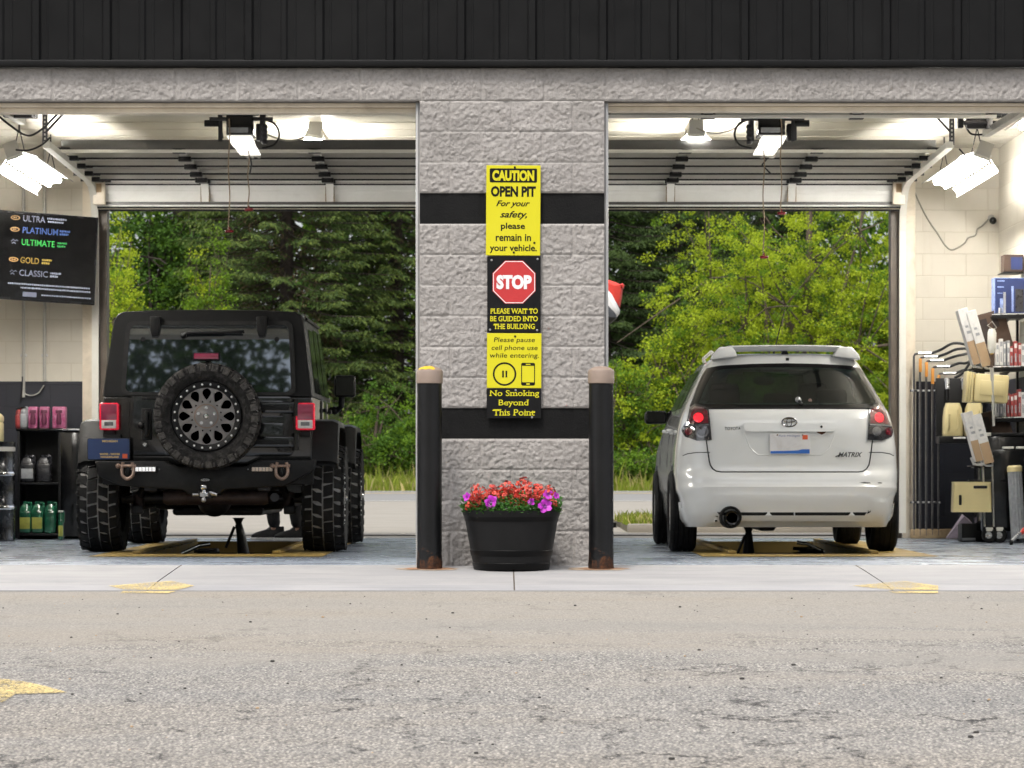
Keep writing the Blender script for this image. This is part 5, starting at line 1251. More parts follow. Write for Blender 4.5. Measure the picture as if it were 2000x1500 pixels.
# spare wheel on its carrier
S = bpy.data.objects.new('spare_wheel', None); COL.objects.link(S); S.parent = J; S.location = (.018, -.20, 1.035); S.rotation_euler = (0, 0, R(-90)); 
tyre_mt(.405, .27, .262, 5, 'dusty_rubber', .05, 'lug_dust').build('tyre', S, smooth=30)
b = MB(); rim_slotted(b, .105, .258); b.lathe([(.262, -.12), (.262, .10)], 'trim_black', 48, axis='x', cap=False); b.build('rim', S)
b = MB(); lugs(b, .105); b.lathe([(.084, .110), (.098, .107), (.104, .104), (.084, .104)], 'hub_bronze', 40, axis='x', close=True); b.build('hub', S)
b = MB(); b.box(-.1, .14, -.08, -.015, .9, 1.15, 'trim_black', .01); b.tube([(.02, -.06, 1.2), (.02, -.20, 1.46)], .02, 'trim_black', 8); b.build('spare_carrier', J)
b = MB(); b.box(-.08, .105, -.265, -.225, 1.462, 1.508, 'tail_red', .008); b.box(-.09, .115, -.235, -.20, 1.452, 1.515, 'black_plastic', .006); b.build('brake_light', J)
# tail lights
for lx in (-.743, .743):
    s_ = 1 if lx > 0 else -1
    tl = MB(); tl.box(lx - .072, lx + .072, -.055, .03, .935, 1.14, 'tail_red_lit', .012)
    TL = tl.build('tail_light', J)
    b = MB(); b.box(lx - .060, lx + .060, -.0585, -.05, 1.012, 1.130, 'tail_red', .006); b.build('red_lens', TL)
    b = MB(); b.box(lx - .056, lx + .056, -.061, -.05, .946, 1.010, 'lens_clear', .008); b.box(lx - .034, lx + .034, -.0625, -.058, .966, .996, 'lens_grey', .004); b.build('clear_lens', TL)
    b = MB(); b.box(lx - .04, lx + .04, -.03, .02, .88, .933, 'gap_black', .01); b.build('lamp_wiring', TL)
# number plate on its bracket under the left lamp
P = MB(); px0, px1, pz0, pz1 = -.900, -.587, .712, .868
P.prism(rrect(px0, px1, pz0, pz1, .012, 3), -.066, -.060, 'plate_blue', 'y', .001)
P.text('MICHIGAN', (px0 + px1) / 2 + .01, pz1 - .018, .115, .016, 'plate_gold', -.0668, .03); P.text('WATER - WINTER', (px0 + px1) / 2 + .01, pz0 + .040, .155, .015, 'plate_gold', -.0668, .03); P.text('WONDERLAND', (px0 + px1) / 2 + .008, pz0 + .018, .14, .015, 'plate_gold', -.0668, .03)
P.box(px1 - .052, px1 - .014, -.0675, -.0662, pz0 + .008, pz0 + .042, 'sticker_orange', .001); P.build('number_plate', J, smooth=20)
b = MB(); b.box(px0 - .006, px1 + .006, -.058, -.045, pz0 - .008, pz1 + .006, 'trim_black', .004); b.box(-.78, -.66, -.046, .02, .76, .9, 'trim_black', .006); b.build('plate_bracket', J)
# fender flares
def flare(y0, y1, s_, name='fender_flare'):
    out = [(y0 - .02, .700), (y0 + .03, .86), (y0 + .14, 1.005), (y0 + .24, 1.02), (y1 - .22, 1.02), (y1 - .10, .99), (y1 + .10, .72)]
    inn = [(y1 + .05, .72), (y1 - .13, .95), (y1 - .24, .975), (y0 + .25, .975), (y0 + .16, .96), (y0 + .07, .84), (y0 + .03, .70)]
    f = MB()
    L1 = [[(s_ * .78, y, z) for y, z in out], [(s_ * .94, y, z) for y, z in out], [(s_ * .985, y + .01, z - .02) for y, z in out], [(s_ * .992, y + .012, z - .06) for y, z in out]]
    f.loft(L1, 'trim_black', cap=False, closed=False)
    L2 = [[(s_ * .992, y + .012, z - .06) for y, z in out], [(s_ * .965, y + .03, z - .062) for y, z in out], [(s_ * .93, y + .035, z - .035) for y, z in out], [(s_ * .78, y + .035, z - .035) for y, z in out]]
    f.loft(L2, 'trim_black', cap=False, closed=False)
    b2 = MB(); f.add([(s_ * .80, -.0 + y0 + .005, .70), (s_ * .975, y0 + .008, .70), (s_ * .985, y0 + .03, .84), (s_ * .955, y0 + .12, .965), (s_ * .80, y0 + .12, .97)], [(0, 1, 2, 3, 4)], 'trim_black')
    f.add([(s_ * .795, y0 + .03, .7), (s_ * .795, y0 + .1, .93), (s_ * .795, y1 - .15, .93), (s_ * .795, y1, .7)], [(0, 1, 2, 3)], 'gap_black')
    return f.build(name, J, smooth=35)
for s_ in (-1, 1): flare(.02, 1.18, s_); flare(2.97, 4.12, s_)
# bumper
bz = [(-.838, .700), (-.812, .585), (-.637, .510), (-.178, .480), (-.113, .440), (.097, .440), (.136, .480), (.596, .510), (.812, .628), (.832, .708), (.40, .708), (.30, .66), (-.22, .66), (-.32, .700)]
b = MB(); b.prism(bz, -.15, .02, 'bumper_black', 'y', .012); b.box(-.80, .80, .021, .12, .52, .68, 'bumper_black', .01)
BP = b.build('bumper', J)
for lx, m_, wd in ((-.455, 'led_white', .075), (.425, 'led_amber', .078)):
    b = MB(); b.box(lx - wd - .018, lx + wd + .018, -.158, -.148, .610, .664, 'trim_black', .006); b.box(lx - wd, lx + wd, -.163, -.155, .622, .653, m_, .004)
    for k in range(1, 6): b.box(lx - wd + 2 * wd * k / 6 - .002, lx - wd + 2 * wd * k / 6 + .002, -.1645, -.1632, .623, .652, 'lens_grey')
    for k in (-1, 1): b.sphere((lx + k * (wd + .030), -.152, .637), .006, 'silver', 8, 5)
    b.build('reverse_light', BP)
for lx in (-.585, .575):
    s_ = -1 if lx < 0 else 1
    b = MB(); b.box(lx - .014, lx + .014, -.205, -.148, .60, .655, 'bumper_black', .006)
    b.tube(smooth_path([(lx - .034, -.19, .690), (lx - .044, -.19, .64), (lx - .038, -.20, .59), (lx, -.205, .565), (lx + .038, -.20, .59), (lx + .044, -.19, .64), (lx + .034, -.19, .690)], 5), .0125, 'rusty_tan', 10)
    b.tube([(lx - .07, -.19, .662), (lx + .062, -.19, .662)], .012, 'rusty_tan', 10); b.sphere((lx - .072, -.19, .662), .02, 'rusty_tan', 10, 6); b.build('shackle', BP)
b = MB(); el = [(.034 * math.cos(2 * math.pi * k / 20) - .005, .557 + .010 * math.sin(2 * math.pi * k / 20)) for k in range(20)]; b.prism(el, -.156, -.149, 'silver', 'y', .001); b.prism([((x + .005) * .8 - .005, (z - .557) * .6 + .557) for x, z in el], -.1575, -.1562, 'trim_black', 'y', 0)
for k in range(6): b.box(-.026 + k * .008, -.022 + k * .008, -.1585, -.1576, .553, .561, 'silver')
b.build('maker_badge', BP)
b = MB(); b.box(-.055, .045, -.17, .05, .415, .475, 'dark_steel', .008); b.box(-.035, .025, -.26, -.12, .43, .462, 'silver', .006); b.sphere((-.008, -.25, .505), .027, 'chrome', 14, 10); b.tube([(-.008, -.25, .46), (-.008, -.25, .49)], [.02, .014], 'chrome', 10)
b.tube([(-.10, -.15, .445), (.085, -.15, .445)], .011, 'silver', 8); b.tube([(.03, -.16, .462), (.085, -.165, .445)], .014, 'silver', 8); b.sphere((-.008, -.25, .405), .020, 'silver', 10, 6); b.tube([(-.008, -.25, .40), (-.008, -.25, .46)], .011, 'silver', 8)
b.build('hitch_ball', J)
# underside
b = MB(); b.lathe([(.0, -.40), (.05, -.40), (.062, -.37), (.062, .37), (.05, .40), (0, .40)], 'muffler', 24, Matrix.Translation((.05, .16, .425)), 'x'); b.build('muffler', J)
b = MB(); b.tube([(.42, .2, .42), (.50, .1, .425), (.51, -.03, .425)], .032, 'muffler', 14); b.lathe([(.024, 0), (.033, 0), (.033, .04)], 'dark_steel', 16, Matrix.Translation((.51, -.035, .425)), 'y'); b.lathe([(0, .0), (.027, 0)], 'gap_black', 16, Matrix.Translation((.51, -.032, .425)), 'y'); b.build('tail_pipe', J)
b = MB(); b.tube([(-.72, .60, .414), (.72, .60, .414)], .042, 'dark_steel', 14); b.sphere((.0, .60, .40), .135, 'dark_steel', 18, 12, sc=(1, 1.05, .98)); b.build('axle', J)
b = MB(); b.tube([(-.72, 3.55, .414), (.72, 3.55, .414)], .042, 'dark_steel', 14); b.sphere((.22, 3.55, .40), .12, 'dark_steel', 16, 10)
b.build('axle', J)
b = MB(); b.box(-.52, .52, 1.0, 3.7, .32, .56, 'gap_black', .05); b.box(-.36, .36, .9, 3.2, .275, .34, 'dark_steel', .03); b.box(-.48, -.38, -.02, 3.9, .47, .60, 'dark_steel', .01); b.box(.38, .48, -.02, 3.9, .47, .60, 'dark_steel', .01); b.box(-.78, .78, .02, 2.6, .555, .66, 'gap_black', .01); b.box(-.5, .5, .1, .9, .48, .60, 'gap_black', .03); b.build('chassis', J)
for s_ in (-1, 1):
    b = MB(); b.tube([(s_ * .60, .55, .36), (s_ * .50, .42, .58)], .03, 'dark_steel', 10); b.tube([(s_ * .58, .70, .34), (s_ * .46, 1.5, .40)], .026, 'dark_steel', 8); b.tube([(s_ * .56, .50, .34), (s_ * .60, .52, .46)], .036, 'muffler', 10); b.box(s_ * .59 - .045, s_ * .59 + .045, .46, .54, .29, .36, 'dark_steel', .012)
    b.tube(smooth_path([(s_ * .52, .35, .50), (s_ * .60, .30, .44), (s_ * .66, .36, .42), (s_ * .70, .5, .48)], 5), .008, 'hose', 6)
    coil = [(s_ * .50 + .06 * math.cos(k * .7), .66 + .06 * math.sin(k * .7), .42 + .006 * k) for k in range(30)]; b.tube(coil, .011, 'dark_steel', 6)
    b.build('suspension', J)
# cabin sides: windows, doors, mirrors, screen
for s_ in (-1, 1):
    def sx(z, e): return s_ * (.795 - .075 * (z - 1.19) / .62 + e)
    for (ya, yb, ta, tb, zt, nm) in ((.35, 1.00, .42, 1.00, 1.72, 'quarter_window'), (1.08, 1.66, 1.08, 1.62, 1.74, 'rear_side_window'), (1.74, 2.40, 1.72, 2.12, 1.74, 'front_side_window')):
        b = MB(); b.add([(sx(1.225, .006), ya, 1.225), (sx(1.225, .006), yb, 1.225), (sx(zt, .006), tb, zt), (sx(zt, .006), ta, zt)], [(0, 1, 2, 3)], 'side_glass'); b.build(nm, J)
    for (ya, yb) in ((1.05, 1.68), (1.71, 2.50)):
        b = MB(); b.prism(rrect(ya, yb, .66, 1.185, .06, 4), s_ * .796, s_ * .812, 'jeep_black', 'x', .005); DO = b.build('door', J)
        b = MB(); b.box(s_ * .812, s_ * .845, ya + .06, ya + .2, 1.09, 1.12, 'trim_black', .008) if s_ > 0 else b.box(-.845, -.812, ya + .06, ya + .2, 1.09, 1.12, 'trim_black', .008); b.build('handle', DO)
    b = MB(); x0, x1 = sorted((s_ * .845, s_ * 1.02)); b.box(x0, x1, 2.25, 2.34, 1.235, 1.415, 'black_plastic', .024, seg=3); b.tube([(s_ * .80, 2.36, 1.13), (s_ * .865, 2.34, 1.13), (s_ * .90, 2.31, 1.16), (s_ * .905, 2.30, 1.26)], .026, 'black_plastic', 10); b.sphere((s_ * .845, 2.34, 1.125), .035, 'black_plastic', 10, 8)
    MR = b.build('mirror', J); b = MB(); b.box(x0 + .014, x1 - .014, 2.246, 2.2495, 1.25, 1.40, 'black_gloss'); b.build('mirror_glass', MR)
    b = MB(); b.tube([(sx(1.70, .0), .28, 1.79), (sx(1.78, .0), 1.0, 1.80), (sx(1.78, 0), 2.1, 1.80)], .012, 'hardtop_black', 6); b.build('drip_rail', J)
b = MB(); b.add([(-.70, 2.512, 1.22), (.70, 2.512, 1.22), (.64, 2.15, 1.77), (-.64, 2.15, 1.77)], [(0, 1, 2, 3)], 'side_glass'); b.build('windscreen', J)
b = MB(); b.box(-.62, .62, 4.10, 4.13, .78, 1.10, 'jeep_black', .02)
for k in range(7): b.box(-.30 + k * .1 - .022, -.30 + k * .1 + .022, 4.125, 4.135, .82, 1.06, 'gap_black', .01)
b.build('grille', J)
for s_ in (-1, 1): MB().lathe([(0, .03), (.08, .02), (.09, 0), (.09, -.02)], 'lens_clear', 24, Matrix.Translation((s_ * .45, 4.12, .96)), 'y').build('headlight', J)
MB().box(-.84, .84, 4.12, 4.30, .55, .70, 'bumper_black', .03).build('front_bumper', J)

# ------------------------------------------------------------------ white hatchback
HYY = 3.02; H = thing('hatchback', 'white five-door hatchback with roof spoiler and lit brake lamps, parked over a yellow-edged pit', 'car', (2.155, HYY, 0))
def itp(tab, z):
    if z <= tab[0][0]: return tab[0][1]
    for (a, va), (c, vc) in zip(tab[:-1], tab[1:]):
        if z <= c:
            t = (z - a) / (c - a); return va + (vc - va) * t
    return tab[-1][1]
CW = [(.20, .775), (.30, .805), (.42, .822), (.47, .842), (.62, .852), (.80, .842), (.95, .822), (1.06, .792), (1.12, .765), (1.20, .728), (1.30, .678), (1.40, .625), (1.46, .592), (1.49, .56), (1.512, .50), (1.524, .42), (1.533, .31), (1.54, .16)]
CY = [(.20, .09), (.25, .05), (.31, .02), (.42, .0), (.505, -.004), (.522, .010), (.575, .020), (.60, .034), (.64, .055), (.75, .060), (.92, .066), (1.02, .085), (1.085, .12), (1.105, .145), (1.25, .285), (1.40, .415), (1.445, .445), (1.48, .452), (1.512, .465), (1.524, .52), (1.533, .68), (1.54, 1.0)]
CFR = [(.20, 4.1), (.30, 4.28), (.60, 4.30), (.78, 4.18), (.86, 3.9), (.94, 3.5), (1.02, 3.22), (1.06, 3.12), (1.46, 2.35), (1.50, 2.2), (1.54, 1.7)]
def NN(z): return 4.6 if z < 1.1 else 4.2
def cR(z): return .55
def crear(x, z):
    w_ = itp(CW, z); t = min(.9995, abs(x) / w_); n = NN(z)
    return itp(CY, z) + cR(z) * (1 - (1 - t ** n) ** (1 / n))
ZL = [.20, .225, .25, .28, .31, .345, .38, .42, .445, .47, .49, .505, .522, .55, .575, .60, .62, .64, .68, .72, .76, .80, .84, .88, .92, .96, 1.0, 1.03, 1.06, 1.085, 1.105, 1.12, 1.14, 1.16, 1.18, 1.20, 1.22, 1.24, 1.26, 1.28, 1.30, 1.32, 1.34, 1.36, 1.38, 1.40, 1.42, 1.44, 1.46, 1.48, 1.495, 1.505, 1.515, 1.523, 1.53, 1.54]
NA = 57; TS = [math.sin(math.pi / 2 * (2 * i / (NA - 1) - 1)) for i in range(NA)]
def car_loop(z):
    w_ = itp(CW, z); n = NN(z); pts = []
    for i in range(NA):
        t = 2 * i / (NA - 1) - 1
        tt = math.copysign(1 - (1 - abs(t)) ** 1.55, t) if abs(t) > 0 else 0
        pts.append((w_ * tt, itp(CY, z) + cR(z) * (1 - max(0, 1 - abs(tt) ** n) ** (1 / n)), z))
    yr = itp(CY, z) + cR(z); yf = itp(CFR, z); sf = min(.55, (yf - yr) * .3)
    side = [(w_, yr + (yf - sf - yr) * k / 22, z) for k in range(1, 22)]
    front = [(w_ * math.cos(R(a)), yf - sf + sf * math.sin(R(a)), z) for a in range(0, 181, 12)]
    return pts + side + front + [(-x, y, zz) for x, y, zz in side[::-1]]
loops = [car_loop(z) for z in ZL]; nL = len(loops[0])
vs = [p for lp in loops for p in lp]; fs = []
def inpoly(x, z, poly):
    c = False; n = len(poly)
    for i in range(n):
        x0, z0 = poly[i]; x1, z1 = poly[(i + 1) % n]
        if (z0 > z) != (z1 > z) and x < (x1 - x0) * (z - z0) / (z1 - z0) + x0: c = not c
    return c
GLASS = [(-.742, 1.118), (-.70, 1.105), (-.40, 1.099), (0, 1.098), (.40, 1.099), (.70, 1.105), (.742, 1.118), (.718, 1.17), (.672, 1.28), (.622, 1.38), (.592, 1.418), (.50, 1.434), (.25, 1.446), (0, 1.450), (-.25, 1.446), (-.50, 1.434), (-.592, 1.418), (-.622, 1.38), (-.672, 1.28), (-.718, 1.17)]
HOLE = [(x * .90, 1.28 + (z - 1.28) * .80) for x, z in GLASS]
for i in range(len(ZL) - 1):
    for j in range(nL):
        a, c, d, e = i * nL + j, i * nL + (j + 1) % nL, (i + 1) * nL + (j + 1) % nL, (i + 1) * nL + j
        q = [vs[k] for k in (a, c, d, e)]
        if j < NA - 1 and all(inpoly(p[0], p[2], HOLE) for p in q): continue
        my = sum(p[1] for p in q) / 4; mx = sum(p[0] for p in q) / 4; mz = sum(p[2] for p in q) / 4
        if 1.10 < mz < 1.43 and my > 2.3 and abs(mx) < .52 * (1.9 - mz) and my > itp(CFR, mz) - .30: continue      # windscreen opening
        fs.append((a, c, d, e))
fs.append(tuple((len(ZL) - 1) * nL + j for j in range(nL))); fs.append(tuple(range(nL))[::-1])
BODY = MB(); BODY.add(vs, fs, 'car_white'); Hb = BODY.build('body', H, smooth=55)
# wheel arches cut out of the shell
WY, WX, WR_, WW = .80, .775, .318, .205
cut = MB()
for wy in (WY, WY + 2.6):
    for s_ in (-1, 1): cut.lathe([(0, -.30), (.365, -.30), (.365, .30), (0, .30)], 'gap_black', 40, Matrix.Translation((s_ * .80, wy, .31)), 'x')
co = cut.build('arch_cutter', None); bpy.context.view_layer.update()
mo = Hb.modifiers.new('arch', 'BOOLEAN'); mo.operation = 'DIFFERENCE'; mo.solver = 'EXACT'; mo.object = co; mo.use_hole_tolerant = True
Hb.parent = None; dg = bpy.context.evaluated_depsgraph_get(); dg.update()
me2 = bpy.data.meshes.new_from_object(Hb.evaluated_get(dg)); Hb.modifiers.clear(); old = Hb.data; Hb.data = me2; Hb.parent = H
me2.set_sharp_from_angle(angle=R(40))
for p in list(bpy.data.objects):
    if p.name.startswith('arch_cutter'): bpy.data.objects.remove(p)
# glass
def clear_glass(name, tint, op):
    m, nt, b = new_mat(name); b.inputs['Base Color'].default_value = (.004, .005, .005, 1); b.inputs['Roughness'].default_value = .03; b.inputs['Coat Weight'].default_value = 1; b.inputs['Coat Roughness'].default_value = .02
    tr = nt.n("ShaderNodeBsdfTransparent"); tr.inputs[0].default_value = (*tint, 1)
    mx = nt.n("ShaderNodeMixShader"); mx.inputs[0].default_value = op; nt.l(tr.outputs[0], mx.inputs[1]); nt.l(b.outputs[0], mx.inputs[2]); nt.l(mx.outputs[0], m.node_tree.nodes['Material Output'].inputs[0])
clear_glass('hatch_glass', (.24, .44, .35), .76); clear_glass('screen_glass', (.55, .80, .68), .12)
b = MB(); inner = [(x * .915, 1.28 + (z - 1.28) * .84) for x, z in GLASS]
drape(inner, crear, .003, 0, 'hatch_glass', b, .05)
RW = b.build('rear_window', H, smooth=60)
b = MB(); outr = GLASS; k = len(outr); ring_v = []; ring_f = []
SUB = 8
def ring(mb, outer, inner, f, ofs, m, thick=.006):
    n = len(outer); vv = []; ff = []
    O = [((outer[i][0] + (outer[(i + 1) % n][0] - outer[i][0]) * s / SUB), (outer[i][1] + (outer[(i + 1) % n][1] - outer[i][1]) * s / SUB)) for i in range(n) for s in range(SUB)]
    I = [((inner[i][0] + (inner[(i + 1) % n][0] - inner[i][0]) * s / SUB), (inner[i][1] + (inner[(i + 1) % n][1] - inner[i][1]) * s / SUB)) for i in range(n) for s in range(SUB)]
    K = len(O); LV = 5
    for l in range(LV):
        for p, q in zip(O, I):
            x, z = p[0] + (q[0] - p[0]) * l / (LV - 1), p[1] + (q[1] - p[1]) * l / (LV - 1); vv.append((x, f(x, z) - ofs, z))
    for p in O: vv.append((p[0], f(p[0], p[1]) - ofs + thick, p[1]))
    for l in range(LV - 1):
        for i in range(K): ff.append((l * K + i, l * K + (i + 1) % K, (l + 1) * K + (i + 1) % K, (l + 1) * K + i))
    for i in range(K): ff.append((LV * K + i, LV * K + (i + 1) % K, (i + 1) % K, i))
    mb.add(vv, ff, m)
ring(b, GLASS, [(x * .912, 1.28 + (z - 1.28) * .835) for x, z in GLASS], crear, .005, 'black_gloss')
b.build('window_border', RW, smooth=60)
b = MB(); b.sphere((.075, crear(.075, 1.165) - .012, 1.165), .024, 'silver', 12, 8); b.tube([(.075, crear(0, 1.165) - .02, 1.165), (.10, crear(0, 1.14) - .02, 1.128)], .012, 'black_plastic', 8); b.lathe([(0, -.006), (.014, -.006), (.014, .01)], 'rusty_tan', 12, Matrix.Translation((.165, crear(.165, 1.16) - .004, 1.160)), 'y'); b.build('wiper_stub', H)
# windscreen
b = MB(); b.add([(-.62, 3.10, 1.07), (.62, 3.10, 1.07), (.48, 2.36, 1.455), (-.48, 2.36, 1.455)], [(0, 1, 2, 3)], 'screen_glass'); b.build('windscreen', H)
# interior
b = MB()
for (yy_, xs_) in ((1.05, (-.42, 0, .42)), (2.0, (-.36, .36))):
    for xx in xs_:
        b.box(xx - .21, xx + .21, yy_, yy_ + .16, .55, 1.12 if yy_ < 1.5 else 1.16, 'seat_cloth', .05); b.box(xx - .12, xx + .12, yy_ + .03, yy_ + .13, 1.13, 1.27 if yy_ < 1.5 and xx else 1.24 + .10 * (yy_ > 1.5), 'seat_cloth', .04)
b.box(-.70, .70, 2.85, 3.15, .80, 1.07, 'seat_cloth', .06); b.box(-.66, .66, .25, 1.05, .60, .95, 'seat_cloth', .02); b.sphere((.0, 2.55, 1.375), .06, 'black_plastic', 14, 8, sc=(1.6, .5, .7)); b.tube(smooth_path([(-.36 + .17 * math.cos(a * .52), 2.65, 1.05 + .17 * math.sin(a * .52)) for a in range(13)], 2), .016, 'black_plastic', 8); b.build('cabin_seats', H)
# tailgate: shut lines as narrow dark channels on the skin
GATE = [(-.700, 1.10), (-.652, 1.095), (-.640, .96), (-.618, .78), (-.606, .70), (-.598, .668), (-.580, .640), (-.555, .623), (-.52, .617), (.52, .617), (.555, .623), (.580, .640), (.598, .668), (.606, .70), (.618, .78), (.640, .96), (.652, 1.095), (.700, 1.10)]
def line_on(mb, pts, f, wd, ofs, m, step=.02):
    P = []
    for (x0, z0), (x1, z1) in zip(pts[:-1], pts[1:]):
        n = max(1, int(math.hypot(x1 - x0, z1 - z0) / step))
        for i in range(n): P.append((x0 + (x1 - x0) * i / n, z0 + (z1 - z0) * i / n))
    P.append(pts[-1]); mb.tube([(x, f(x, z) - ofs, z) for x, z in P], wd, m, 6)
b = MB(); line_on(b, GATE[1:-1], crear, .0055, -.001, 'gap_black'); line_on(b, [(-.652, 1.097), (.652, 1.097)], crear, .006, .002, 'gap_black')
for s_ in (-1, 1): line_on(b, [(s_ * .60, .765), (s_ * .70, .765), (s_ * .765, .755), (s_ * .80, .74)], crear, .0035, -.0005, 'gap_black')
b.build('shut_line', H)
# gate skin details
b = MB(); hp = [(-.345, .988), (.345, .988), (.352, .965), (.335, .928), (.30, .922), (-.30, .922), (-.335, .928), (-.352, .965)]; drape(hp, crear, .022, .03, 'car_white', b, .06); GAR = b.build('gate_handle', H, smooth=50)
b = MB(); rec = [(-.345, .922), (.345, .922), (.30, .80), (.24, .745), (-.24, .745), (-.30, .80)]
def rec_y(x, z): return crear(x, z)
line_on(b, [(-.345, .918), (-.30, .80), (-.24, .745), (.24, .745), (.30, .80), (.345, .918)], crear, .004, -.0015, 'car_white'); b.build('plate_recess', H)
b = MB(); p0, p1, q0, q1 = -.152, .152, .752, .908
b.prism(rrect(p0, p1, q0, q1, .012, 3), crear(0, .8) - .014, crear(0, .8) - .006, 'plate_white', 'y', .001); yp = crear(0, .8) - .0148
b.add([(p0 + .004, yp, q0 + .004), (p1 - .004, yp, q0 + .004), (p1 - .004, yp, q0 + .036), (.09, yp, q0 + .036), (.06, yp, q0 + .028), (-.04, yp, q0 + .024), (p0 + .004, yp, q0 + .022)], [tuple(range(7))], 'plate_wave')
b.text('Pure Michigan', -.005, q1 - .020, .16, .020, 'ink_blue', yp, .0, .2); b.box(p1 - .058, p1 - .018, yp - .0008, yp + .0005, q1 - .046, q1 - .012, 'sticker_orange')
for sx_ in (-.095, .095): b.sphere((sx_, yp, q1 - .012), .006, 'rust', 8, 5)
b.build('number_plate', H, smooth=20)
b = MB(); b.lathe([(0, -.002), (.009, -.002), (.010, .003)], 'gap_black', 12, Matrix.Translation((.238, crear(.238, .955) - .0235, .958)), 'y')
drape([(.20, .921), (.275, .921), (.262, .908), (.240, .898), (.228, .904), (.212, .910)], crear, .0025, 0, 'rust', b, .03); b.build('rust_spot', H)
# badges
b = MB(); cx_, cz_ = -.005, .993; yb_ = crear(0, .99) - .028
def ell(a, c, x=0, z=0, n=28): return [(cx_ + x + a * math.cos(2 * math.pi * k / n), cz_ + z + c * math.sin(2 * math.pi * k / n)) for k in range(n)]
def ellring(a, c, x, z, t, m='chrome'):
    pts = [(px_, yb_, pz_) for px_, pz_ in ell(a, c, x, z)]; b.tube(pts + [pts[0], pts[1]], t, m, 6, cap=False)
b.prism(ell(.056, .033), yb_ + .004, yb_ + .010, 'car_white', 'y', 0)
ellring(.056, .034, 0, 0, .005, 'dark_chrome'); ellring(.020, .031, 0, 0, .0036, 'dark_chrome'); ellring(.046, .013, 0, .013, .0036, 'dark_chrome'); b.build('emblem', H)
b = MB(); yt = crear(-.43, .945) - .004
b.text('TOYOTA', -.430, .945, .122, .026, 'dark_chrome', yt, .02); b.build('maker_lettering', H, smooth=0)
b = MB(); yt = crear(.50, .745) - .005
b.text('MATRIX', .455, .748, .185, .036, 'dark_chrome', yt - .012, .03, .35); b.tube([(.345, yt - .01, .733), (.375, yt - .012, .745)], .004, 'dark_steel', 5); b.build('model_lettering', H, smooth=0)
# tail lights wrap the corners
def lamp_poly(s_): return [(s_ * x, z) for x, z in ((.588, .859), (.598, .98), (.607, 1.091), (.630, 1.118), (.700, 1.139), (.742, 1.110), (.766, 1.012), (.806, .950), (.806, .925), (.785, .885), (.700, .854))]
for s_ in (-1, 1):
    pl = lamp_poly(s_)
    if s_ < 0: pl = pl
    b = MB(); drape(pl, crear, .014, .03, 'lens_smoke', b, .03); TLm = b.build('tail_light', H, smooth=50)
    b = MB(); up = [(s_ * x, z) for x, z in ((.612, .985), (.618, 1.08), (.650, 1.108), (.70, 1.122), (.735, 1.09), (.765, .985))]; drape(up, crear, .017, .005, 'lens_maroon', b, .03); b.build('red_lens', TLm, smooth=50)
    def disc(x, z, r, m, ofs, nm):
        b = MB(); drape([(x + r * math.cos(2 * math.pi * k / 24), z + r * math.sin(2 * math.pi * k / 24)) for k in range(24)], crear, ofs, .004, m, b, .02); b.build(nm, TLm, smooth=50)
    cxl = s_ * .685
    disc(cxl, 1.030, .043, 'lens_maroon', .019, 'lamp_ring'); disc(cxl, 1.030, .036, 'brake_disc_lit', .022, 'brake_lamp')
    disc(s_ * .662, .925, .050, 'lens_grey' if s_ < 0 else 'lens_smoke', .019, 'lamp_ring'); disc(s_ * .662, .925, .036, 'lens_smoke' if s_ < 0 else 'lens_grey', .022, 'reverse_lamp')
    disc(s_ * .760, .925, .028, 'lens_maroon', .018, 'indicator_lamp')
    b = MB(); line_on(b, [(s_ * x, z) for x, z in ((.606, .974), (.70, .970), (.790, .962))], crear, .006, .018, 'lens_grey'); b.build('divider', TLm)
# roof spoiler: a blade on two feet with daylight under it
b = MB()
n = 25
def sp(x, which):
    t = abs(x) / .56; zt = 1.582 - .010 * t ** 2 - .060 * max(0, t - .80) / .20
    return zt
top = []
xs_ = [-.56 + 1.12 * i / (n - 1) for i in range(n)]
L1 = [[(x, .395 + .10 * (abs(x) / .56) ** 4, sp(x, 0) - .002) for x in xs_], [(x, .40 + .10 * (abs(x) / .56) ** 4, sp(x, 0) + .006) for x in xs_], [(x, .52, sp(x, 0) + .012) for x in xs_], [(x, .62, sp(x, 0) + .002) for x in xs_], [(x, .62, sp(x, 0) - .026) for x in xs_], [(x, .50 + .05 * (abs(x) / .56) ** 4, sp(x, 0) - .038) for x in xs_], [(x, .43 + .09 * (abs(x) / .56) ** 4, sp(x, 0) - .030) for x in xs_], [(x, .395 + .10 * (abs(x) / .56) ** 4, sp(x, 0) - .002) for x in xs_]]
b.loft(L1, 'car_white', cap=False, closed=False)
for s_ in (-1, 1): b.prism([(s_ * .572, 1.475), (s_ * .562, 1.515), (s_ * .505, 1.575), (s_ * .41, 1.575), (s_ * .385, 1.545), (s_ * .37, 1.50)], .42, .64, 'car_white', 'y', .010)
b.build('roof_spoiler', H, smooth=50)
b = MB(); b.prism([(-.03, 1.52), (.03, 1.52), (.012, 1.555), (-.012, 1.555)], .50, .60, 'black_plastic', 'y', .003); b.box(-.012 + .015, .012 + .015, crear(0, 1.478) - .006, crear(0, 1.478) + .01, 1.470, 1.492, 'gap_black', .002); b.build('roof_stud', H)
b = MB(); b.tube([(.02, 1.9, 1.54), (.03, 1.86, 1.60), (.10, 1.7, 1.93)], [.01, .006, .003], 'black_plastic', 6); b.build('aerial', H)
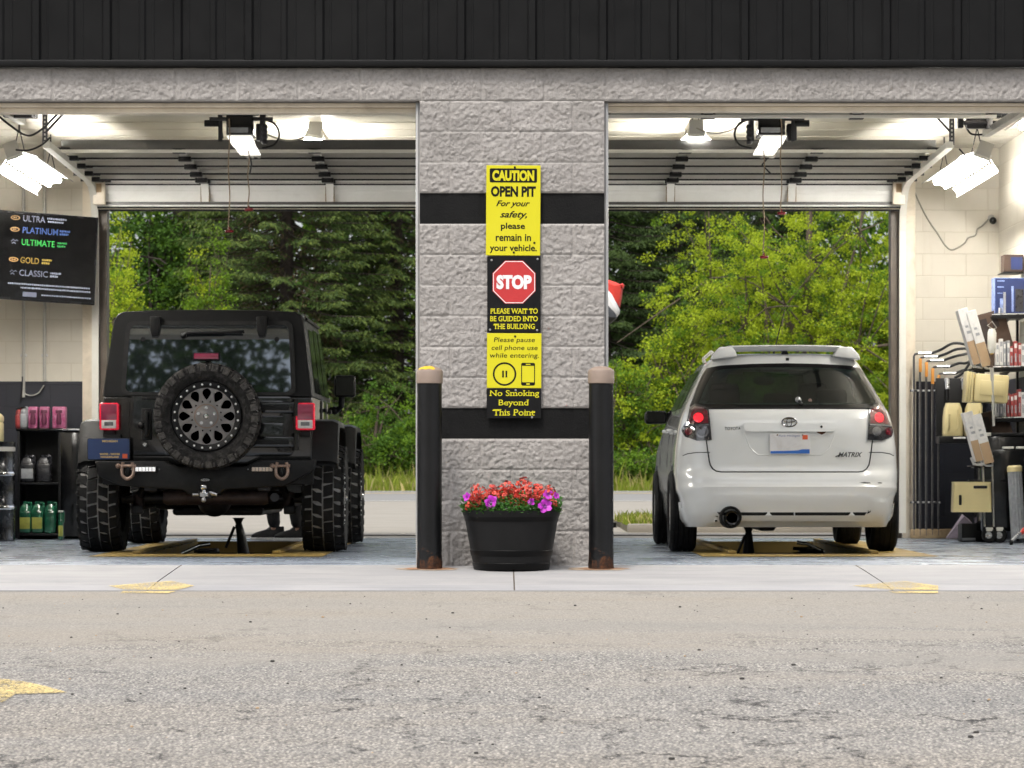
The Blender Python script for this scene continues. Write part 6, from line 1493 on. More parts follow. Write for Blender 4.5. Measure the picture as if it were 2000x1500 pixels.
# bumper: lower panel, splitter blade and slot
b = MB(); lowp = [(-.565, .435), (-.53, .447), (.56, .447), (.605, .43), (.635, .37), (.615, .313), (-.535, .313), (-.585, .325), (-.605, .37)]; drape(lowp, crear, .012, .022, 'car_white', b, .05); b.build('bumper_insert', H, smooth=50)
b = MB(); drape([(-.60, .317), (.63, .317), (.61, .28), (-.58, .28)], crear, .004, .006, 'gap_black', b, .05); b.build('bumper_slot', H)
b = MB()
blade = [(-.825, .385), (-.70, .392), (-.612, .392), (-.605, .35), (-.62, .325), (-.59, .294), (-.40, .289), (.56, .289), (.62, .30), (.642, .325), (.632, .39), (.70, .392), (.825, .38), (.815, .28), (.79, .235), (.745, .205), (.66, .235), (.5, .245), (-.3, .245), (-.5, .247), (-.62, .235), (-.70, .20), (-.77, .205), (-.81, .26)]
drape(blade, crear, .034, .06, 'car_white', b, .04); b.build('lower_blade', H, smooth=50)
b = MB()
for x in (-.165, .462): b.prism([(x - .028, .288), (x + .028, .288), (x + .012, .302), (x + .008, .316), (x - .008, .316), (x - .012, .302)], crear(x, .31) - .022, crear(x, .31) + .01, 'car_white', 'y', .003)
for x in (.03, .70): b.tube([(x, crear(x, .30) - .02, .286), (x, crear(x, .30) - .02, .314)], .006, 'silver', 6)
b.build('blade_bracket', H)
b = MB(); drape([(x, .245 + .0 * x) if False else (x, z) for x, z in ((-.70, .205), (-.60, .238), (-.30, .25), (.5, .25), (.66, .238), (.73, .21), (.60, .20), (-.60, .20))], crear, -.04, .01, 'gap_black', b, .06); b.build('under_valance', H)
b = MB(); ex = -.452; b.lathe([(.062, -.02), (.082, -.03), (.085, -.01), (.085, .12)], 'gap_black', 28, Matrix.Translation((ex, .0, .276)), 'y', cap=False); b.lathe([(.040, -.055), (.052, -.06), (.056, -.05), (.056, .10), (.040, .10)], 'black_gloss', 28, Matrix.Translation((ex + .008, .0, .272)), 'y', cap=False); b.lathe([(0, .0), (.052, 0)], 'gap_black', 24, Matrix.Translation((ex, -.02, .274)), 'y'); b.build('exhaust_tip', H)
b = MB(); rr_ = random.Random(2)
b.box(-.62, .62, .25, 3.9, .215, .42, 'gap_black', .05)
for (x, w_, z) in ((-.45, .26, .20), (-.12, .14, .16), (.20, .2, .19), (.48, .22, .19)): b.box(x - w_ / 2, x + w_ / 2, .7, 1.6, z, .3, 'dark_steel', .03)
b.tube([(-.41, .05, .29), (-.38, .6, .26), (-.1, 1.2, .22), (0, 3.2, .20)], .03, 'dark_steel', 10); b.tube([(-.68, .80, .28), (.68, .80, .28)], .04, 'dark_steel', 10); b.build('underbody', H)
b = MB()
for s_ in (-1, 1): b.tube([(s_ * .53, .62, 1.52), (s_ * .535, 1.0, 1.555), (s_ * .53, 2.1, 1.54), (s_ * .50, 2.35, 1.49)], .014, 'white_metal', 8)
b.build('roof_rail', H)
b = MB(); drape([(.52, .537), (.56, .541), (.60, .538), (.61, .532), (.56, .532)], crear, .0025, 0, 'gap_black', b, .03); drape([(.66, .537), (.69, .538), (.70, .532), (.67, .531)], crear, .0025, 0, 'gap_black', b, .03); b.build('scuff', H)
# wheels
for (wx, wy) in ((-WX, WY), (WX, WY), (-WX, WY + 2.6), (WX, WY + 2.6)):
    if (wx, wy) == (-WX, WY):
        W1 = bpy.data.objects.new('wheel', None); COL.objects.link(W1); W1.parent = H; W1.location = (wx, wy, WR_ - .003); W1.rotation_euler = (0, 0, R(180))
        h = WW / 2; b = MB(); pr = [(.205, -h * .8), (.24, -h * 1.0), (.285, -h * 1.0), (WR_ - .012, -h * .86)]
        for u in (-.6, -.2, .2, .6): pr += [(WR_ - .002, h * (u - .15)), (WR_ - .002, h * (u + .13)), (WR_ - .010, h * (u + .15)), (WR_ - .010, h * (u + .22))]
        pr += [(WR_ - .002, h * .78), (WR_ - .012, h * .88), (.285, h), (.24, h), (.205, h * .8)]
        b.lathe(pr, 'rubber', 48, axis='x', cap=False); b.build('tyre', W1, smooth=30)
        b = MB(); b.lathe([(.21, h * .85), (.20, h * .8), (.19, h * .4), (.18, -.02), (0, -.02)], 'silver', 40, axis='x')
        for k in range(5):
            T = Matrix.Rotation(2 * math.pi * k / 5, 4, 'X'); b.box(h * .35, h * .7, -.035, .035, .02, .20, 'silver', .012, T)
        b.lathe([(0, h * .78), (.05, h * .75), (.06, h * .5)], 'silver', 20, axis='x'); b.build('rim', W1)
    else:
        w_ = copy_tree(W1, H); w_.location = (wx, wy, WR_ - .003); w_.rotation_euler = (R(20 * wy), 0, R(180) if wx < 0 else 0)
for s_ in (-1, 1):
    x0, x1 = sorted((s_ * .80, s_ * .985)); b = MB(); b.box(x0, x1, 2.62, 2.74, 1.015, 1.125, 'black_plastic', .03, seg=3); b.prism([(s_ * .70, 1.04), (s_ * .83, 1.03), (s_ * .81, 1.10), (s_ * .70, 1.18)], 2.66, 2.72, 'black_plastic', 'y', .01); MR = b.build('mirror', H)
    b = MB(); b.box(x0 + .02, x1 - .02, 2.616, 2.6195, 1.03, 1.11, 'black_gloss', 0); b.build('mirror_glass', MR)
    def sidex(z): return s_ * (itp(CW, z) + .004)
    for (ya, yb, ta, tb) in ((1.0, 1.62, 1.15, 1.62), (1.70, 2.75, 1.70, 2.35)):
        b = MB(); vv = []
        zz_ = [1.115 + .3 * k / 5 for k in range(6)]
        for k, z in enumerate(zz_): vv += [(sidex(z), ya + (ta - ya) * k / 5, z), (sidex(z), yb + (tb - yb) * k / 5, z)]
        b.add(vv, [(2 * k, 2 * k + 1, 2 * k + 3, 2 * k + 2) for k in range(5)], 'side_glass'); b.build('side_window', H)
    for yy_ in (1.05, 1.66, 2.85): b = MB(); b.tube([(s_ * (itp(CW, z) + .0005), yy_, z) for z in (.30, .5, .7, .9, 1.1)], .004, 'gap_black', 5); b.build('door_shut_line', H)
    for yy_ in (1.18, 1.80):
        b = MB(); b.tube([(s_ * .835, yy_, .94), (s_ * .865, yy_ + .03, .945), (s_ * .865, yy_ + .15, .945), (s_ * .835, yy_ + .18, .94)], .013, 'car_white', 8); b.build('door_handle', H)
# ------------------------------------------------------------------ bollards, planter, signs
YB_ = -.36
def bollard(px, label, chip):
    t = thing('bollard', label, 'bollard', (X(px, 21.64), YB_, z_apron(YB_)), 0, 'bollards flanking the pillar')
    hz = Z(748, 21.64) - z_apron(YB_)
    rs = random.Random(px); n = 44; loops = []
    for k in range(40):
        z = -.03 + (hz + .03) * k / 39; ring = []
        for j in range(n):
            a = 2 * math.pi * j / n; r = .0805
            if z < .16: r += (.16 - max(0, z)) * .045 * (rs.random() - .35)
            ring.append((r * math.cos(a), r * math.sin(a), z))
        loops.append(ring)
    MB().loft(loops, 'bollard_rusty').build('post', t, smooth=60)
    MB().lathe([(.084, hz - .004), (.0865, hz), (.0865, hz + .070), (.082, hz + .083), (.062, hz + .098), (.034, hz + .107), (0, hz + .110)], 'bollard_cap', 44).build('cap', t, smooth=30)
    if chip:
        CAPP = [(0, .110), (.034, .107), (.062, .098), (.082, .083), (.0868, .072)]
        def capr(r):
            for (r0, z0), (r1, z1) in zip(CAPP[:-1], CAPP[1:]):
                if r <= r1: return hz + z0 + (z1 - z0) * (r - r0) / (r1 - r0) + .0018
            return hz + .072
        b = MB(); A = [R(-178 + 118 * i / 16) for i in range(17)]; RR = [.0, .03, .058, .074, .0835]
        b.add([((r * (1 - .10 * abs(math.sin(5 * a))) if k == 4 else r) * math.cos(a), (r * (1 - .10 * abs(math.sin(5 * a))) if k == 4 else r) * math.sin(a), capr((r * (1 - .10 * abs(math.sin(5 * a))) if k == 4 else r))) for k, r in enumerate(RR) for a in A], [(k * 17 + i, k * 17 + i + 1, (k + 1) * 17 + i + 1, (k + 1) * 17 + i) for k in range(4) for i in range(16)], 'yellow_paint'); b.build('worn_paint', t)
    return t
def rusty():
    m, nt, b = new_mat('bollard_rusty'); tc = nt.n("ShaderNodeTexCoord").outputs['Object']
    s = nt.n("ShaderNodeSeparateXYZ"); nt.l(tc, s.inputs[0])
    n1 = nt.noise(tc, 14, 8, .7, .4); n2 = nt.noise(tc, 5, 5)
    mr = nt.n("ShaderNodeMapRange"); mr.inputs['From Min'].default_value = .0; mr.inputs['From Max'].default_value = .30; mr.inputs['To Min'].default_value = .34; mr.inputs['To Max'].default_value = -.2; nt.l(s.outputs[2], mr.inputs['Value'])
    base = nt.ramp(n2, [(.3, (.0045, .0045, .005)), (.7, (.0075, .0075, .008))]); b.inputs['Specular IOR Level'].default_value = .3
    f = nt.math('ADD', n1, mr.outputs[0]); mk = nt.ramp(f, [(.70, 0.0), (.76, 1.0)])
    rustc = nt.ramp(nt.noise(tc, 40, 5, .7), [(.3, (.012, .009, .008)), (.55, (.05, .020, .009)), (.75, (.13, .05, .018))])
    col = nt.mix(mk, base, rustc)
    ch = nt.noise(nt.mapv(tc, (1, 1, .6)), 26, 5, .65); col = nt.mix(nt.ramp(ch, [(.72, 0.0), (.745, .8)]), col, (.06, .055, .05))
    nt.l(col, b.inputs['Base Color']); nt.l(nt.mix(mk, .36, .85), b.inputs['Roughness'])
    bp = nt.n("ShaderNodeBump"); bp.inputs['Strength'].default_value = .5; bp.inputs['Distance'].default_value = .01; nt.l(nt.math('MULTIPLY', nt.noise(tc, 60, 6), f), bp.inputs['Height']); nt.l(bp.outputs[0], b.inputs['Normal'])
rusty()
bollard(839, 'black bollard with a worn yellow patch on its tan cap, before the pillar', True)
bollard(1174, 'black bollard with a clean plain tan cap and rusty foot, before the pillar', False)
b = MB(); rg = random.Random(3)
for cx, yy_ in ((839, YB_), (1174, YB_)):
    for k, (a, r) in enumerate(((.15, .16), (.105, .12))):
        pts = []
        for j in range(22):
            an = 2 * math.pi * j / 22; rr = r * (1 + .25 * rg.uniform(-1, 1)); pts.append((X(cx, 21.64) + rr * math.cos(an) * 1.25, yy_ - .02 + rr * math.sin(an) * .8, 0))
        b.add([(x, y, z_apron(y) + .0025 + .002 * k) for x, y, z in pts], [tuple(range(22))], 'rust_stain' if k == 0 else 'rust_stain2')
mat('rust_stain', (.34, .26, .19), .85, 0, .2, 10); mat('rust_stain2', (.24, .13, .07), .85, 0, .3, 14)
struct(b.build('rust_stain', smooth=0))
# planter
pc = X(999, 21.62); py_ = -.385; pz = z_apron(py_)
t = thing('flower_planter', 'black plastic half-barrel planter of red and purple flowers at the pillar foot', 'planter', (pc, py_, pz)); PH = .385
b = MB(); rt, rb = .312, .242
def rad(z): return rb + (rt - rb) * (z / PH) ** .92
pr = [(0, 0), (rb - .01, 0), (rb, .006)] + [(rad(z), z) for z in (.03, .09, .16, .22, .28, .33)] + [(rad(PH) + .004, PH - .028), (rad(PH) + .006, PH), (rad(PH) - .012, PH), (rad(PH) - .02, PH - .05), (0, PH - .05)]
b.lathe(pr, 'planter_plastic', 72); b.build('tub', t, smooth=30)
for z0, z1 in ((.0, .045), (.088, .128), (PH - .072, PH - .034)):
    MB().lathe([(rad(z0) + .0012, z0), (rad(z0) + .004, z0 + .003), (rad(z1) + .004, z1 - .003), (rad(z1) + .0012, z1)], 'planter_hoop', 72).build('hoop', t)
b = MB(); b.lathe([(0, PH - .035), (.18, PH - .04), (rad(PH) - .022, PH - .048)], 'soil', 40); b.build('soil', t)
rg = np.random.default_rng(7)
def leafy(n, fx, fz):  # little leaves facing all ways
    V = []; F = []
    for i in range(n):
        c = fx(i); a = rg.uniform(0, 2 * np.pi); tl = rg.uniform(-.2, 1.1); l = rg.uniform(.010, .026); w = l * rg.uniform(.35, .6)
        d = Vector((math.cos(a) * math.cos(tl), math.sin(a) * math.cos(tl), math.sin(tl))); s = d.cross(Vector((0, 0, 1))).normalized() * w
        up = s.cross(d).normalized() * (w * .3); c = Vector(c); k = len(V)
        V += [c, c + d * l * .5 + s + up, c + d * l, c + d * l * .5 - s + up]; F += [(k, k + 1, k + 2), (k, k + 2, k + 3)]
    return V, F
def hz_at(x, y): return PH + .02 + .11 * max(0, 1 - (x / .33) ** 2) * max(.2, 1 - (y / .33) ** 2)
def pos(i):
    while True:
        x, y = rg.uniform(-.33, .33), rg.uniform(-.31, .31)
        if x * x + y * y < .105: break
    zt = hz_at(x, y); return (x, y, PH - .03 + (zt - PH + .03) * rg.random() ** .7)
V, F = leafy(3600, pos, None); b = MB(); b.add([tuple(v) for v in V], F, 'plant_green')
V, F = leafy(700, lambda i: (lambda a, r: (r * math.cos(a), r * math.sin(a), PH + rg.uniform(-.018, .02)))(rg.uniform(math.pi, 2 * math.pi), rg.uniform(.27, .325)), None); b.add([tuple(v) for v in V], F, 'plant_green')
V, F = leafy(260, lambda i: (lambda a, r: (r * math.cos(a), r * math.sin(a), PH + .02 + .07 * rg.random()))(rg.choice([0.1, 2.95, 3.3, 6.1]) + rg.normal(0, .25), rg.uniform(.27, .335)), None); b.add([tuple(v) for v in V], F, 'plant_green')
fo = b.build('foliage', t, smooth=0)
def flower(b, c, r, mats, nrm, petals=5, frill=.2):
    n = Vector(nrm).normalized(); u = n.cross(Vector((0, 0, 1)) if abs(n.z) < .9 else Vector((1, 0, 0))).normalized(); v = n.cross(u)
    c = Vector(c)
    for k in range(petals):
        a = 2 * math.pi * (k + rg.uniform(-.15, .15)) / petals; d = u * math.cos(a) + v * math.sin(a); s = n.cross(d)
        lift = n * r * rg.uniform(.15, .6)
        b.add([tuple(c), tuple(c + d * r * .6 + s * r * .48 + lift * .8), tuple(c + d * r * (1 + rg.uniform(-frill, frill)) + s * r * .2 + lift * .9), tuple(c + d * r * (1 + rg.uniform(-frill, frill)) - s * r * .22 + lift), tuple(c + d * r * .6 - s * r * .48 + lift * .7)], [(0, 1, 2, 3, 4)], mats)
clusters = []
def cluster(x, y, z, rr, n):
    b = MB(); mm = ('petal_red', 'petal_coral', 'petal_red', 'petal_coral', 'petal_dark')
    for i in range(n):
        d = Vector((rg.normal(), rg.normal() - .35, rg.normal() + .25)).normalized(); c = Vector((x, y, z)) + d * rr * rg.uniform(.55, 1.0); r = rg.uniform(.008, .014)
        flower(b, c, r, mm[int(rg.integers(0, 5))], d, 5); flower(b, c + d * .004, r * .6, mm[int(rg.integers(0, 4))], d, 4)
    b.build('flower_cluster', t, smooth=0)
for (px, py_c, rr) in ((935, 962, 22), (921, 985, 14), (950, 968, 22), (938, 980, 20), (968, 970, 16), (977, 958, 16), (992, 952, 20), (1003, 957, 18), (1022, 944, 16), (1030, 955, 18), (1040, 962, 18), (1050, 957, 16), (1072, 960, 17), (1060, 968, 14), (1012, 962, 14), (1025, 970, 13), (1000, 980, 10), (1022, 982, 13), (1079, 982, 9), (985, 970, 12), (960, 956, 14), (1045, 975, 12), (928, 972, 14)):
    x = (px - 999) / 300; z = Z(py_c, 21.6) - pz; y = -.10 - .12 * rg.random() + (.12 if py_c < 960 else 0)
    cluster(x, y, z - .008, rr / 335, 16 + rr)
for (px, py_c, r, nx) in ((960, 980, 13, -.2), (956, 985, 10, .3), (914, 970, 9, -.8), (1063, 988, 14, .1), (1069, 966, 10, .2), (1038, 980, 8, -.6), (1084, 968, 7, .8)):
    b = MB(); x = (px - 999) / 300; z = Z(py_c, 21.6) - pz; d = (nx, -1, .25); c = Vector((x, -.25, z)); flower(b, c, r / 300, 'petal_purple', d, 5, .08); flower(b, c + Vector(d).normalized() * .006, r / 300 * .3, 'petal_throat', d, 5); b.build('purple_flower', t, smooth=0)

# signs: four panels screwed one below the other on the pillar
def slab(b, s, cx, cz, w, h, m, y, bold=.03): b.text(s, cx, cz, w, h, m, y, bold)
SY = -.052
def panel(label, px0, px1, py0, py1, m, screws, grp='sign panels on the pillar', tilt=0.0):
    d = 22.0 + SY; x0, x1 = X(px0, d), X(px1, d); z0, z1 = Z(py1, d), Z(py0, d)
    t = thing('sign_panel', label, 'sign', ((x0 + x1) / 2, SY, (z0 + z1) / 2), 0, grp); t.rotation_euler = (0, R(tilt), 0)
    b = MB(); b.box(-(x1 - x0) / 2, (x1 - x0) / 2, 0, .005, -(z1 - z0) / 2, (z1 - z0) / 2, m, .0015, seg=1); ox, oz = (px0 + px1) / 2, (py0 + py1) / 2; k = d / F_PX
    def L(px, py): return ((px - ox) * k, (oz - py) * k)
    def TX(s, px, py, w, h, mm, bold=.03, shear=0.0, y=-.0008, slab=False):
        x, z = L(px, py); b.text(s, x, z, w * k, h * k, mm, y, bold, shear, None, slab)
    def fin():
        b.build('plate', t, smooth=20); s = MB()
        for px, py, mm in screws: x, z = L(px, py); s.lathe([(0, -.004), (.0065, -.003), (.0075, 0)], mm, 10, Matrix.Translation((x, -.0002, z)), 'y')
        s.tube([(0, .005, 0), (0, .05, 0)], .006, 'screw', 6); s.build('screw', t)
    return t, b, L, TX, k, fin
t, b, L, TX, k, fin = panel('yellow CAUTION OPEN PIT sign panel, topmost on the pillar', 949.5, 1055.5, 323, 499, 'sign_yellow', ((1005, 327, 'sign_black'), (1004, 493, 'sign_black'), (1044, 474, 'sign_black')), tilt=.35)
x0, z1 = L(956, 329); x1, z0 = L(1048.5, 356.5); b.prism(rrect(x0, x1, z0, z1, .008, 4), -.0008, .002, 'sign_black', 'y', 0)
TX('CAUTION', 1002, 343, 82, 21, 'sign_yellow', .055, y=-.0016); TX('OPEN PIT', 1002.5, 374, 88, 21, 'sign_black', .045)
TX('For your', 1002, 399, 66, 15, 'sign_black', .02, .38); TX('safety,', 1003, 420.5, 53, 17, 'sign_black', .02, .38)
TX('please', 1002, 443, 47, 16, 'sign_black', .022); TX('remain in', 1003, 464, 69, 14, 'sign_black', .022); TX('your vehicle.', 1003, 486, 92, 17, 'sign_black', .022); fin()
t, b, L, TX, k, fin = panel('black sign panel with a red octagon reading STOP', 951.5, 1056, 500.5, 649.5, 'sign_black', ((960, 508, 'screw'), (1050, 506, 'screw'), (957, 644, 'screw'), (1049, 645, 'screw')))
cx, cz = L(1004, 551); 
def octo(r): return [(cx + r * math.cos(R(22.5 + 45 * i)), cz + r * math.sin(R(22.5 + 45 * i))) for i in range(8)]
r0 = 42 / math.cos(R(22.5)) * k; b.prism(octo(r0), -.0006, .002, 'sign_red', 'y', 0); b.prism(octo(r0 * .975), -.0010, .002, 'sign_white', 'y', 0); b.prism(octo(r0 * .94), -.0014, .002, 'sign_red', 'y', 0)
TX('STOP', 1004, 551, 69, 28, 'sign_white', .06, y=-.0022)
for s_, py, w_ in (('PLEASE WAIT TO', 607.5, 93), ('BE GUIDED INTO', 622.5, 93), ('THE BUILDING', 637.5, 81)): TX(s_, 1004, py, w_, 10.5, 'sign_yellow', .02, slab=True)
fin()
t, b, L, TX, k, fin = panel('yellow sign panel asking to pause cell phone use, with pause and phone icons', 951, 1057.5, 651, 758, 'sign_yellow', ((1006, 657, 'sign_black'),), tilt=.2)
TX('Please pause', 1004.5, 665, 80, 12, 'sign_black', .004, .12); TX('cell phone use', 1005, 680.5, 90, 12, 'sign_black', .004, .12); TX('while entering.', 1004.5, 695.5, 96, 12, 'sign_black', .004, .12)
cx, cz = L(985.5, 730.5); n = 40; ro, ri = 23 * k, 19.6 * k
b.add([(cx + r * math.cos(2 * math.pi * i / n), -.0008, cz + r * math.sin(2 * math.pi * i / n)) for r in (ro, ri) for i in range(n)], [(i, (i + 1) % n, n + (i + 1) % n, n + i) for i in range(n)], 'sign_black')
for px in (982.5, 989): x, z = L(px, 730.5); b.box(x - 1.7 * k, x + 1.7 * k, -.0009, .001, z - 6.6 * k, z + 6.6 * k, 'sign_black')
xa, za = L(1018, 708.5); xb, zb = L(1045, 753); b.prism(rrect(xa, xb, zb, za, 3.2 * k, 4), -.0008, .002, 'sign_black', 'y', 0); xa, za = L(1019.8, 714.5); xb, zb = L(1043.2, 746.5); b.box(xa, xb, -.0012, .001, zb, za, 'sign_yellow')
for px, py, w_, h_ in ((1031.5, 711.5, 9, 1.8), (1031.5, 750, 6.5, 3)): x, z = L(px, py); b.box(x - w_ / 2 * k, x + w_ / 2 * k, -.0012, .001, z - h_ / 2 * k, z + h_ / 2 * k, 'sign_yellow')
fin()
t, b, L, TX, k, fin = panel('black NO SMOKING BEYOND THIS POINT sign panel, lowest on the pillar', 950.5, 1057, 758.5, 817, 'sign_black', ((1039, 815, 'screw'), (1007, 762, 'screw')))
TX('No Smoking', 1004.5, 769.5, 97, 15, 'sign_yellow', .006, slab=True); TX('Beyond', 1003.5, 788, 59, 15, 'sign_yellow', .006, slab=True); TX('This Point', 1003.5, 805.5, 83, 12.5, 'sign_yellow', .006, slab=True); fin()
# grit on the lot
b = MB(); rs = random.Random(12); vr = []
for i in range(260):
    d = rs.uniform(11.0, 19.6); y = d - D0; x = rs.uniform(-2.1, 2.15) * d / 11.5 * .9; r = rs.choice((.002, .002, .003, .003, .004, .006)) * rs.uniform(.7, 1.3)
    b.sphere((x, y, z_asph(y) + r * .4), r, rs.choice(('pebble', 'pebble', 'pebble', 'box_kraft')), 6, 4, sc=(1.3, 1, .7))
for px, py in ((532, 1293), (1550, 1300), (1449, 1327), (1907, 1432), (1896, 1441), (1312, 1484)):
    d = asph_d(py); b.sphere((X(px, d), d - D0, z_asph(d - D0) + .004), .008, 'pebble', 8, 6, sc=(1.4, 1, .7))
o = b.build('grit'); o['kind'] = 'stuff'
# ------------------------------------------------------------------ trees, shrubs, woodland
def cards(C, L, Wd, rng, up=.25, dirs=None):
    """leaf-shaped quads at the points C (n,3): length L, width Wd, facing all ways"""
    n = len(C)
    if dirs is None:
        d = rng.normal(0, 1, (n, 3)); d[:, 2] += up
    else: d = dirs + rng.normal(0, .25, (n, 3))
    d /= np.linalg.norm(d, axis=1)[:, None] + 1e-9
    r = rng.normal(0, 1, (n, 3)); s = np.cross(d, r); s /= np.linalg.norm(s, axis=1)[:, None] + 1e-9
    L = np.broadcast_to(L, n)[:, None]; Wd = np.broadcast_to(Wd, n)[:, None]
    V = np.stack([C, C + d * L * .45 + s * Wd * .5, C + d * L, C + d * L * .45 - s * Wd * .5], 1)
    F = np.arange(n * 4).reshape(n, 4)
    return V.reshape(-1, 3), F
def tube_np(pts, rs, n=6):
    mb = MB(); mb.tube(pts, list(rs), 'bark', n); return mb
def broadleaf(label, loc, rad, zc, mats, wts, seed, nclump=420, per=70, leaf=.085, group=None, trunk='bark', clump=.34, shell=.45, name='broadleaf_tree', cat='tree', tk=1.0):
    rng = np.random.default_rng(seed); t = thing(name, label, cat, loc, 0, group)
    # limbs reach to lobes of the crown, clumps hang round their outer ends
    nl = 16; u = rng.normal(0, 1, (nl, 3)); u /= np.linalg.norm(u, axis=1)[:, None]
    lobes = u * np.array(rad) * rng.uniform(.35, .8, (nl, 1)) + np.array([0, 0, zc]); lobes[:, 2] = np.maximum(lobes[:, 2], .5)
    mb = MB(); h0 = max(.3, zc - rad[2] * .75)
    top = zc + rad[2] * .6; tr = (.05 + .022 * top) * tk
    mb.tube([(0, 0, -.1), (.03, 0, h0), (-.05, .05, (h0 + top) / 2), (.05, 0, top)], [tr * 1.3, tr, tr * .65, tr * .2], trunk, 8)
    lr = np.array(rad) * .52
    cl = []
    for i, lb in enumerate(lobes):
        z0 = rng.uniform(h0 * .8, max(h0, lb[2] - .3)); m = np.array([lb[0] * .5, lb[1] * .5, (z0 + lb[2]) / 2 + .15])
        mb.tube([(0, 0, z0), tuple(m), tuple(lb)], [tr * .45, tr * .28, tr * .12], trunk, 5)
        for k in range(7):
            e = lb + rng.normal(0, .6, 3) * lr; mb.tube([tuple(lb), tuple((lb + e) / 2 + rng.normal(0, .05, 3)), tuple(e)], [tr * .12, tr * .08, tr * .03], trunk, 4)
    mb.build('trunk', t)
    k = rng.integers(0, nl, nclump); q = rng.normal(0, 1, (nclump, 3)); q /= np.linalg.norm(q, axis=1)[:, None]
    cc = lobes[k] + q * lr * (shell + (1 - shell) * rng.random((nclump, 1)))
    cc[:, 2] = np.maximum(cc[:, 2], .15 + .2 * rng.random(nclump))
    cs = clump * rng.uniform(.55, 1.25, nclump)
    N = nclump * per; ci = np.repeat(np.arange(nclump), per)
    P = rng.normal(0, 1, (N, 3)) * np.array([.55, .55, .36]) * cs[ci][:, None] + cc[ci]
    P[:, 2] = np.maximum(P[:, 2], .05)
    V, F = cards(P, leaf * rng.uniform(.6, 1.3, N), leaf * rng.uniform(.45, .85, N), rng, .1)
    cm = rng.choice(len(mats), nclump, p=wts)[ci]; sw = rng.random(N) < .06; cm = np.where(sw, rng.choice(len(mats), N, p=wts), cm)
    np_mesh('crown', V, F, mats, cm, t); return t
def spruce(label, loc, H, rmax, seed, group, mats=('needle', 'needle_dark', 'needle_light', 'needle_brown'), zmax=None, name='spruce_tree', step=.26):
    rng = np.random.default_rng(seed); t = thing(name, label, 'tree', loc, 0, group)
    mb = MB(); mb.tube([(0, 0, -.1), (0, 0, H * .5), (0, 0, H)], [.24, .15, .02], 'bark_dark', 10)
    CC = []; DD = []; LL = []; MM = []
    z = .55
    while z < H - .2:
        hi = z > 9.5; Lb = rmax * (1 - z / H) ** .75; nb = 9 if not hi else 6
        for k in range(nb):
            a = 2 * np.pi * (k + rng.random()) / nb; L = Lb * rng.uniform(.72, 1.1); dz = z + rng.uniform(-.12, .12)
            out = np.array([np.cos(a), np.sin(a), 0]); side = np.array([-np.sin(a), np.cos(a), 0])
            def bp(s): return out * s + np.array([0, 0, dz - .30 * s + .055 * s * s * 3.2 / max(1.5, L)])
            if not hi: mb.tube([tuple(bp(0)), tuple(bp(L * .5)), tuple(bp(L * .93))], [.02, .012, .004], 'bark_dark', 4)
            ds = .115 if not hi else .3; s = L * .22
            while s < L:
                f = (s / L)
                for sd in (-1, 1):
                    tl = (.62 * (1 - .55 * f)) * rng.uniform(.6, 1.2)
                    d = out * .62 + side * sd * .72 + np.array([0, 0, -.42 + rng.uniform(-.15, .15)]); d /= np.linalg.norm(d)
                    p0 = bp(s) + np.array([0, 0, rng.uniform(-.05, .05)]); nq = 8 if not hi else 2
                    for q in range(nq):
                        CC.append(p0 + d * tl * q / nq); DD.append(d * .8 + np.array([0, 0, -.15]) + side * rng.uniform(-.4, .4)); LL.append(.115 if not hi else .35)
                        MM.append(3 if f < .42 and rng.random() < .55 else (2 if f > .70 and rng.random() < .6 else (1 if rng.random() < .35 else 0)))
                s += ds
        z += step if not hi else .55
    C = np.array(CC); D = np.array(DD); Lq = np.array(LL) * rng.uniform(.7, 1.3, len(C))
    V, F = cards(C, Lq, Lq * .30, rng, 0, D)
    mb.build('trunk', t); np_mesh('crown', V, F, list(mats), np.array(MM), t); return t
def gx(px, d): return X(px, d)
def zz(d): return z_rear(d - D0)
def at(px, d): return (gx(px, d), d - D0, zz(d) - .02)
spruce('tall dark spruce with drooping layered branches behind the black vehicle roof', at(560, 88), 19, 4.3, 1, 'spruces beyond the road')
spruce('dark spruce beside the pillar edge above the black vehicle mirror, sky gaps through its branches', at(775, 90), 18, 3.7, 2, 'spruces beyond the road')
spruce('shaded spruce with brown inner twigs between the dark broadleaf and the tall spruce', at(420, 92), 18, 3.4, 3, 'spruces beyond the road', ('needle_brown', 'needle_dark', 'needle', 'needle_brown'))
spruce('dark spruce with a straight bare trunk beside the pillar edge above the red inflatable', at(1320, 95), 19, 3.4, 4, 'spruces beyond the road', ('needle_dark', 'needle_dark', 'needle', 'needle_dark'))
spruce('dark spruce partly hidden behind the pillar above the bollard with the plain cap', at(1180, 93), 17, 3.6, 5, 'spruces beyond the road', ('needle_dark', 'needle_dark', 'needle', 'needle_dark'))
spruce('dark spruce deep behind the lime green tree', at(1500, 99), 20, 4.0, 6, 'spruces beyond the road', ('needle_dark', 'needle_dark', 'needle', 'needle_dark'))
broadleaf('large sunlit lime green broadleaf tree behind the hatchback roof', at(1580, 80), (3.6, 2.6, 4.4), 4.3, ['leaf_lime', 'leaf_green', 'leaf_mid'], [.66, .24, .10], 11, 1500, 62, .064, 'lime green trees', 'bark', .20)
broadleaf('sunlit lime green tree at the door jamb beyond the hatchback, by the camera dome wall', at(1790, 82), (2.4, 2.2, 4.2), 4.0, ['leaf_lime', 'leaf_green', 'leaf_mid'], [.6, .3, .1], 12, 850, 62, .064, 'lime green trees', 'bark', .20)
broadleaf('bright lime green tree at the door jamb beside the menu board', at(180, 78), (1.55, 1.6, 3.6), 3.4, ['leaf_lime', 'leaf_green'], [.8, .2], 13, 640, 62, .064, 'lime green trees', 'bark', .20)
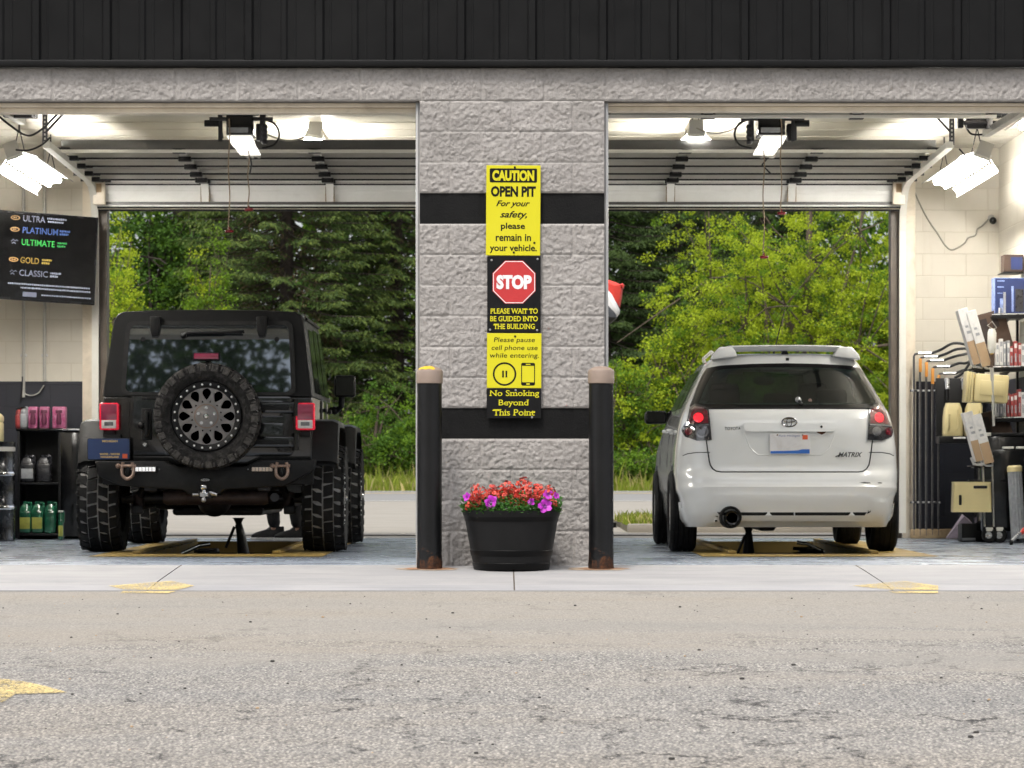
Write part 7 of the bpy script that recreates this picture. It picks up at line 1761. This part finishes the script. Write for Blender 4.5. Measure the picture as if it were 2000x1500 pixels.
broadleaf('dark glossy broadleaf tree between the lime tree by the menu board and the spruces', at(300, 90), (2.1, 2.0, 4.6), 4.6, ['leaf_mid', 'leaf_dark', 'leaf_green'], [.5, .35, .15], 14, 420, 70, .11, None, 'bark_dark', .38)
broadleaf('slender young green tree standing in front of the spruces above the black vehicle', at(408, 83), (.55, .6, 2.9), 3.9, ['leaf_green', 'leaf_lime'], [.75, .25], 15, 150, 46, .075, None, 'bark', .2, tk=.3)
for i, (px, d, rad_, zc, mt, wt, lab) in enumerate((
    (735, 80, (1.5, 1.1, 1.15), 1.25, ['leaf_green', 'leaf_mid'], [.55, .45], 'leafy mid green shrub between the black vehicle mirror and the pillar'),
    (640, 81, (1.0, .9, .9), .9, ['leaf_mid', 'leaf_green'], [.6, .4], 'leafy shrub behind the black vehicle fender'),
    (845, 80, (1.2, 1, 1.0), 1.0, ['leaf_mid', 'leaf_green'], [.6, .4], 'low shrub beside the spruce, mostly behind the pillar'),
    (1225, 79, (1.0, .9, 1.7), 1.9, ['leaf_lime', 'leaf_green', 'leaf_mid'], [.35, .4, .25], 'tall yellow green shrub next to the bollard with the plain cap'),
    (1330, 80, (1.0, .9, 1.9), 2.2, ['leaf_lime', 'leaf_green', 'leaf_mid'], [.5, .3, .2], 'tall yellow green shrub just beside the hatchback mirror'),
    (1215, 78, (.9, .6, .5), .6, ['leaf_mid', 'leaf_green'], [.5, .5], 'low green bush at the grass edge beside the bollard with the plain cap'),
    (1290, 83, (1.3, .9, 1.2), 1.0, ['leaf_dark', 'leaf_mid'], [.7, .3], 'dark bush in the shade by the hatchback mirror'),
    (1420, 82, (1.3, .9, 1.2), 1.1, ['leaf_mid', 'leaf_green'], [.6, .4], 'bush hidden behind the hatchback, on the side of its mirror'),
    (1640, 82, (1.6, .9, 1.2), 1.1, ['leaf_mid', 'leaf_lime'], [.6, .4], 'bush hidden behind the hatchback, on the side of the fluid pipes'),
    (470, 84, (1.8, .9, .9), .8, ['leaf_dark', 'leaf_mid'], [.6, .4], 'dark bush behind the black vehicle'),
    (230, 81, (1.0, .9, 1.1), 1.0, ['leaf_lime', 'leaf_green'], [.6, .4], 'lime green bush at the foot of the lime tree by the menu board jamb'))):
    vol = rad_[0] * rad_[2]; broadleaf(lab, at(px, d), rad_, zc, mt, wt, 40 + i, int(110 + 110 * vol), 44, .075, 'shrubs beyond the road', 'bark', .20, .4, 'shrub', 'shrub')
def wood(name, xr, yr, zr, n, leaf, seed, mats, wts, zf, topf=None):
    rng = np.random.default_rng(seed); nc = n // 40
    c = np.stack([rng.uniform(*xr, nc), rng.uniform(*yr, nc), rng.uniform(0, 1, nc) ** .8 * (zr[1] - zr[0]) + zr[0]], 1)
    top = topf(c[:, 0]) if topf else zr[1] * (.72 + .28 * np.sin(c[:, 0] * .55 + 2 * np.sin(c[:, 0] * .21))); c = c[c[:, 2] < top]; nc = len(c)
    ci = np.repeat(np.arange(nc), 40); P = c[ci] + rng.normal(0, 1, (nc * 40, 3)) * np.array([.8, .6, .5]); P[:, 2] = np.maximum(P[:, 2], zf + .05)
    V, F = cards(P, leaf * rng.uniform(.6, 1.3, len(P)), leaf * rng.uniform(.4, .8, len(P)), rng, .1)
    o = np_mesh(name, V, F, mats, rng.choice(len(mats), nc, p=wts)[ci]); o['kind'] = 'stuff'; return o
wood('distant_woodland', (-34, 34), (84, 98), (0, 20), 140000, .40, 60, ['leaf_dark', 'leaf_mid', 'leaf_green'], [.45, .42, .13], .2)
# the wood across the lot behind the camera: it shows only as a reflection in the vehicle glass
wood('lot_edge_woodland', (-30, 16), (-48, -40), (-.6, 31), 190000, .30, 61, ['leaf_mid', 'leaf_dark', 'leaf_green'], [.4, .45, .15], -1.2,
     lambda x: 20.6 + 7.0 / (1 + np.exp((x + 5.7) * 4.0)) + .9 * np.sin(x * 1.7) + .7 * np.sin(x * 4.1))

# ------------------------------------------------------------------ feather banner peeking out past the pillar
dB = 36.0; t = thing('advertising_inflatable', 'red and white inflatable figure edge peeking past the pillar, dark at its lower tip', 'inflatable', (X(1160, dB), dB - D0, zz(dB)))
def ix(px): return X(px, dB) - X(1160, dB)
def iz(py): return Z(py, dB) - zz(dB)
def puff(poly, y0, y1, m, nm):
    cx = sum(p[0] for p in poly) / len(poly); cz = sum(p[1] for p in poly) / len(poly); b = MB(); lo = []
    for q, y in ((.55, y0), (.9, y0 + .05), (1, (y0 + y1) / 2), (.9, y1 - .05), (.55, y1)): lo.append([(cx + (x - cx) * q, y, cz + (z - cz) * q) for x, z in poly])
    b.loft(lo, m); return b.build(nm, t)
puff([(ix(px), iz(py)) for px, py in ((1100, 520), (1150, 533), (1187, 546), (1202, 551), (1215, 557), (1216, 568), (1214, 585), (1211, 601), (1208, 598), (1200, 583), (1190, 570), (1150, 552), (1105, 545))], -.14, .14, 'fabric_red', 'red_cap')
puff([(ix(px), iz(py)) for px, py in ((1108, 547), (1150, 554), (1187, 565), (1196, 575), (1205, 592), (1211, 606), (1210, 613), (1203, 622), (1199, 619), (1190, 604), (1170, 596), (1110, 600))], -.20, .20, 'fabric_white', 'white_body')
puff([(ix(px), iz(py)) for px, py in ((1112, 602), (1170, 592), (1190, 597), (1202, 612), (1205, 622), (1191, 634), (1150, 650), (1115, 660))], -.26, .0, 'fabric_dark', 'dark_tip')
puff([(ix(px), iz(py)) for px, py in ((1211, 555), (1216, 553), (1220, 557), (1218, 564), (1215, 566))], -.06, .06, 'petal_red', 'red_tuft')
b = MB(); b.tube([(ix(1150), 0, 0), (ix(1150), 0, iz(640))], [.16, .20], 'fabric_dark', 18); b.lathe([(0, 0), (.3, 0), (.3, .06), (0, .1)], 'black_plastic', 20, Matrix.Translation((ix(1150), 0, 0))); b.build('stand', t)

# ------------------------------------------------------------------ the attendant standing in front of the black vehicle
def skin_mesh(name, verts, edges, radii, m, parent, levels=1, root=0):
    me = bpy.data.meshes.new(name); me.from_pydata(verts, edges, []); o = bpy.data.objects.new(name, me); COL.objects.link(o)
    sk = o.modifiers.new('skin', 'SKIN'); sk.use_smooth_shade = True
    lay = me.skin_vertices[0].data
    for i, r in enumerate(radii): lay[i].radius = (r, r) if isinstance(r, (int, float)) else r
    for i in range(len(verts)): lay[i].use_root = (i == root)
    ss = o.modifiers.new('sub', 'SUBSURF'); ss.levels = levels; ss.render_levels = levels
    dg = bpy.context.evaluated_depsgraph_get(); dg.update(); nm = bpy.data.meshes.new_from_object(o.evaluated_get(dg)); o.modifiers.clear(); o.data = nm
    nm.materials.clear(); nm.materials.append(MATS[m]); nm.polygons.foreach_set("use_smooth", [True] * len(nm.polygons)); o.parent = parent; return o
PE = thing('person', 'person in dark trousers and black shoes with white soles, standing beyond the black vehicle', 'person', (X(562, 29.85), 29.85 - D0, 0), R(-78))
V = [(0, 0, .92), (0, .0, 1.08), (0, -.02, 1.25), (0, -.04, 1.40), (0, -.06, 1.48), (0, -.09, 1.56), (0, -.10, 1.66), (0, -.095, 1.73)]
E = [(i, i + 1) for i in range(7)]; RD = [(.135, .105), (.125, .095), (.145, .105), (.13, .09), .055, .055, (.078, .095), (.07, .085)]
for s_ in (-1, 1):
    k = len(V); V += [(s_ * .17, -.04, 1.40), (s_ * .24, -.10, 1.14), (s_ * .20, -.30, 1.02), (s_ * .19, -.37, 1.0)]; E += [(3, k), (k, k + 1), (k + 1, k + 2), (k + 2, k + 3)]; RD += [.058, .045, .032, (.036, .022)]
    h = k + 3
    for j, (dx, L_) in enumerate(((-.030, .075), (-.010, .085), (.010, .08), (.030, .062))):
        q = len(V); V += [(s_ * .19 + dx, -.42, .995), (s_ * .19 + dx * 1.1, -.42 - L_ * .5, .985), (s_ * .19 + dx * 1.1, -.42 - L_ * .9, .955)]; E += [(h, q), (q, q + 1), (q + 1, q + 2)]; RD += [.010, .009, .008]
    q = len(V); V += [(s_ * (.19 - .045), -.395, .985), (s_ * (.19 - .06), -.435, .97)]; E += [(h, q), (q, q + 1)]; RD += [.011, .009]
    k = len(V); fy = .06 if s_ > 0 else -.12
    V += [(s_ * .09, .0, .86), (s_ * .10, fy - .03, .50), (s_ * .11, fy + .02, .10), (s_ * .11, fy - .10, .045)]; E += [(0, k), (k, k + 1), (k + 1, k + 2), (k + 2, k + 3)]; RD += [.088, .058, .042, .036]
skin_mesh('body', V, E, RD, 'skin', PE, 1)
b = MB(); b.sphere((0, -.185, 1.655), .016, 'skin', 8, 6, sc=(.8, 1, 1.2)); b.box(-.025, .025, -.186, -.176, 1.60, 1.607, 'petal_dark', .003)
for s_ in (-1, 1): b.sphere((s_ * .032, -.176, 1.685), .010, 'black_gloss', 8, 6); b.sphere((s_ * .083, -.09, 1.67), .022, 'skin', 8, 6, sc=(.4, .7, 1.2))
b.build('face', PE)
b = MB(); b.sphere((0, -.085, 1.715), .095, 'hair', 16, 10, sc=(.92, 1.08, .85)); b.build('hair', PE)
skin_mesh('shirt', [(0, 0, .90), (0, .0, 1.08), (0, -.02, 1.25), (0, -.04, 1.40), (0, -.055, 1.47), (-.17, -.04, 1.40), (-.235, -.09, 1.17), (.17, -.04, 1.40), (.235, -.09, 1.17)], [(0, 1), (1, 2), (2, 3), (3, 4), (3, 5), (5, 6), (3, 7), (7, 8)], [(.155, .125), (.14, .11), (.16, .12), (.145, .105), .07, .07, .062, .07, .062], 'cloth_grey', PE)
skin_mesh('trousers', [(0, 0, .96), (0, 0, .90), (-.09, 0, .86), (-.10, -.15, .50), (-.11, -.10, .09), (.09, 0, .86), (.10, .03, .50), (.11, .08, .09)], [(0, 1), (1, 2), (2, 3), (3, 4), (1, 5), (5, 6), (6, 7)], [(.15, .118), (.15, .12), .103, .078, .064, .103, .078, .064], 'cloth_black', PE)
for s_ in (-1, 1):
    fy = .06 if s_ > 0 else -.12
    b = MB(); sole = [(-.045, .09), (-.05, -.05), (-.046, -.15), (-.02, -.20), (.02, -.20), (.046, -.15), (.05, -.05), (.045, .09), (.02, .11), (-.02, .11)]
    sole = [(x + s_ * .11, y + fy) for x, y in sole]; cx = s_ * .11
    b.prism(sole, .001, .028, 'shoe_white', 'z', .004)
    b.loft([[(cx + (x - cx) * q, fy + (y - fy) * q2 + o_, z) for x, y in sole] for q, q2, o_, z in ((.96, .97, 0, .028), (.97, .96, .0, .05), (.85, .80, .015, .075), (.70, .52, .045, .10), (.62, .40, .055, .125))], 'cloth_black'); b.build('shoe', PE)
